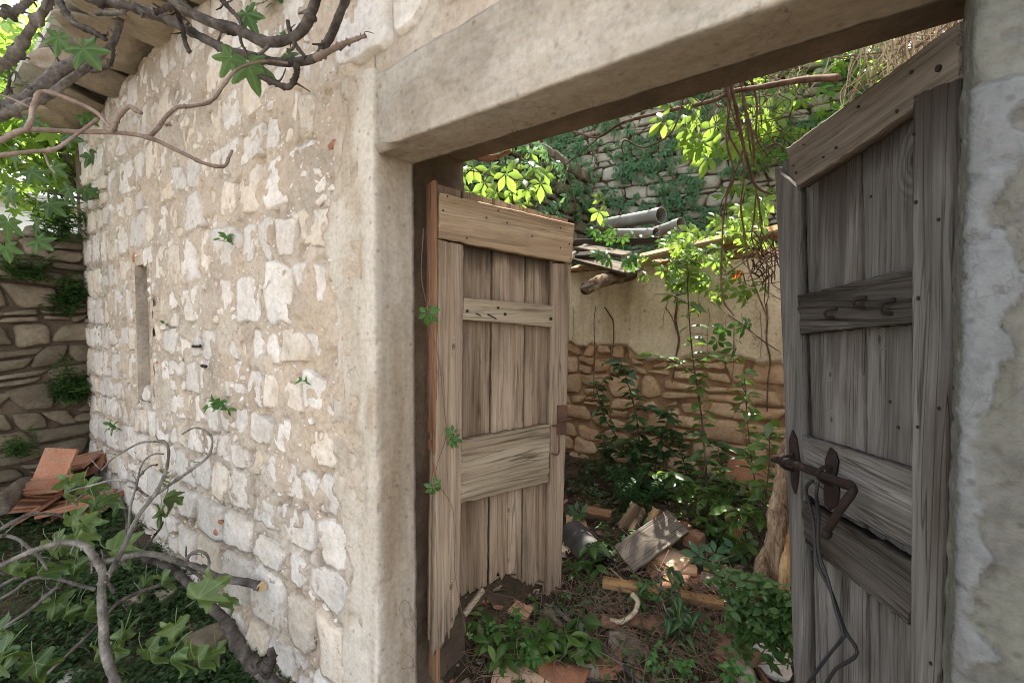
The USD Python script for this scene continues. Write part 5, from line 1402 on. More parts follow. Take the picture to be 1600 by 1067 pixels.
# terracotta tiles heaped in the corner
def roof_tile(label, o, x, z, L=.40, W=.24, mat="terracotta", curve=0.0, name="roof_tile", cat="tile", th=.018, group=None, seed=0, taper=.0, broken=False):
    t = thing(name, label, cat, matrix=frame(o, x, z), group=group)
    n = 13 if curve else 5
    s = np.linspace(-.5, .5, n)
    l = np.linspace(-.5, .5, 9)
    A, B = np.meshgrid(l, s, indexing="ij")
    ww = W * (1 + taper * A)
    ln = L * (1 + (0.35 * (noise(np.stack([B * 5, B * 0, B * 0 + seed], -1), seed) - .5) * (A > .4) if broken else 0))
    if curve:
        a = B * curve
        Y, Zz = ww / curve * np.sin(a) * 1.0, ww / curve * (np.cos(a) - math.cos(curve / 2))
        N = np.stack([A * 0, np.sin(a), np.cos(a)], -1)
    else:
        Y, Zz = B * ww, 0.006 * (noise(np.stack([A * 3, B * 3, A * 0 + seed], -1), seed) - .5)
        N = np.zeros(A.shape + (3,)); N[..., 2] = 1
    P = np.stack([A * ln, Y, Zz], -1)
    top, bot = P + N * th / 2, P - N * th / 2
    mb = MB()
    gf = grid_faces(9, n)
    mb.add((top.reshape(-1, 3), gf)).add((bot.reshape(-1, 3), gf[:, ::-1]))
    for sl in ((0, slice(None)), (-1, slice(None)), (slice(None), 0), (slice(None), -1)):
        a, b = top[sl], bot[sl]
        e = np.stack([a, b], 1).reshape(-1, 3)
        mb.add((e, grid_faces(len(a), 2)))
    obj("shell", mb.get(), X[mat], t)
    if not curve and name == "roof_tile":                              # the two ribs of an interlocking tile
        for y_ in (-.36, .36):
            obj("rib", board((-L * .48, th * .5 - .002), (L * .48, th * .5 - .002), (L * .48, th * .5 + .012), (-L * .48, th * .5 + .012), y_ * W - .008, y_ * W + .008, seed, 4, 3, .001), X[mat], t)
    return t


HT = lambda x, y, dep: at(x * .3814, 660 + y * .3814, dep)
roof_tile("square terracotta tile standing upright on the tile heap", HT(222, 185, 3.15), CR + CU * -.05, -CA + CU * .4, .23, .27, name="upright_tile", seed=1)
roof_tile("tilted terracotta tile behind the upright one", HT(310, 165, 3.4), CR * .9 + CU * .2, CU + CA * -.4, .30, .22, seed=2)
roof_tile("long terracotta tile leaning on the wall behind the heap", HT(350, 185, 3.45), CR * .8 + CU * .45, CU - CA * .8, .36, .22, seed=3)
HTL = [((190, 255), .1, "flat terracotta tile, topmost of the heap's near side"), ((150, 280), -.1, "dull terracotta tile second from the top of the heap"), ((175, 305), .22, "terracotta tile sticking out to the right in mid heap"), ((120, 325), .1, "terracotta tile at the left end in mid heap"), ((170, 345), .42, "slanting terracotta tile low in the heap"),
       ((140, 365), .5, "slanting terracotta tile lower left of the heap"), ((180, 390), .55, "terracotta tile on edge low at the heap's front"), ((150, 410), .6, "terracotta tile on edge at the foot of the heap"), ((200, 425), .65, "lowest terracotta tile at the foot of the heap"), ((250, 330), .3, "terracotta tile on the right side of the heap"), ((320, 330), .2, "terracotta tile half hidden at the right end of the heap"), ((370, 350), .3, "rightmost terracotta tile against the wall"), ((280, 270), .0, "terracotta tile lying behind the wilted leaves")]
for k, (p, sl, lab) in enumerate(HTL):
    o = HT(p[0], p[1], 3.0 + .25 * ((k * 7) % 5) / 5)
    roof_tile(lab, o, CR * math.cos(sl) + CU * math.sin(sl) + CA * .25 * math.sin(k * 2), CU + CR * -sl * .5 - CA * (.25 + .12 * math.sin(k * 3)), .36, .21, seed=10 + k, group=None)
lg = thing("weathered_log", "grey weathered log end lying left of the tile heap", "log")
a_, b_ = HT(20, 320, 2.75), HT(110, 245, 3.2)
obj("wood", tube([a_ - (b_ - a_) * .3, (a_ + b_) / 2, b_], .055, .048, 12, wob=.01, seed=4), X["greyb_x"], lg)
for k, (p, sz, lab, mt) in enumerate([((680, 715), (.085, .07, .07), "round pale stone between the cut branches", "rubble"), ((860, 920), (.16, .12, .10), "dark boulder under the thick cut limb", "dark_stone"), ((560, 740), (.07, .06, .05), "small grey stone under the pale branch", "rubble"), ((780, 850), (.10, .09, .07), "flat dark stone beside the boulder", "dark_stone"), ((300, 1040), (.06, .05, .03), "flat stone in the grass at the bottom edge", "white_rock")]):
    t = thing("field_stone", lab, "stone", loc=ground_hit(p[0] * .3814, 660 + p[1] * .3814, sz[2] * .4))
    obj("stone", lump(sz, 500 + k, 3, .3), X[mt], t)

# weeds over the ground, grass and dead leaves
rs = np.random.RandomState(6)
m2 = MB()
cx, cy = -rs.uniform(1.55, 5.0, 5600), -np.abs(rs.normal(size=5600)) * .45 - .02
keep = noise(np.stack([cx * 3.1, cy * 3.1, cx * 0 + 3.0], 1), 3) > .33
cx, cy = np.concatenate([cx[keep], rs.uniform(-3.3, -1.55, 2500)]), np.concatenate([cy[keep], rs.uniform(-.85, -.02, 2500)])
cx, cy = np.repeat(cx, 3), np.repeat(cy, 3)
cz = ground_z(cx, cy)
pos = np.stack([cx + rs.normal(size=len(cx)) * .025, np.minimum(cy + rs.normal(size=len(cx)) * .025, -.01), cz + rs.uniform(.005, .065, len(cx))], 1)
tag(obj("ground_cover", scatter([OVAL, ELL, OVAL, LANCE], pos, rs.uniform(.016, .040, len(pos)), .75, rs), X["ground_leaf"]), "low green weeds and grass covering the ground along the wall", "ground cover", kind="stuff")
for k in range(260):
    x_, y_ = -rs.uniform(1.5, 5.0), -abs(rs.normal()) * .5
    z_ = float(ground_z(x_, y_))
    a = rs.uniform(0, 6.28); L_ = rs.uniform(.04, .16)
    d = np.array([math.cos(a), math.sin(a), rs.uniform(-.05, .35)]) * L_
    m2.add(tube([(x_, y_, z_ + .012), np.array([x_, y_, z_ + .03]) + d * .5, np.array([x_, y_, z_ + .012]) + d], .0014, .001, 4, n=5, cap=False))
tag(obj("ground_litter", m2.get(), X["dead_twig"]), "dry straw and twigs littering the ground under the cut branches", "litter", kind="stuff")
# ------------------------------------------------------------------ on top of the room's back wall: remains of the ceiling
Z8 = lambda pts: [(860 + x * .375, 100 + y * .375) for x, y in pts]
T8 = lambda x, y, yy: on(860 + x * .375, 100 + y * .375, 1, yy)


def stick(name, label, cat, a, b, W, T, mat, seed, up=(0, 0, 1), edge=.008, ragged=0.0, nl=14):
    """a loose plank between two points in the room, with its own broken ends"""
    a, b = np.asarray(a, float), np.asarray(b, float)
    L = np.linalg.norm(b - a)
    t = thing(name, label, cat, matrix=frame(a, b - a, up))
    # the board lies in local xy: build in xz and turn
    v, f = board((0, -W / 2), (L, -W / 2), (L, W / 2), (0, W / 2), -T / 2, T / 2, seed, nl, 7, edge, .003, jag=jagged(seed, ragged, 5, 1 - ragged) if ragged else None, warp=.006)
    v = v[:, [0, 2, 1]]
    obj("wood", (v, f[:, ::-1]), X[mat], t)
    return t


t = stick("roof_plank", "grey split plank lying on the back wall's top beside the left door", "plank", T8(70, 795, 2.33), T8(375, 872, 2.15), .17, .025, "greyb_x", 1, (0, -.35, 1), ragged=.12)
t = stick("roof_plank", "flat pale grey plank behind the split one", "plank", T8(120, 765, 2.42), T8(330, 800, 2.40), .16, .03, "greyb_x", 2, (0, -.3, 1), ragged=.1)
t = stick("roof_plank", "dark plank under the plastic pipes", "plank", T8(80, 745, 2.62), T8(470, 735, 2.65), .14, .05, "char_x", 3, (0, -.2, 1), ragged=.08)
t = stick("roof_plank", "small dark offcut on the grey planks", "plank", T8(110, 800, 2.28), T8(200, 795, 2.30), .09, .04, "char_x", 4, (0, -.5, 1), ragged=.2)
t = stick("roof_beam", "long sunlit beam lying along the top of the back wall", "beam", T8(372, 812, 2.30), T8(810, 712, 2.34), .09, .05, "straw_x", 5, (0, -.5, 1), ragged=.05)
t = stick("roof_beam", "second beam at the right end of the back wall's top", "beam", T8(700, 760, 2.40), T8(1000, 690, 2.42), .11, .07, "orange_x", 6, (0, -.5, 1), ragged=.05)
t = thing("bark_log", "rotten bark covered log end jutting out below the grey plank", "log")
a_, b_ = T8(140, 940, 1.95), T8(345, 868, 2.35)
obj("bark", tube([a_, (a_ * .6 + b_ * .4) + [0, 0, .015], b_], .042, .055, 12, n=16, wob=.02, seed=5), X["bark_x"], t)
obj("bark_flake", tf(lump((.09, .03, .015), 61), frame(a_ + [.05, -.02, .03], b_ - a_, (0, -.4, 1))), X["greyb_x"], t)
for k, (p0, p1, r_, d, lab) in enumerate([((215, 672), (462, 630), .062, 2.95, "grey plastic pipe with open end, uppermost of the three on the wall"), ((400, 715), (545, 668), .055, 3.15, "grey plastic pipe behind, its end pointing right"), ((270, 705), (440, 705), .042, 2.85, "thin light grey pipe under the other two")]):
    a_, b_ = T8(*p0, d + (.35 if k == 0 else .2)), T8(*p1, d)
    t = thing("plastic_pipe", lab, "pipe", matrix=frame(a_, b_ - a_, (0, 0, 1)))
    L = np.linalg.norm(b_ - a_)
    s = np.linspace(0, 2 * np.pi, 29)
    prof_ = [(0, 1), (L * .5, 1.0), (L - .09, 1.0), (L - .085, 1.10), (L, 1.10), (L, 1.0), (L - .3, .93)]
    V = np.array([[x, r_ * q * math.cos(a), r_ * q * math.sin(a)] for x, q in prof_ for a in s])
    obj("pipe_wall", (V, grid_faces(len(prof_), 29)), X["pvc"], t, smooth=30)

# ------------------------------------------------------------------ rubbish on the floor of the room
Z7 = lambda x, y: (750 + x * .319, 750 + y * .319)
G7 = lambda x, y, lift=.02: ground_hit(*Z7(x, y), lift)


def on_floor(x0, y0, x1, y1, l0=.02, l1=.02):
    return G7(x0, y0, l0), G7(x1, y1, l1)


a_, b_ = on_floor(605, 500, 1195, 610, .11, .09)
stick("timber_batten", "pale yellow sawn batten lying across the rubbish", "timber", a_, b_, .045, .035, "orange_x", 11, (0, -.3, 1), edge=.002)
a_, b_ = on_floor(705, 390, 985, 190, .10, .14)
stick("broken_board", "flat grey broken board on the rubble with a split edge", "board", a_, b_, .16, .022, "greyb_x", 12, (.2, -.55, 1), ragged=.12)
a_, b_ = on_floor(715, 250, 790, 120, .06, .14)
stick("rotten_chunk", "crumbling orange rotten beam chunk beside the grey board", "timber", a_, b_, .10, .07, "bark_x", 13, (0, -.5, 1), edge=.02, ragged=.25)
a_, b_ = on_floor(820, 255, 875, 130, .07, .15)
stick("rotten_chunk", "narrow orange rotten splinter between board and chunk", "timber", a_, b_, .05, .035, "orange_x", 14, (0, -.5, 1), edge=.012, ragged=.25)
a_, b_ = on_floor(820, 395, 1080, 450, .04, .03)
stick("broken_board", "rotten brown lath lying behind the pale tile", "board", a_, b_, .05, .03, "orange_x", 15, (0, -.3, 1), edge=.01, ragged=.2)
a_, b_ = on(1005, 748, 1, 2.15), on(1072, 768, 1, 2.0)
stick("rotten_beam", "rotted grey beam lying at the foot of the clay wall", "beam", a_, b_, .06, .05, "bark_x", 16, (0, -.3, 1), edge=.012, ragged=.15)
a_, b_ = on_floor(425, 420, 1000, 560, .25, .02)
a_, b_ = on_floor(510, 150, 650, 175, .06, .06)
stick("broken_board", "short reddish board lying at the edge of the weeds", "board", a_, b_, .07, .03, "red_x", 17, (0, -.3, 1), ragged=.1)
a_, b_ = on_floor(1250, 320, 1240, 120, .04, .25)
stick("rotten_stake", "orange rotten stake standing behind the creeper leaves", "timber", a_, b_, .07, .05, "orange_x", 18, (-.6, -.8, .1), edge=.012, ragged=.25)
a_, b_ = on_floor(1312, 990, 1300, 705, .03, .05)
stick("iron_strip", "flat brown rusty strip pointing into the room beside the white rock", "metal strip", a_, b_, .035, .006, "red_x", 19, (0, 0, 1), edge=.001)
a_, b_ = on_floor(1345, 905, 1415, 1010, .03, .03)
stick("iron_strip", "thin dark lath lying under the white rock", "lath", a_, b_, .02, .015, "red_x", 20, (0, 0, 1), edge=.001)
a_, b_ = at(655 + 12, 1040, 1.72), at(770, 965, 1.8)
a_, b_ = on(764, 1045, 1, .55), on(774, 968, 1, .62)
stick("thin_brick", "pale reddish board standing below the left door's rotten edge", "board", a_, b_, .055, .03, "red_x", 21, (.5, -1, .2), edge=.003)
# dark ridge tile or half pipe by the left door
a_, b_ = G7(455, 265, .07), G7(590, 425, .05)
t = roof_tile("black half round pipe sloping out of the leaves beside the left door", (a_ + b_) / 2, b_ - a_, (0.3, -.3, 1), np.linalg.norm(b_ - a_) * 1.1, .24, "black_tile", math.pi, "half_pipe", "pipe", .010, seed=3)
# tiles
TL = [((235, 975), (1, .35), .28, .16, "pale_tile", 1.6, "large pale curved roof tile at the bottom edge by the left door", False), ((360, 945), (1, .55), .30, .14, "terracotta", 2.0, "reddish curved roof tile behind the large pale one", False),
      ((935, 378), (.6, .8), .20, .16, "pale_tile", 1.2, "pale cream roof tile on the rubble behind the batten", False), ((1225, 835), (.5, 1), .20, .15, "brown_brick", .9, "brown broken tile beside the rusty strip", True), ((650, 880), (-.2, 1), .14, .08, "terracotta", 0, "red tile shard left of the grey slab", True),
      ((720, 800), (.4, 1), .18, .10, "rubble", 0, "grey slab piece in mid rubble", True), ((610, 915), (.1, 1), .12, .06, "terracotta", 0, "orange shard at the bottom among straw", True), ((1040, 475), (.8, .5), .14, .10, "terracotta", 0, "red tile fragment behind the batten", True),
      ((660, 700), (.9, .2), .12, .08, "brown_brick", .8, "brown tile fragment below the ceramic ring", True), ((1000, 430), (.9, .3), .12, .09, "pale_tile", 0, "small pale tile fragment near the broken lath", True), ((470, 205), (1, .1), .12, .10, "pale_tile", 0, "pale fragment at the top of the black half pipe", True),
      ((1180, 440), (1, .35), .16, .05, "orange", 0, "yellow wood chip among the right hand weeds", True), ((960, 500), (.7, .4), .12, .09, "terracotta", 0, "terracotta flake touching the batten", True), ((840, 700), (.9, .3), .18, .09, "brown_brick", 1.0, "dull curved tile half buried in straw", True), ((200, 640), (.8, .5), .10, .09, "pale_tile", 0, "pale stone tile under the left door's bottom", True), ((1170, 860), (.9, .1), .12, .06, "terracotta", 0, "orange tile edge under the brown tile", True)]
for k, (p, d_, L, W, mt, cv, lab, br) in enumerate(TL):
    o = G7(*p, .035)
    x = CR * d_[0] + np.cross([0, 0, 1], CR) * -d_[1] + np.array([0, 0, .12 * math.sin(k * 2.2)])
    roof_tile(lab, o, x, np.array([.15 * math.sin(k * 1.3), -.25 + .2 * math.sin(k), 1]), L, W, mt if mt in X else "orange_x", cv, "tile_piece", "tile", .016, seed=40 + k, taper=.15 if cv else 0, broken=br)
a_ = on(1165, 742, 1, 2.1)
roof_tile("orange terracotta tile leaning on the clay wall behind the saplings", a_, (1, 0, -.2), (0, -1, .5), .22, .15, "terracotta", .7, "tile_piece", "tile", .016, seed=60)
# rocks
RK = [((1430, 890), (.085, .06, .055), "white_rock", "jagged white rock beside the right door"), ((440, 925), (.05, .04, .035), "rubble", "grey rubble stone right of the curved tile"), ((500, 935), (.05, .05, .04), "white_rock", "small pale stone at the bottom in the rubble"), ((560, 950), (.06, .04, .04), "rubble", "stone at the bottom edge between tile and rod"), ((520, 855), (.055, .05, .045), "pale_tile", "pinkish stone above the small pale one"), ((350, 690), (.07, .05, .05), "dark_stone", "dark stone under the left door's free corner"),
      ((290, 725), (.05, .04, .035), "rubble", "round stone below the door's splinters"), ((1290, 950), (.07, .05, .05), "rubble", "brown stone left of the rusty strip's end"), ((1480, 800), (.10, .05, .04), "brown_brick", "brown stone behind the white rock"), ((990, 245), (.06, .05, .05), "terracotta", "reddish lump at the end of the grey board"), ((1050, 290), (.07, .06, .06), "brown_brick", "dark red lump under the saplings"), ((880, 440), (.035, .03, .02), "white_rock", "white pebble on the broken lath"), ((470, 780), (.05, .04, .035), "bark_x", "rotten wood knob among the leaves"), ((680, 770), (.05, .06, .05), "rubble", "grey lump beside the slab piece"), ((1120, 500), (.06, .05, .04), "rubble", "stone in the right hand weeds")]
for k, (p, sz, mt, lab) in enumerate(RK):
    t = thing("rubble_stone", lab, "stone", loc=G7(*p, sz[2] * .5))
    obj("stone", lump(sz, 700 + k, 3, .5), X[mt], t)
# the broken ceramic ring
t = thing("ceramic_ring", "curved piece of a cream ceramic ring lying in dry straw", "ring")
pr = [G7(745, 558, .17), G7(772, 590, .16), G7(765, 630, .14), G7(735, 668, .12), G7(690, 692, .10), G7(640, 682, .08)]
obj("rim", tube(pr, .012, .009, 10, n=24), X["bone"], t)
# long grey rod
t = thing("thin_rod", "thin grey rod slanting through the rubbish to the bottom edge", "rod")
obj("rod", tube([G7(360, 620, .12), G7(560, 790, .09), G7(690, 900, .07), G7(800, 1010, .06)], .010, .008, 8, wob=.006, seed=3), X["dark_bark"], t)
t = thing("dead_stick", "pale dead stick leaning over the batten", "stick")
obj("stick", tube([G7(640, 430, .05), G7(720, 510, .08), G7(795, 570, .05)], .004, .003, 6, wob=.006, seed=4), X["straw_twig"], t)
# leaning bark post beside the right door
t = thing("leaning_post", "split log post with flaking bark leaning beside the right door", "post")
a_, b_ = at(1200, 905, 1.70), at(1232, 690, 1.95)
a_, b_ = on(1196, 905, 1, .98), on(1243, 650, 1, 1.16)
v_, f_ = tube([a_ - (b_ - a_) * .22, a_, (a_ + b_) / 2, b_], .042, .026, 30, n=70, wob=.03, seed=8)
v_ = v_ + (0.035 * (fbm(v_ * np.array([30, 30, 5]), 4, 3) - .5))[:, None] * np.array([1, -1, 0])
ax_ = (b_ - a_) / np.linalg.norm(b_ - a_)
obj("bark", (v_, f_), X["bark_z"], t)
v_, f_ = tube([a_ - (b_ - a_) * .22 + [.06, .02, 0], a_ + [.055, .01, 0], (a_ + b_) / 2 + [.04, .0, 0], b_ - ax_ * .1 + [.02, 0, 0]], .030, .012, 9, n=30, wob=.012, seed=9)
obj("split_wood", (v_, f_), X["orange_z"], t)
# small rubble and straw
rs = np.random.RandomState(9)
for mt, n, szr in (("rubble", 230, (.006, .024)), ("terracotta", 60, (.006, .022)), ("brown_brick", 140, (.008, .03)), ("bark_x", 160, (.01, .035))):
    mb = MB()
    for k in range(n):
        x_, y_ = rs.uniform(-1.5, .1), rs.uniform(.25, 2.35)
        s_ = rs.uniform(*szr)
        v_, f_ = chips_[rs.randint(24)]
        v_ = v_ * [s_ * rs.uniform(.8, 1.8), s_ * 1.2, s_ * rs.uniform(.35, .8)]
        v_ = v_ @ rotz(rs.uniform(0, 6.28)).T
        mb.add((v_ + [x_, y_, float(ground_z(x_, y_)) + s_ * .25], f_))
    mt_ = "dead_twig" if mt == "bark_x" else mt
    tag(obj({"rubble": "loose_rubble", "terracotta": "tile_crumbs", "brown_brick": "brick_crumbs", "bark_x": "wood_chips"}[mt], mb.get(), X[mt_], smooth=False),
        {"rubble": "grey stone crumbs strewn over the room's floor", "terracotta": "orange tile crumbs strewn over the room's floor", "brown_brick": "brown brick crumbs strewn over the room's floor", "bark_x": "rotten wood chips strewn over the room's floor"}[mt], "rubble", kind="stuff")
mb = MB()
for c_, n in (((655, 640), 120), ((1100, 780), 230), ((950, 860), 150), ((150, 860), 170), ((560, 760), 110), ((1000, 650), 110), ((480, 560), 80), ((700, 480), 60)):
    o = G7(*c_, .03)
    for k in range(n):
        p = o + rs.normal(size=3) * [.10, .10, .02]
        a = rs.uniform(0, 6.28); L = rs.uniform(.05, .2)
        d = np.array([math.cos(a), math.sin(a), rs.uniform(-.15, .3)]) * L
        bend = rs.normal(size=3) * .03
        p[2] = float(ground_z(p[0], p[1])) + rs.uniform(.01, .07)
        mb.add(tube([p, p + d * .5 + bend + [0, 0, .015], p + d], .0018, .001, 4, n=7, cap=False))
tag(obj("dead_vine_tangle", mb.get(), X["dead_twig"]), "tangle of dry brown vine stems and straw on the rubbish", "litter", kind="stuff")

# ------------------------------------------------------------------ plants in the room
def shrub(name, label, stems, n_leaf, size, mat, seed, shape=ELL, side=3, sidelen=.16, stem_r=.006, first=.15, wood="dark_bark", up=.55):
    """upright stems with side twigs and alternate leaves; stems: lists of points"""
    t = thing(name, label, "shrub")
    rs = np.random.RandomState(seed)
    places = []
    for s in stems:
        c = spline(s, 40)
        obj("stem", tube(s, stem_r, stem_r * .35, 7, n=24, wob=.008, seed=seed), X[wood], t)
        runs = [(c[int(40 * first):], 1.0)]
        for k in range(side):
            i = rs.randint(int(40 * first), 38)
            a = rs.uniform(0, 6.28)
            d = np.array([math.cos(a), math.sin(a) * .6, rs.uniform(.0, .5)]) * sidelen * rs.uniform(.6, 1.2)
            q = [c[i], c[i] + d * .55 + [0, 0, .02], c[i] + d]
            obj("twig", tube(q, stem_r * .45, stem_r * .2, 5, n=8), X[wood], t)
            runs.append((spline(q, 14), .9))
        for c_, g in runs:
            L = np.linalg.norm(np.diff(c_, axis=0), axis=1).sum()
            m_ = max(3, int(n_leaf * L / .5))
            for k in range(m_):
                i = min(len(c_) - 1, int((k + rs.rand()) / m_ * len(c_)))
                a = k * 2.4 + rs.uniform(-.5, .5)
                d = np.array([math.cos(a), math.sin(a), rs.uniform(-.45, .35)])
                places.append((frame(c_[i], d, np.array([0, -.25, 1.0]) + rs.normal(size=3) * .35), size * g * rs.uniform(.6, 1.2)))
    places.sort(key=lambda p: p[0][1, 3])
    leaf_run(t, "leaf", [shape, shape], mat, places, 150)
    return t


I = lambda x, y, yy: on(x, y, 1, yy)
shrub("laurel_sapling", "tall thin laurel sapling with light leaves in the middle of the room", [[I(1115, 860, 1.75), I(1105, 770, 1.8), I(1100, 690, 1.8), I(1090, 610, 1.82), I(1080, 540, 1.8), I(1074, 440, 1.78), I(1073, 400, 1.76)]], 26, .105, "laurel_leaf", 1, side=9, sidelen=.22, stem_r=.007, first=.02)
shrub("laurel_sapling", "dark bushy laurel sapling left of the tall one", [[I(1010, 790, 1.95), I(1000, 700, 1.95), I(990, 630, 1.95), I(968, 560, 1.98)], [I(1010, 790, 1.95), I(985, 720, 1.9), I(945, 650, 1.9), I(930, 600, 1.9)], [I(1015, 790, 1.95), I(1030, 700, 2.0), I(1050, 640, 2.0)]], 34, .105, "laurel_dark", 2, side=8, sidelen=.22, first=.05)
shrub("laurel_sapling", "slender laurel sapling with bright leaves nearest the right door", [[I(1190, 850, 1.5), I(1178, 740, 1.55), I(1168, 660, 1.6), I(1162, 575, 1.62)], [I(1190, 850, 1.5), I(1200, 740, 1.45), I(1205, 650, 1.5)]], 22, .095, "laurel_leaf", 3, side=6, sidelen=.16, stem_r=.004, first=.1)
shrub("laurel_sapling", "low spreading laurel in front of the tall sapling", [[I(1090, 880, 1.6), I(1075, 800, 1.62), I(1060, 740, 1.62)], [I(1090, 880, 1.6), I(1120, 800, 1.6), I(1150, 745, 1.62)], [I(1100, 880, 1.6), I(1130, 830, 1.5), I(1170, 800, 1.5)]], 36, .095, "laurel_leaf", 4, side=6, sidelen=.18, first=.1)
shrub("laurel_sapling", "deep green laurel shoots in the dark behind the bushy sapling", [[I(1080, 800, 2.15), I(1070, 730, 2.15), I(1055, 680, 2.15)], [I(1130, 800, 2.1), I(1130, 740, 2.1), I(1120, 690, 2.1)], [I(960, 800, 2.1), I(950, 740, 2.1), I(945, 690, 2.1)]], 36, .095, "laurel_dark", 5, side=6, sidelen=.2, first=.05)
shrub("cut_laurel", "dark laurel sprays lying below the left door's free corner", [[I(890, 960, .95), I(860, 950, .85), I(800, 1010, .75)], [I(880, 900, 1.1), I(905, 930, 1.0), I(915, 985, .9)], [I(900, 880, 1.2), I(890, 940, 1.05), I(880, 1000, .9)], [I(840, 990, .8), I(860, 1020, .72), I(900, 1050, .7)]], 34, .095, "laurel_dark", 6, side=4, sidelen=.14, first=.0)
shrub("cut_laurel", "wilted dark drooping leaves on the rubble in front of the batten", [[I(1050, 885, 1.0), I(1065, 940, .92), I(1060, 1005, .85)], [I(1030, 895, 1.0), I(1040, 950, .9), I(1075, 1000, .85)]], 20, .055, "laurel_dark", 7, side=4, sidelen=.08, first=.0, shape=CURLED)
shrub("creeping_weed", "fresh small leaved weed under the left door's rotten planks", [[I(790, 1010, .62), I(800, 980, .6), I(812, 955, .58)], [I(800, 1030, .6), I(780, 1000, .55), I(770, 985, .55)], [I(790, 1040, .55), I(820, 1030, .52), I(845, 1030, .5)]], 42, .030, "sprig_leaf", 8, OVAL, side=6, sidelen=.07, stem_r=.002, first=.1, wood="sprig_leaf")
shrub("creeping_weed", "bright leafy weed patch between the leaning post and the right door", [[I(1195 + dx, 1010 + dy, .86), I(1195 + dx * 1.2, 950 + dy, .87), I(1190 + dx * 1.6, 900 + dy * 1.3, .88)] for dx, dy in ((-40, 0), (-20, 10), (0, 0), (15, 15), (30, 5), (-30, 30), (10, 40), (35, 35))], 60, .040, "weed_leaf", 9, OVAL, side=7, sidelen=.10, stem_r=.002, first=.05, wood="sprig_leaf")
shrub("cut_laurel", "laurel sprays lying over the rubbish at the bottom left of the doorway", [[I(800, 1060, .55), I(830, 1010, .6), I(870, 985, .7)], [I(860, 1060, .6), I(885, 1020, .65), I(930, 1000, .75)], [I(790, 1030, .5), I(770, 1000, .55), I(760, 975, .6)], [I(905, 905, 1.05), I(915, 870, 1.1), I(935, 845, 1.2)]], 34, .10, "laurel_leaf", 16, side=5, sidelen=.16, first=.0)
shrub("creeping_weed", "leafy weeds scattered over the straw in the middle of the floor", [[I(960 + dx, 985 + dy, .95), I(965 + dx, 955 + dy, .96), I(960 + dx * 1.1, 930 + dy, .97)] for dx, dy in ((-60, 0), (-20, 20), (40, -25), (90, 25), (130, 40), (20, 60))], 60, .034, "weed_leaf", 17, OVAL, side=6, sidelen=.09, stem_r=.002, first=.05, wood="sprig_leaf")
shrub("creeping_weed", "thin leafy weed growing between pipe and broken board", [[I(960, 880, 1.35), I(950, 845, 1.36), I(945, 815, 1.38)], [I(985, 880, 1.4), I(985, 845, 1.4), I(980, 820, 1.42)]], 60, .026, "weed_leaf", 10, LANCE, side=8, sidelen=.08, stem_r=.002, first=.05, wood="sprig_leaf")
shrub("creeping_weed", "small weeds at the bottom edge in front of the rubble", [[I(1010, 1067, .75), I(1020, 1040, .74), I(1015, 1020, .74)], [I(1060, 1067, .72), I(1070, 1048, .72), I(1080, 1030, .72)], [I(1130, 1067, .7), I(1140, 1050, .7), I(1150, 1040, .7)]], 46, .03, "sprig_leaf", 12, OVAL, side=5, sidelen=.07, stem_r=.002, first=.05, wood="sprig_leaf")
for k, (a_, n) in enumerate((((925, 765), 16), ((895, 745), 10), ((965, 775), 12), ((985, 745), 9))):
    t = thing("spurge_bush", ["feathery bluish spurge bush behind the left door, widest clump", "feathery spurge clump at the door's very edge", "feathery spurge clump right of the widest one", "highest feathery spurge clump, under the dark sapling"][k], "shrub")
    rs_ = np.random.RandomState(80 + k)
    o = I(a_[0], a_[1] + 60, 2.0 - .1 * k)
    ms, ml = MB(), MB()
    for s in range(n):
        tip = o + np.array([rs_.normal() * .13, rs_.normal() * .10, rs_.uniform(.20, .36)])
        st = spline([o + rs_.normal(size=3) * [.06, .06, .01], (o + tip) / 2 + rs_.normal(size=3) * .02, tip], 22)
        ms.add(tube(st, .003, .0015, 5, n=10))
        for i in range(3, 22):
            for j in range(4):
                a = rs_.uniform(0, 6.28)
                ml.add(tf(LANCE, frame(st[i], (math.cos(a), math.sin(a), .35 + .02 * i), (0, 0, 1)), rs_.uniform(.03, .05)))
    obj("stems", ms.get(), X["sprig_leaf"], t)
    tag(obj("leaves", ml.get(), X["bush_leaf"], t), kind="stuff")

px_, py_ = rs.uniform(-1.6, .15, 1100), rs.uniform(.2, 2.35, 1100)
pos = np.stack([px_, py_, ground_z(px_, py_) + rs.uniform(.003, .03, 1100)], 1)
tag(obj("leaf_litter", scatter([CURLED, ELL, CURLED], pos, rs.uniform(.02, .05, 1100), .55, rs), X["dry_leaf"]), "brown dry leaves littering the floor of the ruined room", "litter", kind="stuff")

# ground leaves in the room
rs = np.random.RandomState(16)
px_, py_ = rs.uniform(-1.7, .1, 4200), rs.uniform(.35, 2.35, 4200)
keep = noise(np.stack([px_ * 3.4, py_ * 3.4, px_ * 0 + 8.0], 1), 5) > .46
px_, py_ = px_[keep], py_[keep]
pos = np.stack([px_, py_, ground_z(px_, py_) + rs.uniform(.01, .07, len(px_))], 1)
tag(obj("floor_weeds", scatter([OVAL, ELL], pos, rs.uniform(.02, .045, len(pos)), .7, rs), X["ground_leaf"]), "low weeds creeping over the rubbish in the room", "ground cover", kind="stuff")
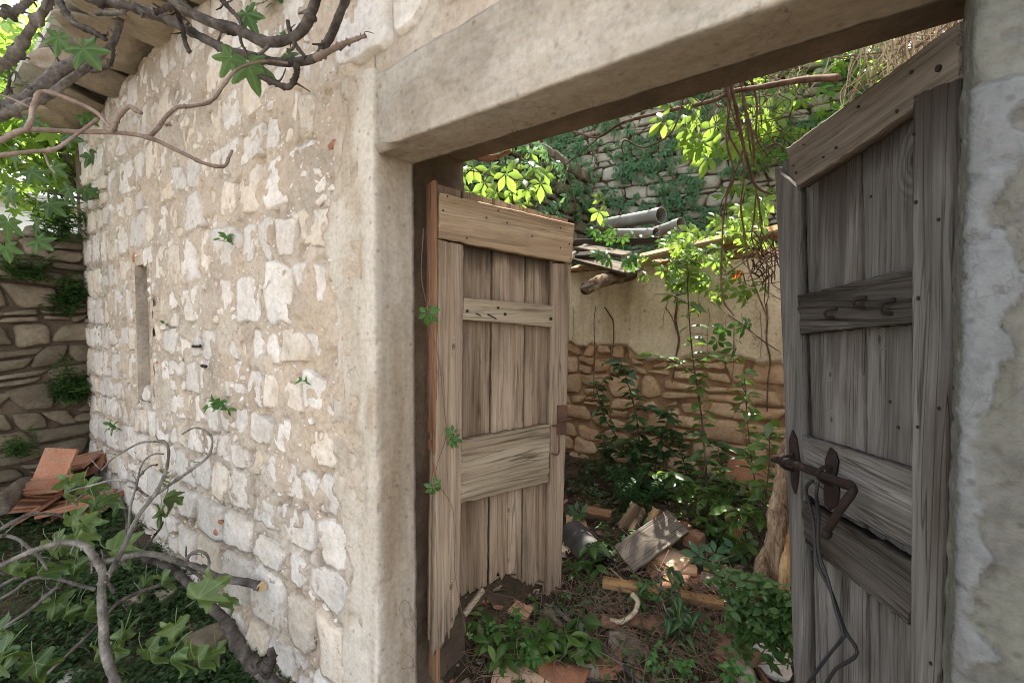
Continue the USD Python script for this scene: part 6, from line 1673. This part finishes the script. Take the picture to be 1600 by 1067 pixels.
# ------------------------------------------------------------------ Virginia creeper and dry vines
def creeper(label, stems, leaves, mat="creeper_leaf", stem_mat="vine_dark", name="virginia_creeper", cat="creeper"):
    """stems: (points, r0, r1); leaves: (position, tip direction in the picture, size)"""
    t = thing(name, label, cat)
    for k, (p, r0, r1) in enumerate(stems):
        obj("stem", tube(p, r0, r1, 7, n=len(p) * 7, wob=.006, seed=300 + k), X[stem_mat], t)
    for k, (o, d_, s) in enumerate(leaves):
        fr = facing(o, d_, roll=.5 * math.sin(k * 2.7), tilt=.15 + .45 * abs(math.sin(k * 1.9)))
        pe = o - fr[:3, 0] * s * .7 + np.array([0, .01, .02])
        obj("petiole", tube([pe, (pe + o) / 2 + [0, -.004, .006], o], .0016, .0012, 5, n=6), X["dead_twig"], t)
        leaf = thing_leaf(t, fr, s, k, mat)
    return t


def thing_leaf(t, fr, s, k, mat):
    return obj("leaf", tf(CREEP[k % 5], fr, s), X[mat], t)


Y0 = 1.15
E8 = lambda x, y, yy: on(860 + x * .375, 100 + y * .375, 1, yy)
stems = [([E8(p[0], p[1], y_) for p, y_ in zip([(60, 275), (130, 292), (200, 305), (300, 245), (430, 210), (560, 180), (680, 150), (760, 115), (900, 95), (1067, 65), (1200, 60)], lerp(1.7, .75, 11))], .007, .010),
         ([E8(p[0], p[1], 1.6) for p in [(200, 308), (130, 370), (60, 430), (80, 500), (110, 590), (130, 620)]], .004, .003),
         ([E8(p[0], p[1], 1.2) for p in [(562, 112), (540, 200), (500, 290), (420, 340), (370, 345), (315, 320), (298, 340), (303, 375)]], .004, .004)]
lv = [((470, 235), (-.7, .6), .115), ((500, 180), (-.4, -.8), .09), ((590, 310), (-.3, 1), .13), ((560, 250), (-.8, .3), .12), ((640, 330), (.4, 1), .11), ((600, 215), (.8, .6), .11), ((690, 260), (.3, 1), .12), ((650, 390), (-.1, 1), .12), ((580, 280), (-.9, .5), .10), ((720, 200), (.8, .5), .12), ((610, 180), (.4, -.9), .09), ((690, 350), (.9, .1), .10), ((610, 345), (-.6, .8), .11), ((790, 310), (-.3, 1), .14), ((880, 180), (.1, -1), .13), ((905, 210), (.9, .4), .14), ((930, 230), (.3, 1), .12), ((960, 150), (.7, -.4), .12), ((850, 250), (-.6, .8), .12)]
creeper("bright leafy creeper stem arching across the top of the doorway", stems, [(E8(x, y, 1.25 + .10 * math.sin(k * 3.1)), d_, s * .80) for k, ((x, y), d_, s) in enumerate(lv)])
L6 = lambda x, y, yy: on(x, y, 1, yy)
lv = [((740, 262), (-.4, .7), .12), ((757, 285), (.2, 1), .13), ((790, 272), (.5, .8), .13), ((775, 300), (-.6, .5), .12), ((800, 300), (.4, .9), .13), ((823, 295), (.8, .3), .10), ((815, 275), (.6, -.5), .09), ((845, 287), (.1, 1), .115), ((850, 272), (.6, -.8), .09), ((830, 240), (.4, -.6), .09), ((725, 270), (-.9, .2), .10), ((765, 265), (.3, -.7), .10), ((940, 312), (-.1, -1), .08), ((936, 330), (.2, 1), .08), ((800, 262), (.3, -.5), .11), ((720, 250), (-.3, -.6), .10), ((835, 262), (.9, .1), .11), ((735, 300), (-.2, .8), .12), ((815, 318), (-.5, .8), .10), ((760, 310), (0, 1), .12)]
creeper("vivid green creeper leaves growing over the top of the left door", [([L6(680, 262, 1.0), L6(720, 262, 1.1), L6(770, 275, 1.15), L6(830, 285, 1.2)], .004, .002), ([L6(900, 280, 1.6), L6(885, 300, 1.55), L6(898, 330, 1.5)], .003, .002), ([L6(815, 245, 1.2), L6(812, 275, 1.15), L6(805, 320, 1.1)], .002, .001)],
        [(L6(x, y, 1.12 + .16 * math.sin(k * 2.3)), d_, s * .86) for k, ((x, y), d_, s) in enumerate(lv)])
t = thing("bark_piece", "curled strip of red brown bark wedged under the lintel above the left door", "bark")
obj("bark", tube([on(722, 240, 1, .62), on(765, 246, 1, .62), on(798, 236, 1, .66)], .018, .010, 9, wob=.008, seed=6), X["red_x"], t)
# the creeper on the left door's hinge edge
DP = lambda x, y, o=-.03: np.array([LO[0], LO[1], 0]) + lp(x, y)[0] * np.array([LE[0], LE[1], 0]) + np.array([0, 0, lp(x, y)[1]]) + o * np.array([-LE[1], LE[0], 0])
st = [(655, 360), (652, 430), (660, 480), (668, 520), (680, 570), (688, 640), (690, 680), (675, 740), (700, 790), (703, 860), (705, 900), (722, 985)]
creeper("thin creeper with three leaf sprays climbing the left door's hinge edge", [([DP(x, y, -.035) for x, y in st], .0018, .0012)],
        [(DP(656, 490, -.06), (-.15, 1), .055), (DP(660, 486, -.06), (.7, -.6), .035), (DP(695, 672, -.06), (-.6, -.3), .038), (DP(698, 680, -.055), (.7, .2), .04), (DP(695, 685, -.05), (-.1, 1), .036), (DP(667, 755, -.05), (.1, 1), .045), (DP(670, 750, -.05), (-.2, -1), .03), (DP(724, 985, -.04), (.3, -.2), .02)], mat="sprig_leaf")
# hanging spray in front of the plaster
B5 = lambda x, y, yy: on(870 + x * .281, 480 + y * .281, 1, yy)
creeper("small hanging spray of dark creeper leaves before the ochre plaster", [([B5(840, -40, 2.1), B5(930, 20, 2.0), B5(985, 75, 1.95), B5(1100, 150, 1.95), B5(1230, 240, 2.0)], .0025, .0015), ([B5(985, 75, 1.95), B5(985, 200, 1.95), B5(975, 290, 1.97)], .002, .001)],
        [(B5(935, 120, 1.93), (-.1, 1), .085), (B5(1035, 105, 1.93), (.2, 1), .085), (B5(890, 185, 1.93), (-.2, 1), .07), (B5(985, 222, 1.93), (0, 1), .09), (B5(910, 110, 1.96), (-.9, .3), .06), (B5(1060, 90, 1.96), (.9, .1), .06)], mat="sprig_leaf", stem_mat="dead_twig")
# creeper leaves on the floor
lf = []
for k, (p, d_, s) in enumerate([((490, 165), (.3, .8), .09), ((470, 155), (-.8, .3), .08), ((800, 255), (.5, .5), .10), ((840, 285), (.9, .1), .08), ((1110, 390), (-.1, 1), .09), ((1075, 370), (-.9, -.1), .09), ((1150, 360), (.6, -.4), .09), ((1250, 340), (-.3, .9), .10), ((1285, 355), (.3, 1), .10), ((1310, 310), (1, 0), .09), ((1250, 310), (-.5, -.7), .08), ((700, 330), (.7, .5), .08)]):
    lf.append((G7(*p, .09), d_, s))
creeper("broad bluish creeper leaves spreading low over the rubble", [([G7(480, 200, .03), G7(660, 330, .05), G7(820, 300, .06)], .003, .002), ([G7(1060, 400, .04), G7(1150, 400, .06), G7(1260, 360, .08), G7(1330, 330, .07)], .003, .002)], lf, mat="wall_creeper", stem_mat="dead_twig")
# sunlit leaves along the back wall's top and hanging down it
rs = np.random.RandomState(31)
lv = []
for k in range(74):
    x, y = 430 + rs.rand() * 480, rs.uniform(560, 790)
    if y < 740 - (x - 430) * .42 or (x < 560 and y < 660):
        continue
    lv.append((E8(x, y, rs.uniform(2.1, 2.6)), (rs.normal(), rs.normal() * .6 + .3), rs.uniform(.07, .12)))
creeper("sunlit creeper leaves spilling over the right part of the back wall's top", [([E8(900, 640, 2.5), E8(760, 720, 2.4), E8(600, 740, 2.35), E8(480, 780, 2.3)], .004, .002)], lv)
lv = []
for k in range(64):
    x, y = rs.normal(620, 90), rs.uniform(770, 940)
    lv.append((E8(x, y, rs.uniform(2.05, 2.3)), (rs.normal(), rs.normal() * .6 + .6), rs.uniform(.04, .075)))
lv += [(E8(x, y, 2.2), (.2, 1), .09) for x, y in ((790, 940), (830, 935), (810, 965), (700, 960), (620, 1005))]
creeper("light leaved shoots hanging down over the back wall's plaster", [([E8(560, 740, 2.3), E8(570, 860, 2.25), E8(575, 960, 2.28), E8(570, 1060, 2.3)], .003, .0015), ([E8(640, 740, 2.3), E8(660, 820, 2.2), E8(720, 900, 2.2)], .003, .0015), ([E8(700, 740, 2.3), E8(760, 860, 2.25), E8(800, 930, 2.2)], .003, .0015)], lv, stem_mat="sprig_leaf")
lv = [(E8(x, y, 2.1), d, .085) for (x, y), d in (((230, 800), (-.8, .2)), ((240, 815), (.6, .6)), ((330, 815), (-.7, .5)), ((345, 800), (.9, .1)), ((335, 830), (.2, 1)), ((205, 790), (-.6, -.6)))]
lv += [(E8(x, y, 2.62 + .1 * math.sin(x)), (math.cos(x), .6), .075) for x, y in ((215, 650), (240, 700), (262, 690), (300, 722), (340, 715), (250, 735), (290, 742), (380, 728), (430, 722), (470, 735), (500, 715), (530, 700), (200, 720), (180, 690), (520, 740))]
creeper("pale creeper sprays lying on the grey roof plank", [([E8(150, 770, 2.3), E8(240, 805, 2.2), E8(340, 810, 2.2)], .002, .001)], lv, mat="sprig_leaf", stem_mat="dead_twig")
t = thing("red_leaf", "single red leaf hanging among the shoots on the back wall", "leaf")
obj("leaf", tf(OVAL, facing(E8(800, 860, 2.15), (-.6, .6), .3), .08), X["red_leaf"], t)

# old vines flattened against the ochre plaster
t = thing("wall_vines", "dry vine stems clinging to the ochre plaster", "vine")
for k, (pts, r) in enumerate([([(215, 0), (210, 70), (207, 160), (212, 260), (205, 380), (207, 500)], .004), ([(265, 0), (290, 40), (312, 80), (314, 180), (312, 260)], .006), ([(668, -40), (662, 60), (668, 120), (677, 190), (655, 280), (655, 330), (640, 420)], .009), ([(600, 0), (640, 60), (665, 130)], .003), ([(840, 0), (850, 50), (838, 130), (838, 250)], .002),
                              ([(1165, -20), (1172, 60), (1168, 180), (1180, 280), (1178, 400), (1172, 500), (1170, 580)], .006), ([(985, 80), (985, 270), (970, 400), (930, 500)], .002), ([(930, 20), (1000, 80), (1130, 175), (1240, 250)], .003), ([(90, 0), (95, 120), (80, 200)], .002), ([(1130, 20), (1140, 160), (1128, 300)], .002), ([(740, 140), (830, 155), (840, 160)], .002), ([(620, -60), (600, 20), (590, 110)], .002)]):
    obj("stem", tube([B5(x, y, BY - .045) for x, y in pts], r, r * .7, 6, n=len(pts) * 8, wob=.02, seed=400 + k), X["vine_dark"], t)

# dry vines hanging in front of the right door's free edge
t = thing("hanging_vines", "dark dry vine strands hanging in a bundle through the top of the doorway", "vine")
rs = np.random.RandomState(51)
HV = [[(760, -20), (765, 120), (800, 330), (830, 430), (850, 480), (880, 520), (925, 542)], [(735, -20), (738, 150), (752, 290), (790, 400), (800, 490), (795, 600), (800, 690), (815, 800), (850, 910), (905, 1065)], [(775, -10), (800, 110), (830, 250), (845, 370), (850, 430)], [(750, 40), (745, 180), (735, 330), (760, 480), (735, 560), (720, 700), (720, 960), (765, 1050)],
      [(790, 60), (815, 200), (825, 330), (870, 470)], [(860, 540), (850, 640), (840, 720), (880, 800), (930, 870), (935, 900)], [(870, 560), (880, 660), (870, 740), (910, 860), (905, 960), (895, 1005)], [(905, 880), (900, 950), (893, 1000)], [(930, 700), (890, 740), (850, 720)], [(655, 100), (600, 90), (560, 115)], [(680, 80), (650, 130), (620, 170)], [(880, 360), (940, 330), (1010, 380)], [(845, 460), (870, 600), (878, 690), (930, 780)], [(800, 360), (760, 470), (730, 540), (735, 640)], [(830, 20), (860, 160), (850, 300), (905, 380)], [(720, -20), (745, 130), (770, 240), (800, 330)]]
for k, p in enumerate(HV):
    yy = .85 + .35 * ((k * 7) % 5) / 5
    r = .007 if k in (0, 2) else .0048 if k in (1, 3, 4, 14) else .0032
    obj("strand", tube([E8(x, y, yy) for x, y in p], r, r * .6, 6, n=len(p) * 8, wob=.02, seed=500 + k, knots=4), X["vine_dark"], t)
mb = MB()
for k in range(46):
    x, y = rs.normal(890, 40), rs.uniform(690, 880)
    q = [E8(x, y, 1.1), E8(x + rs.normal() * 40, y + rs.uniform(10, 60), 1.15), E8(x + rs.normal() * 60, y + rs.uniform(20, 120), 1.1)]
    mb.add(tube(q, .0026, .0015, 5, n=9, wob=.01, seed=k))
tag(obj("tendrils", mb.get(), X["vine_dark"], t), kind="stuff")
mb = MB()
for k in range(120):
    x, y = rs.uniform(560, 1060), rs.uniform(-60, 330)
    if y > 120 + (x - 560) * .6:
        continue
    q = [E8(x, y, 1.0 + .4 * rs.rand()), E8(x + rs.normal() * 40, y + rs.uniform(20, 60), 1.2), E8(x + rs.normal() * 60, y + rs.uniform(40, 170), 1.15)]
    mb.add(tube(q, .0022, .0012, 5, n=9, wob=.02, seed=k))
tag(obj("tendrils", mb.get(), X["vine_dark"], t), kind="stuff")
t = thing("dry_twig_curtain", "sunlit curtain of straw coloured dry twigs above the right door", "vine")
mb, m2 = MB(), MB()
for k in range(210):
    x, y = rs.uniform(1340, 1530), rs.uniform(-60, 110)
    yy = rs.uniform(1.5, 3.6)
    a = on(x, y, 1, yy)
    L = rs.uniform(.2, .7)
    q = [a + [0, 0, .2], a + [rs.normal() * .06, rs.normal() * .05, -L * .5], a + [rs.normal() * .12, rs.normal() * .1, -L]]
    (mb if k % 3 else m2).add(tube(q, .0028, .0014, 5, n=9, wob=.09, seed=k))
for k in range(60):
    a = on(rs.uniform(1340, 1530), rs.uniform(-90, 100), 1, rs.uniform(1.6, 3.4))
    obj("twig", tube([a, a + rs.normal(size=3) * .15, a + rs.normal(size=3) * .25 + [0, 0, -.4]], .005, .003, 6, n=12, wob=.03, seed=k), X["straw_twig" if k % 2 else "dead_twig"], t)
tag(obj("fine_twigs", mb.get(), X["straw_twig"], t), kind="stuff")
tag(obj("fine_twigs", m2.get(), X["dead_twig"], t), kind="stuff")

# leafy mass behind, on and above the broken right end of the ruin wall
t = thing("overgrown_thicket", "bright sunlit thicket of creeper over the ruin wall's broken right end, and unseen leaves placed to shade the room", "thicket")
rs = np.random.RandomState(71)
mb, m2 = MB(), MB()
for k in range(1500):
    c = np.array([rs.uniform(-.9, 3.0), rs.uniform(3.9, 5.3), 0]); c[2] = 3.3 + .55 * (c[0] > -.6) * rs.normal() * .9 + rs.uniform(-.5, 1.2)
    if c[2] < 2.75:
        continue
    m2.add(tf(CREEP[k % 5], rnd_frame(rs, c, .45), rs.uniform(.09, .15)))
for k in range(26):
    a = np.array([rs.uniform(-.9, 2.6), 4.6, 2.4]); b = a + [rs.normal() * .5, rs.normal() * .3, rs.uniform(1.0, 2.0)]
    mb.add(tube([a, (a + b) / 2 + rs.normal(size=3) * .15, b], .012, .005, 6, n=10, wob=.06, seed=k))
k = 0
while k < 1500:                                                      # unseen leaves above the view, placed to keep sun off the room floor
    c = np.array([rs.uniform(-2.4, .9), rs.uniform(2.35, 3.42), 0]); c[2] = 3.02 + .55 * c[1] + rs.uniform(0, .4)
    k += 1
    if noise(np.array([c[0] * 1.3, c[1] * 1.3, 4.0]), 6) < .27:
        continue
    m2.add(tf(CREEP[k % 5], rnd_frame(rs, c, .6), rs.uniform(.11, .17)))
for k in range(14):  # stems carrying the unseen leaves over the room
    x_ = -2.4 + k * .28
    mb.add(tube([(x_, 4.5, 4.6 - .3 * max(x_ + 1, 0)), (x_ + rs.normal() * .15, 3.4, 4.95), (x_ + rs.normal() * .2, 2.2, 4.3)], .012, .006, 6, n=14, wob=.06, seed=k + 40))
obj("stems", mb.get(), X["vine_dark"], t)
tag(obj("leaves", m2.get(), X["creeper_leaf"], t), kind="stuff")

# the creeper covering the ruin wall
t = thing("wall_creeper", "bluish green creeper climbing all over the tall ruin wall", "creeper")
rs = np.random.RandomState(61)
for k in range(13):
    x0 = -3.6 + k * .38
    p = [(x0, RY - .05, 1.9)]
    while p[-1][2] < 3.6 + rs.rand() * 1.2:
        p.append((p[-1][0] + rs.normal() * .16, RY - .045, p[-1][2] + rs.uniform(.25, .45)))
    obj("stem", tube(p, .010, .004, 6, n=len(p) * 6, wob=.04, seed=600 + k), X["vine_dark"], t)
pl = []
while len(pl) < 2600:                                                # strung along runners, thick at the sides and low down
    x, z = rs.uniform(-3.9, 1.4), rs.uniform(2.0, 4.9)
    dens = noise(np.array([x * 1.6, z * 2.6, 2.0]), 8) * 1.0 + .30 * (x < -2.5) + .16 * (z < 2.7) + .12 * (x > -.9)
    if rs.rand() > (dens - .38) * 2.4:
        continue
    for q in range(3):
        o = np.array([x + rs.normal() * .10, RY - rs.uniform(.04, .12), z + rs.normal() * .03])
        a = rs.uniform(-2.6, -.5)
        pl.append((frame(o, (math.cos(a), -.2, math.sin(a)), np.array([0, -1, .75]) + rs.normal(size=3) * .35), rs.uniform(.055, .095)))
pl.sort(key=lambda q: np.linalg.norm(q[0][:3, 3] - EYE))
leaf_run(t, "leaf", CREEP, "wall_creeper", pl, 295)
t = thing("side_wall_creeper", "dark creeper mass hanging on the side wall behind the left door's top", "creeper")
pl = []
for k in range(380):
    o = np.array([-2.6 + rs.uniform(.05, .2), rs.uniform(1.6, 4.4), rs.uniform(2.0, 3.6)])
    a = rs.uniform(-2.6, -.5)
    pl.append((frame(o, (.2, math.cos(a), math.sin(a)), np.array([1, 0, .55]) + rs.normal(size=3) * .28), rs.uniform(.07, .12)))
pl.sort(key=lambda q: np.linalg.norm(q[0][:3, 3] - EYE))
obj("stem", tube([(-2.55, 2.4, 1.6), (-2.54, 2.5, 2.5), (-2.55, 2.8, 3.4)], .012, .006, 6, wob=.04, seed=3), X["vine_dark"], t)
leaf_run(t, "leaf", CREEP, "wall_creeper", pl, 200)
# ------------------------------------------------------------------ repeats share a group
GROUPS = {"roof_tile": "terracotta tiles heaped in the corner", "cut_fig_branch": "cut fig branches on the heap", "plastic_pipe": "plastic pipes on the back wall", "laurel_sapling": "laurel saplings growing in the room", "spurge_bush": "feathery spurge clumps behind the left door",
          "tile_piece": "broken roof tiles on the room's floor", "rubble_stone": "stones in the rubbish on the floor", "roof_plank": "planks lying on the back wall's top", "roof_beam": "beams along the back wall's top", "wall_sprig": "sprigs rooted in the house front", "wall_fern": "plants growing on the garden wall",
          "garden_tree": "trees behind the garden wall", "field_stone": "stones among the cut branches", "iron_peg": "iron pegs in the house front", "cut_laurel": "laurel sprays lying on the rubbish", "creeping_weed": "weeds on the room's floor", "virginia_creeper": "creepers round the doorway", "broken_board": "broken boards on the rubble",
          "rotten_chunk": "rotten timber pieces on the rubble", "iron_strip": "strips beside the white rock"}
for p in stage.GetPrimAtPath("/World").GetChildren():
    base = p.GetName().rstrip("0123456789").rstrip("_") if p.GetName()[-3:].isdigit() else p.GetName()
    if base in GROUPS and p.GetCustomDataByKey("label"):
        p.SetCustomDataByKey("group", GROUPS[base])
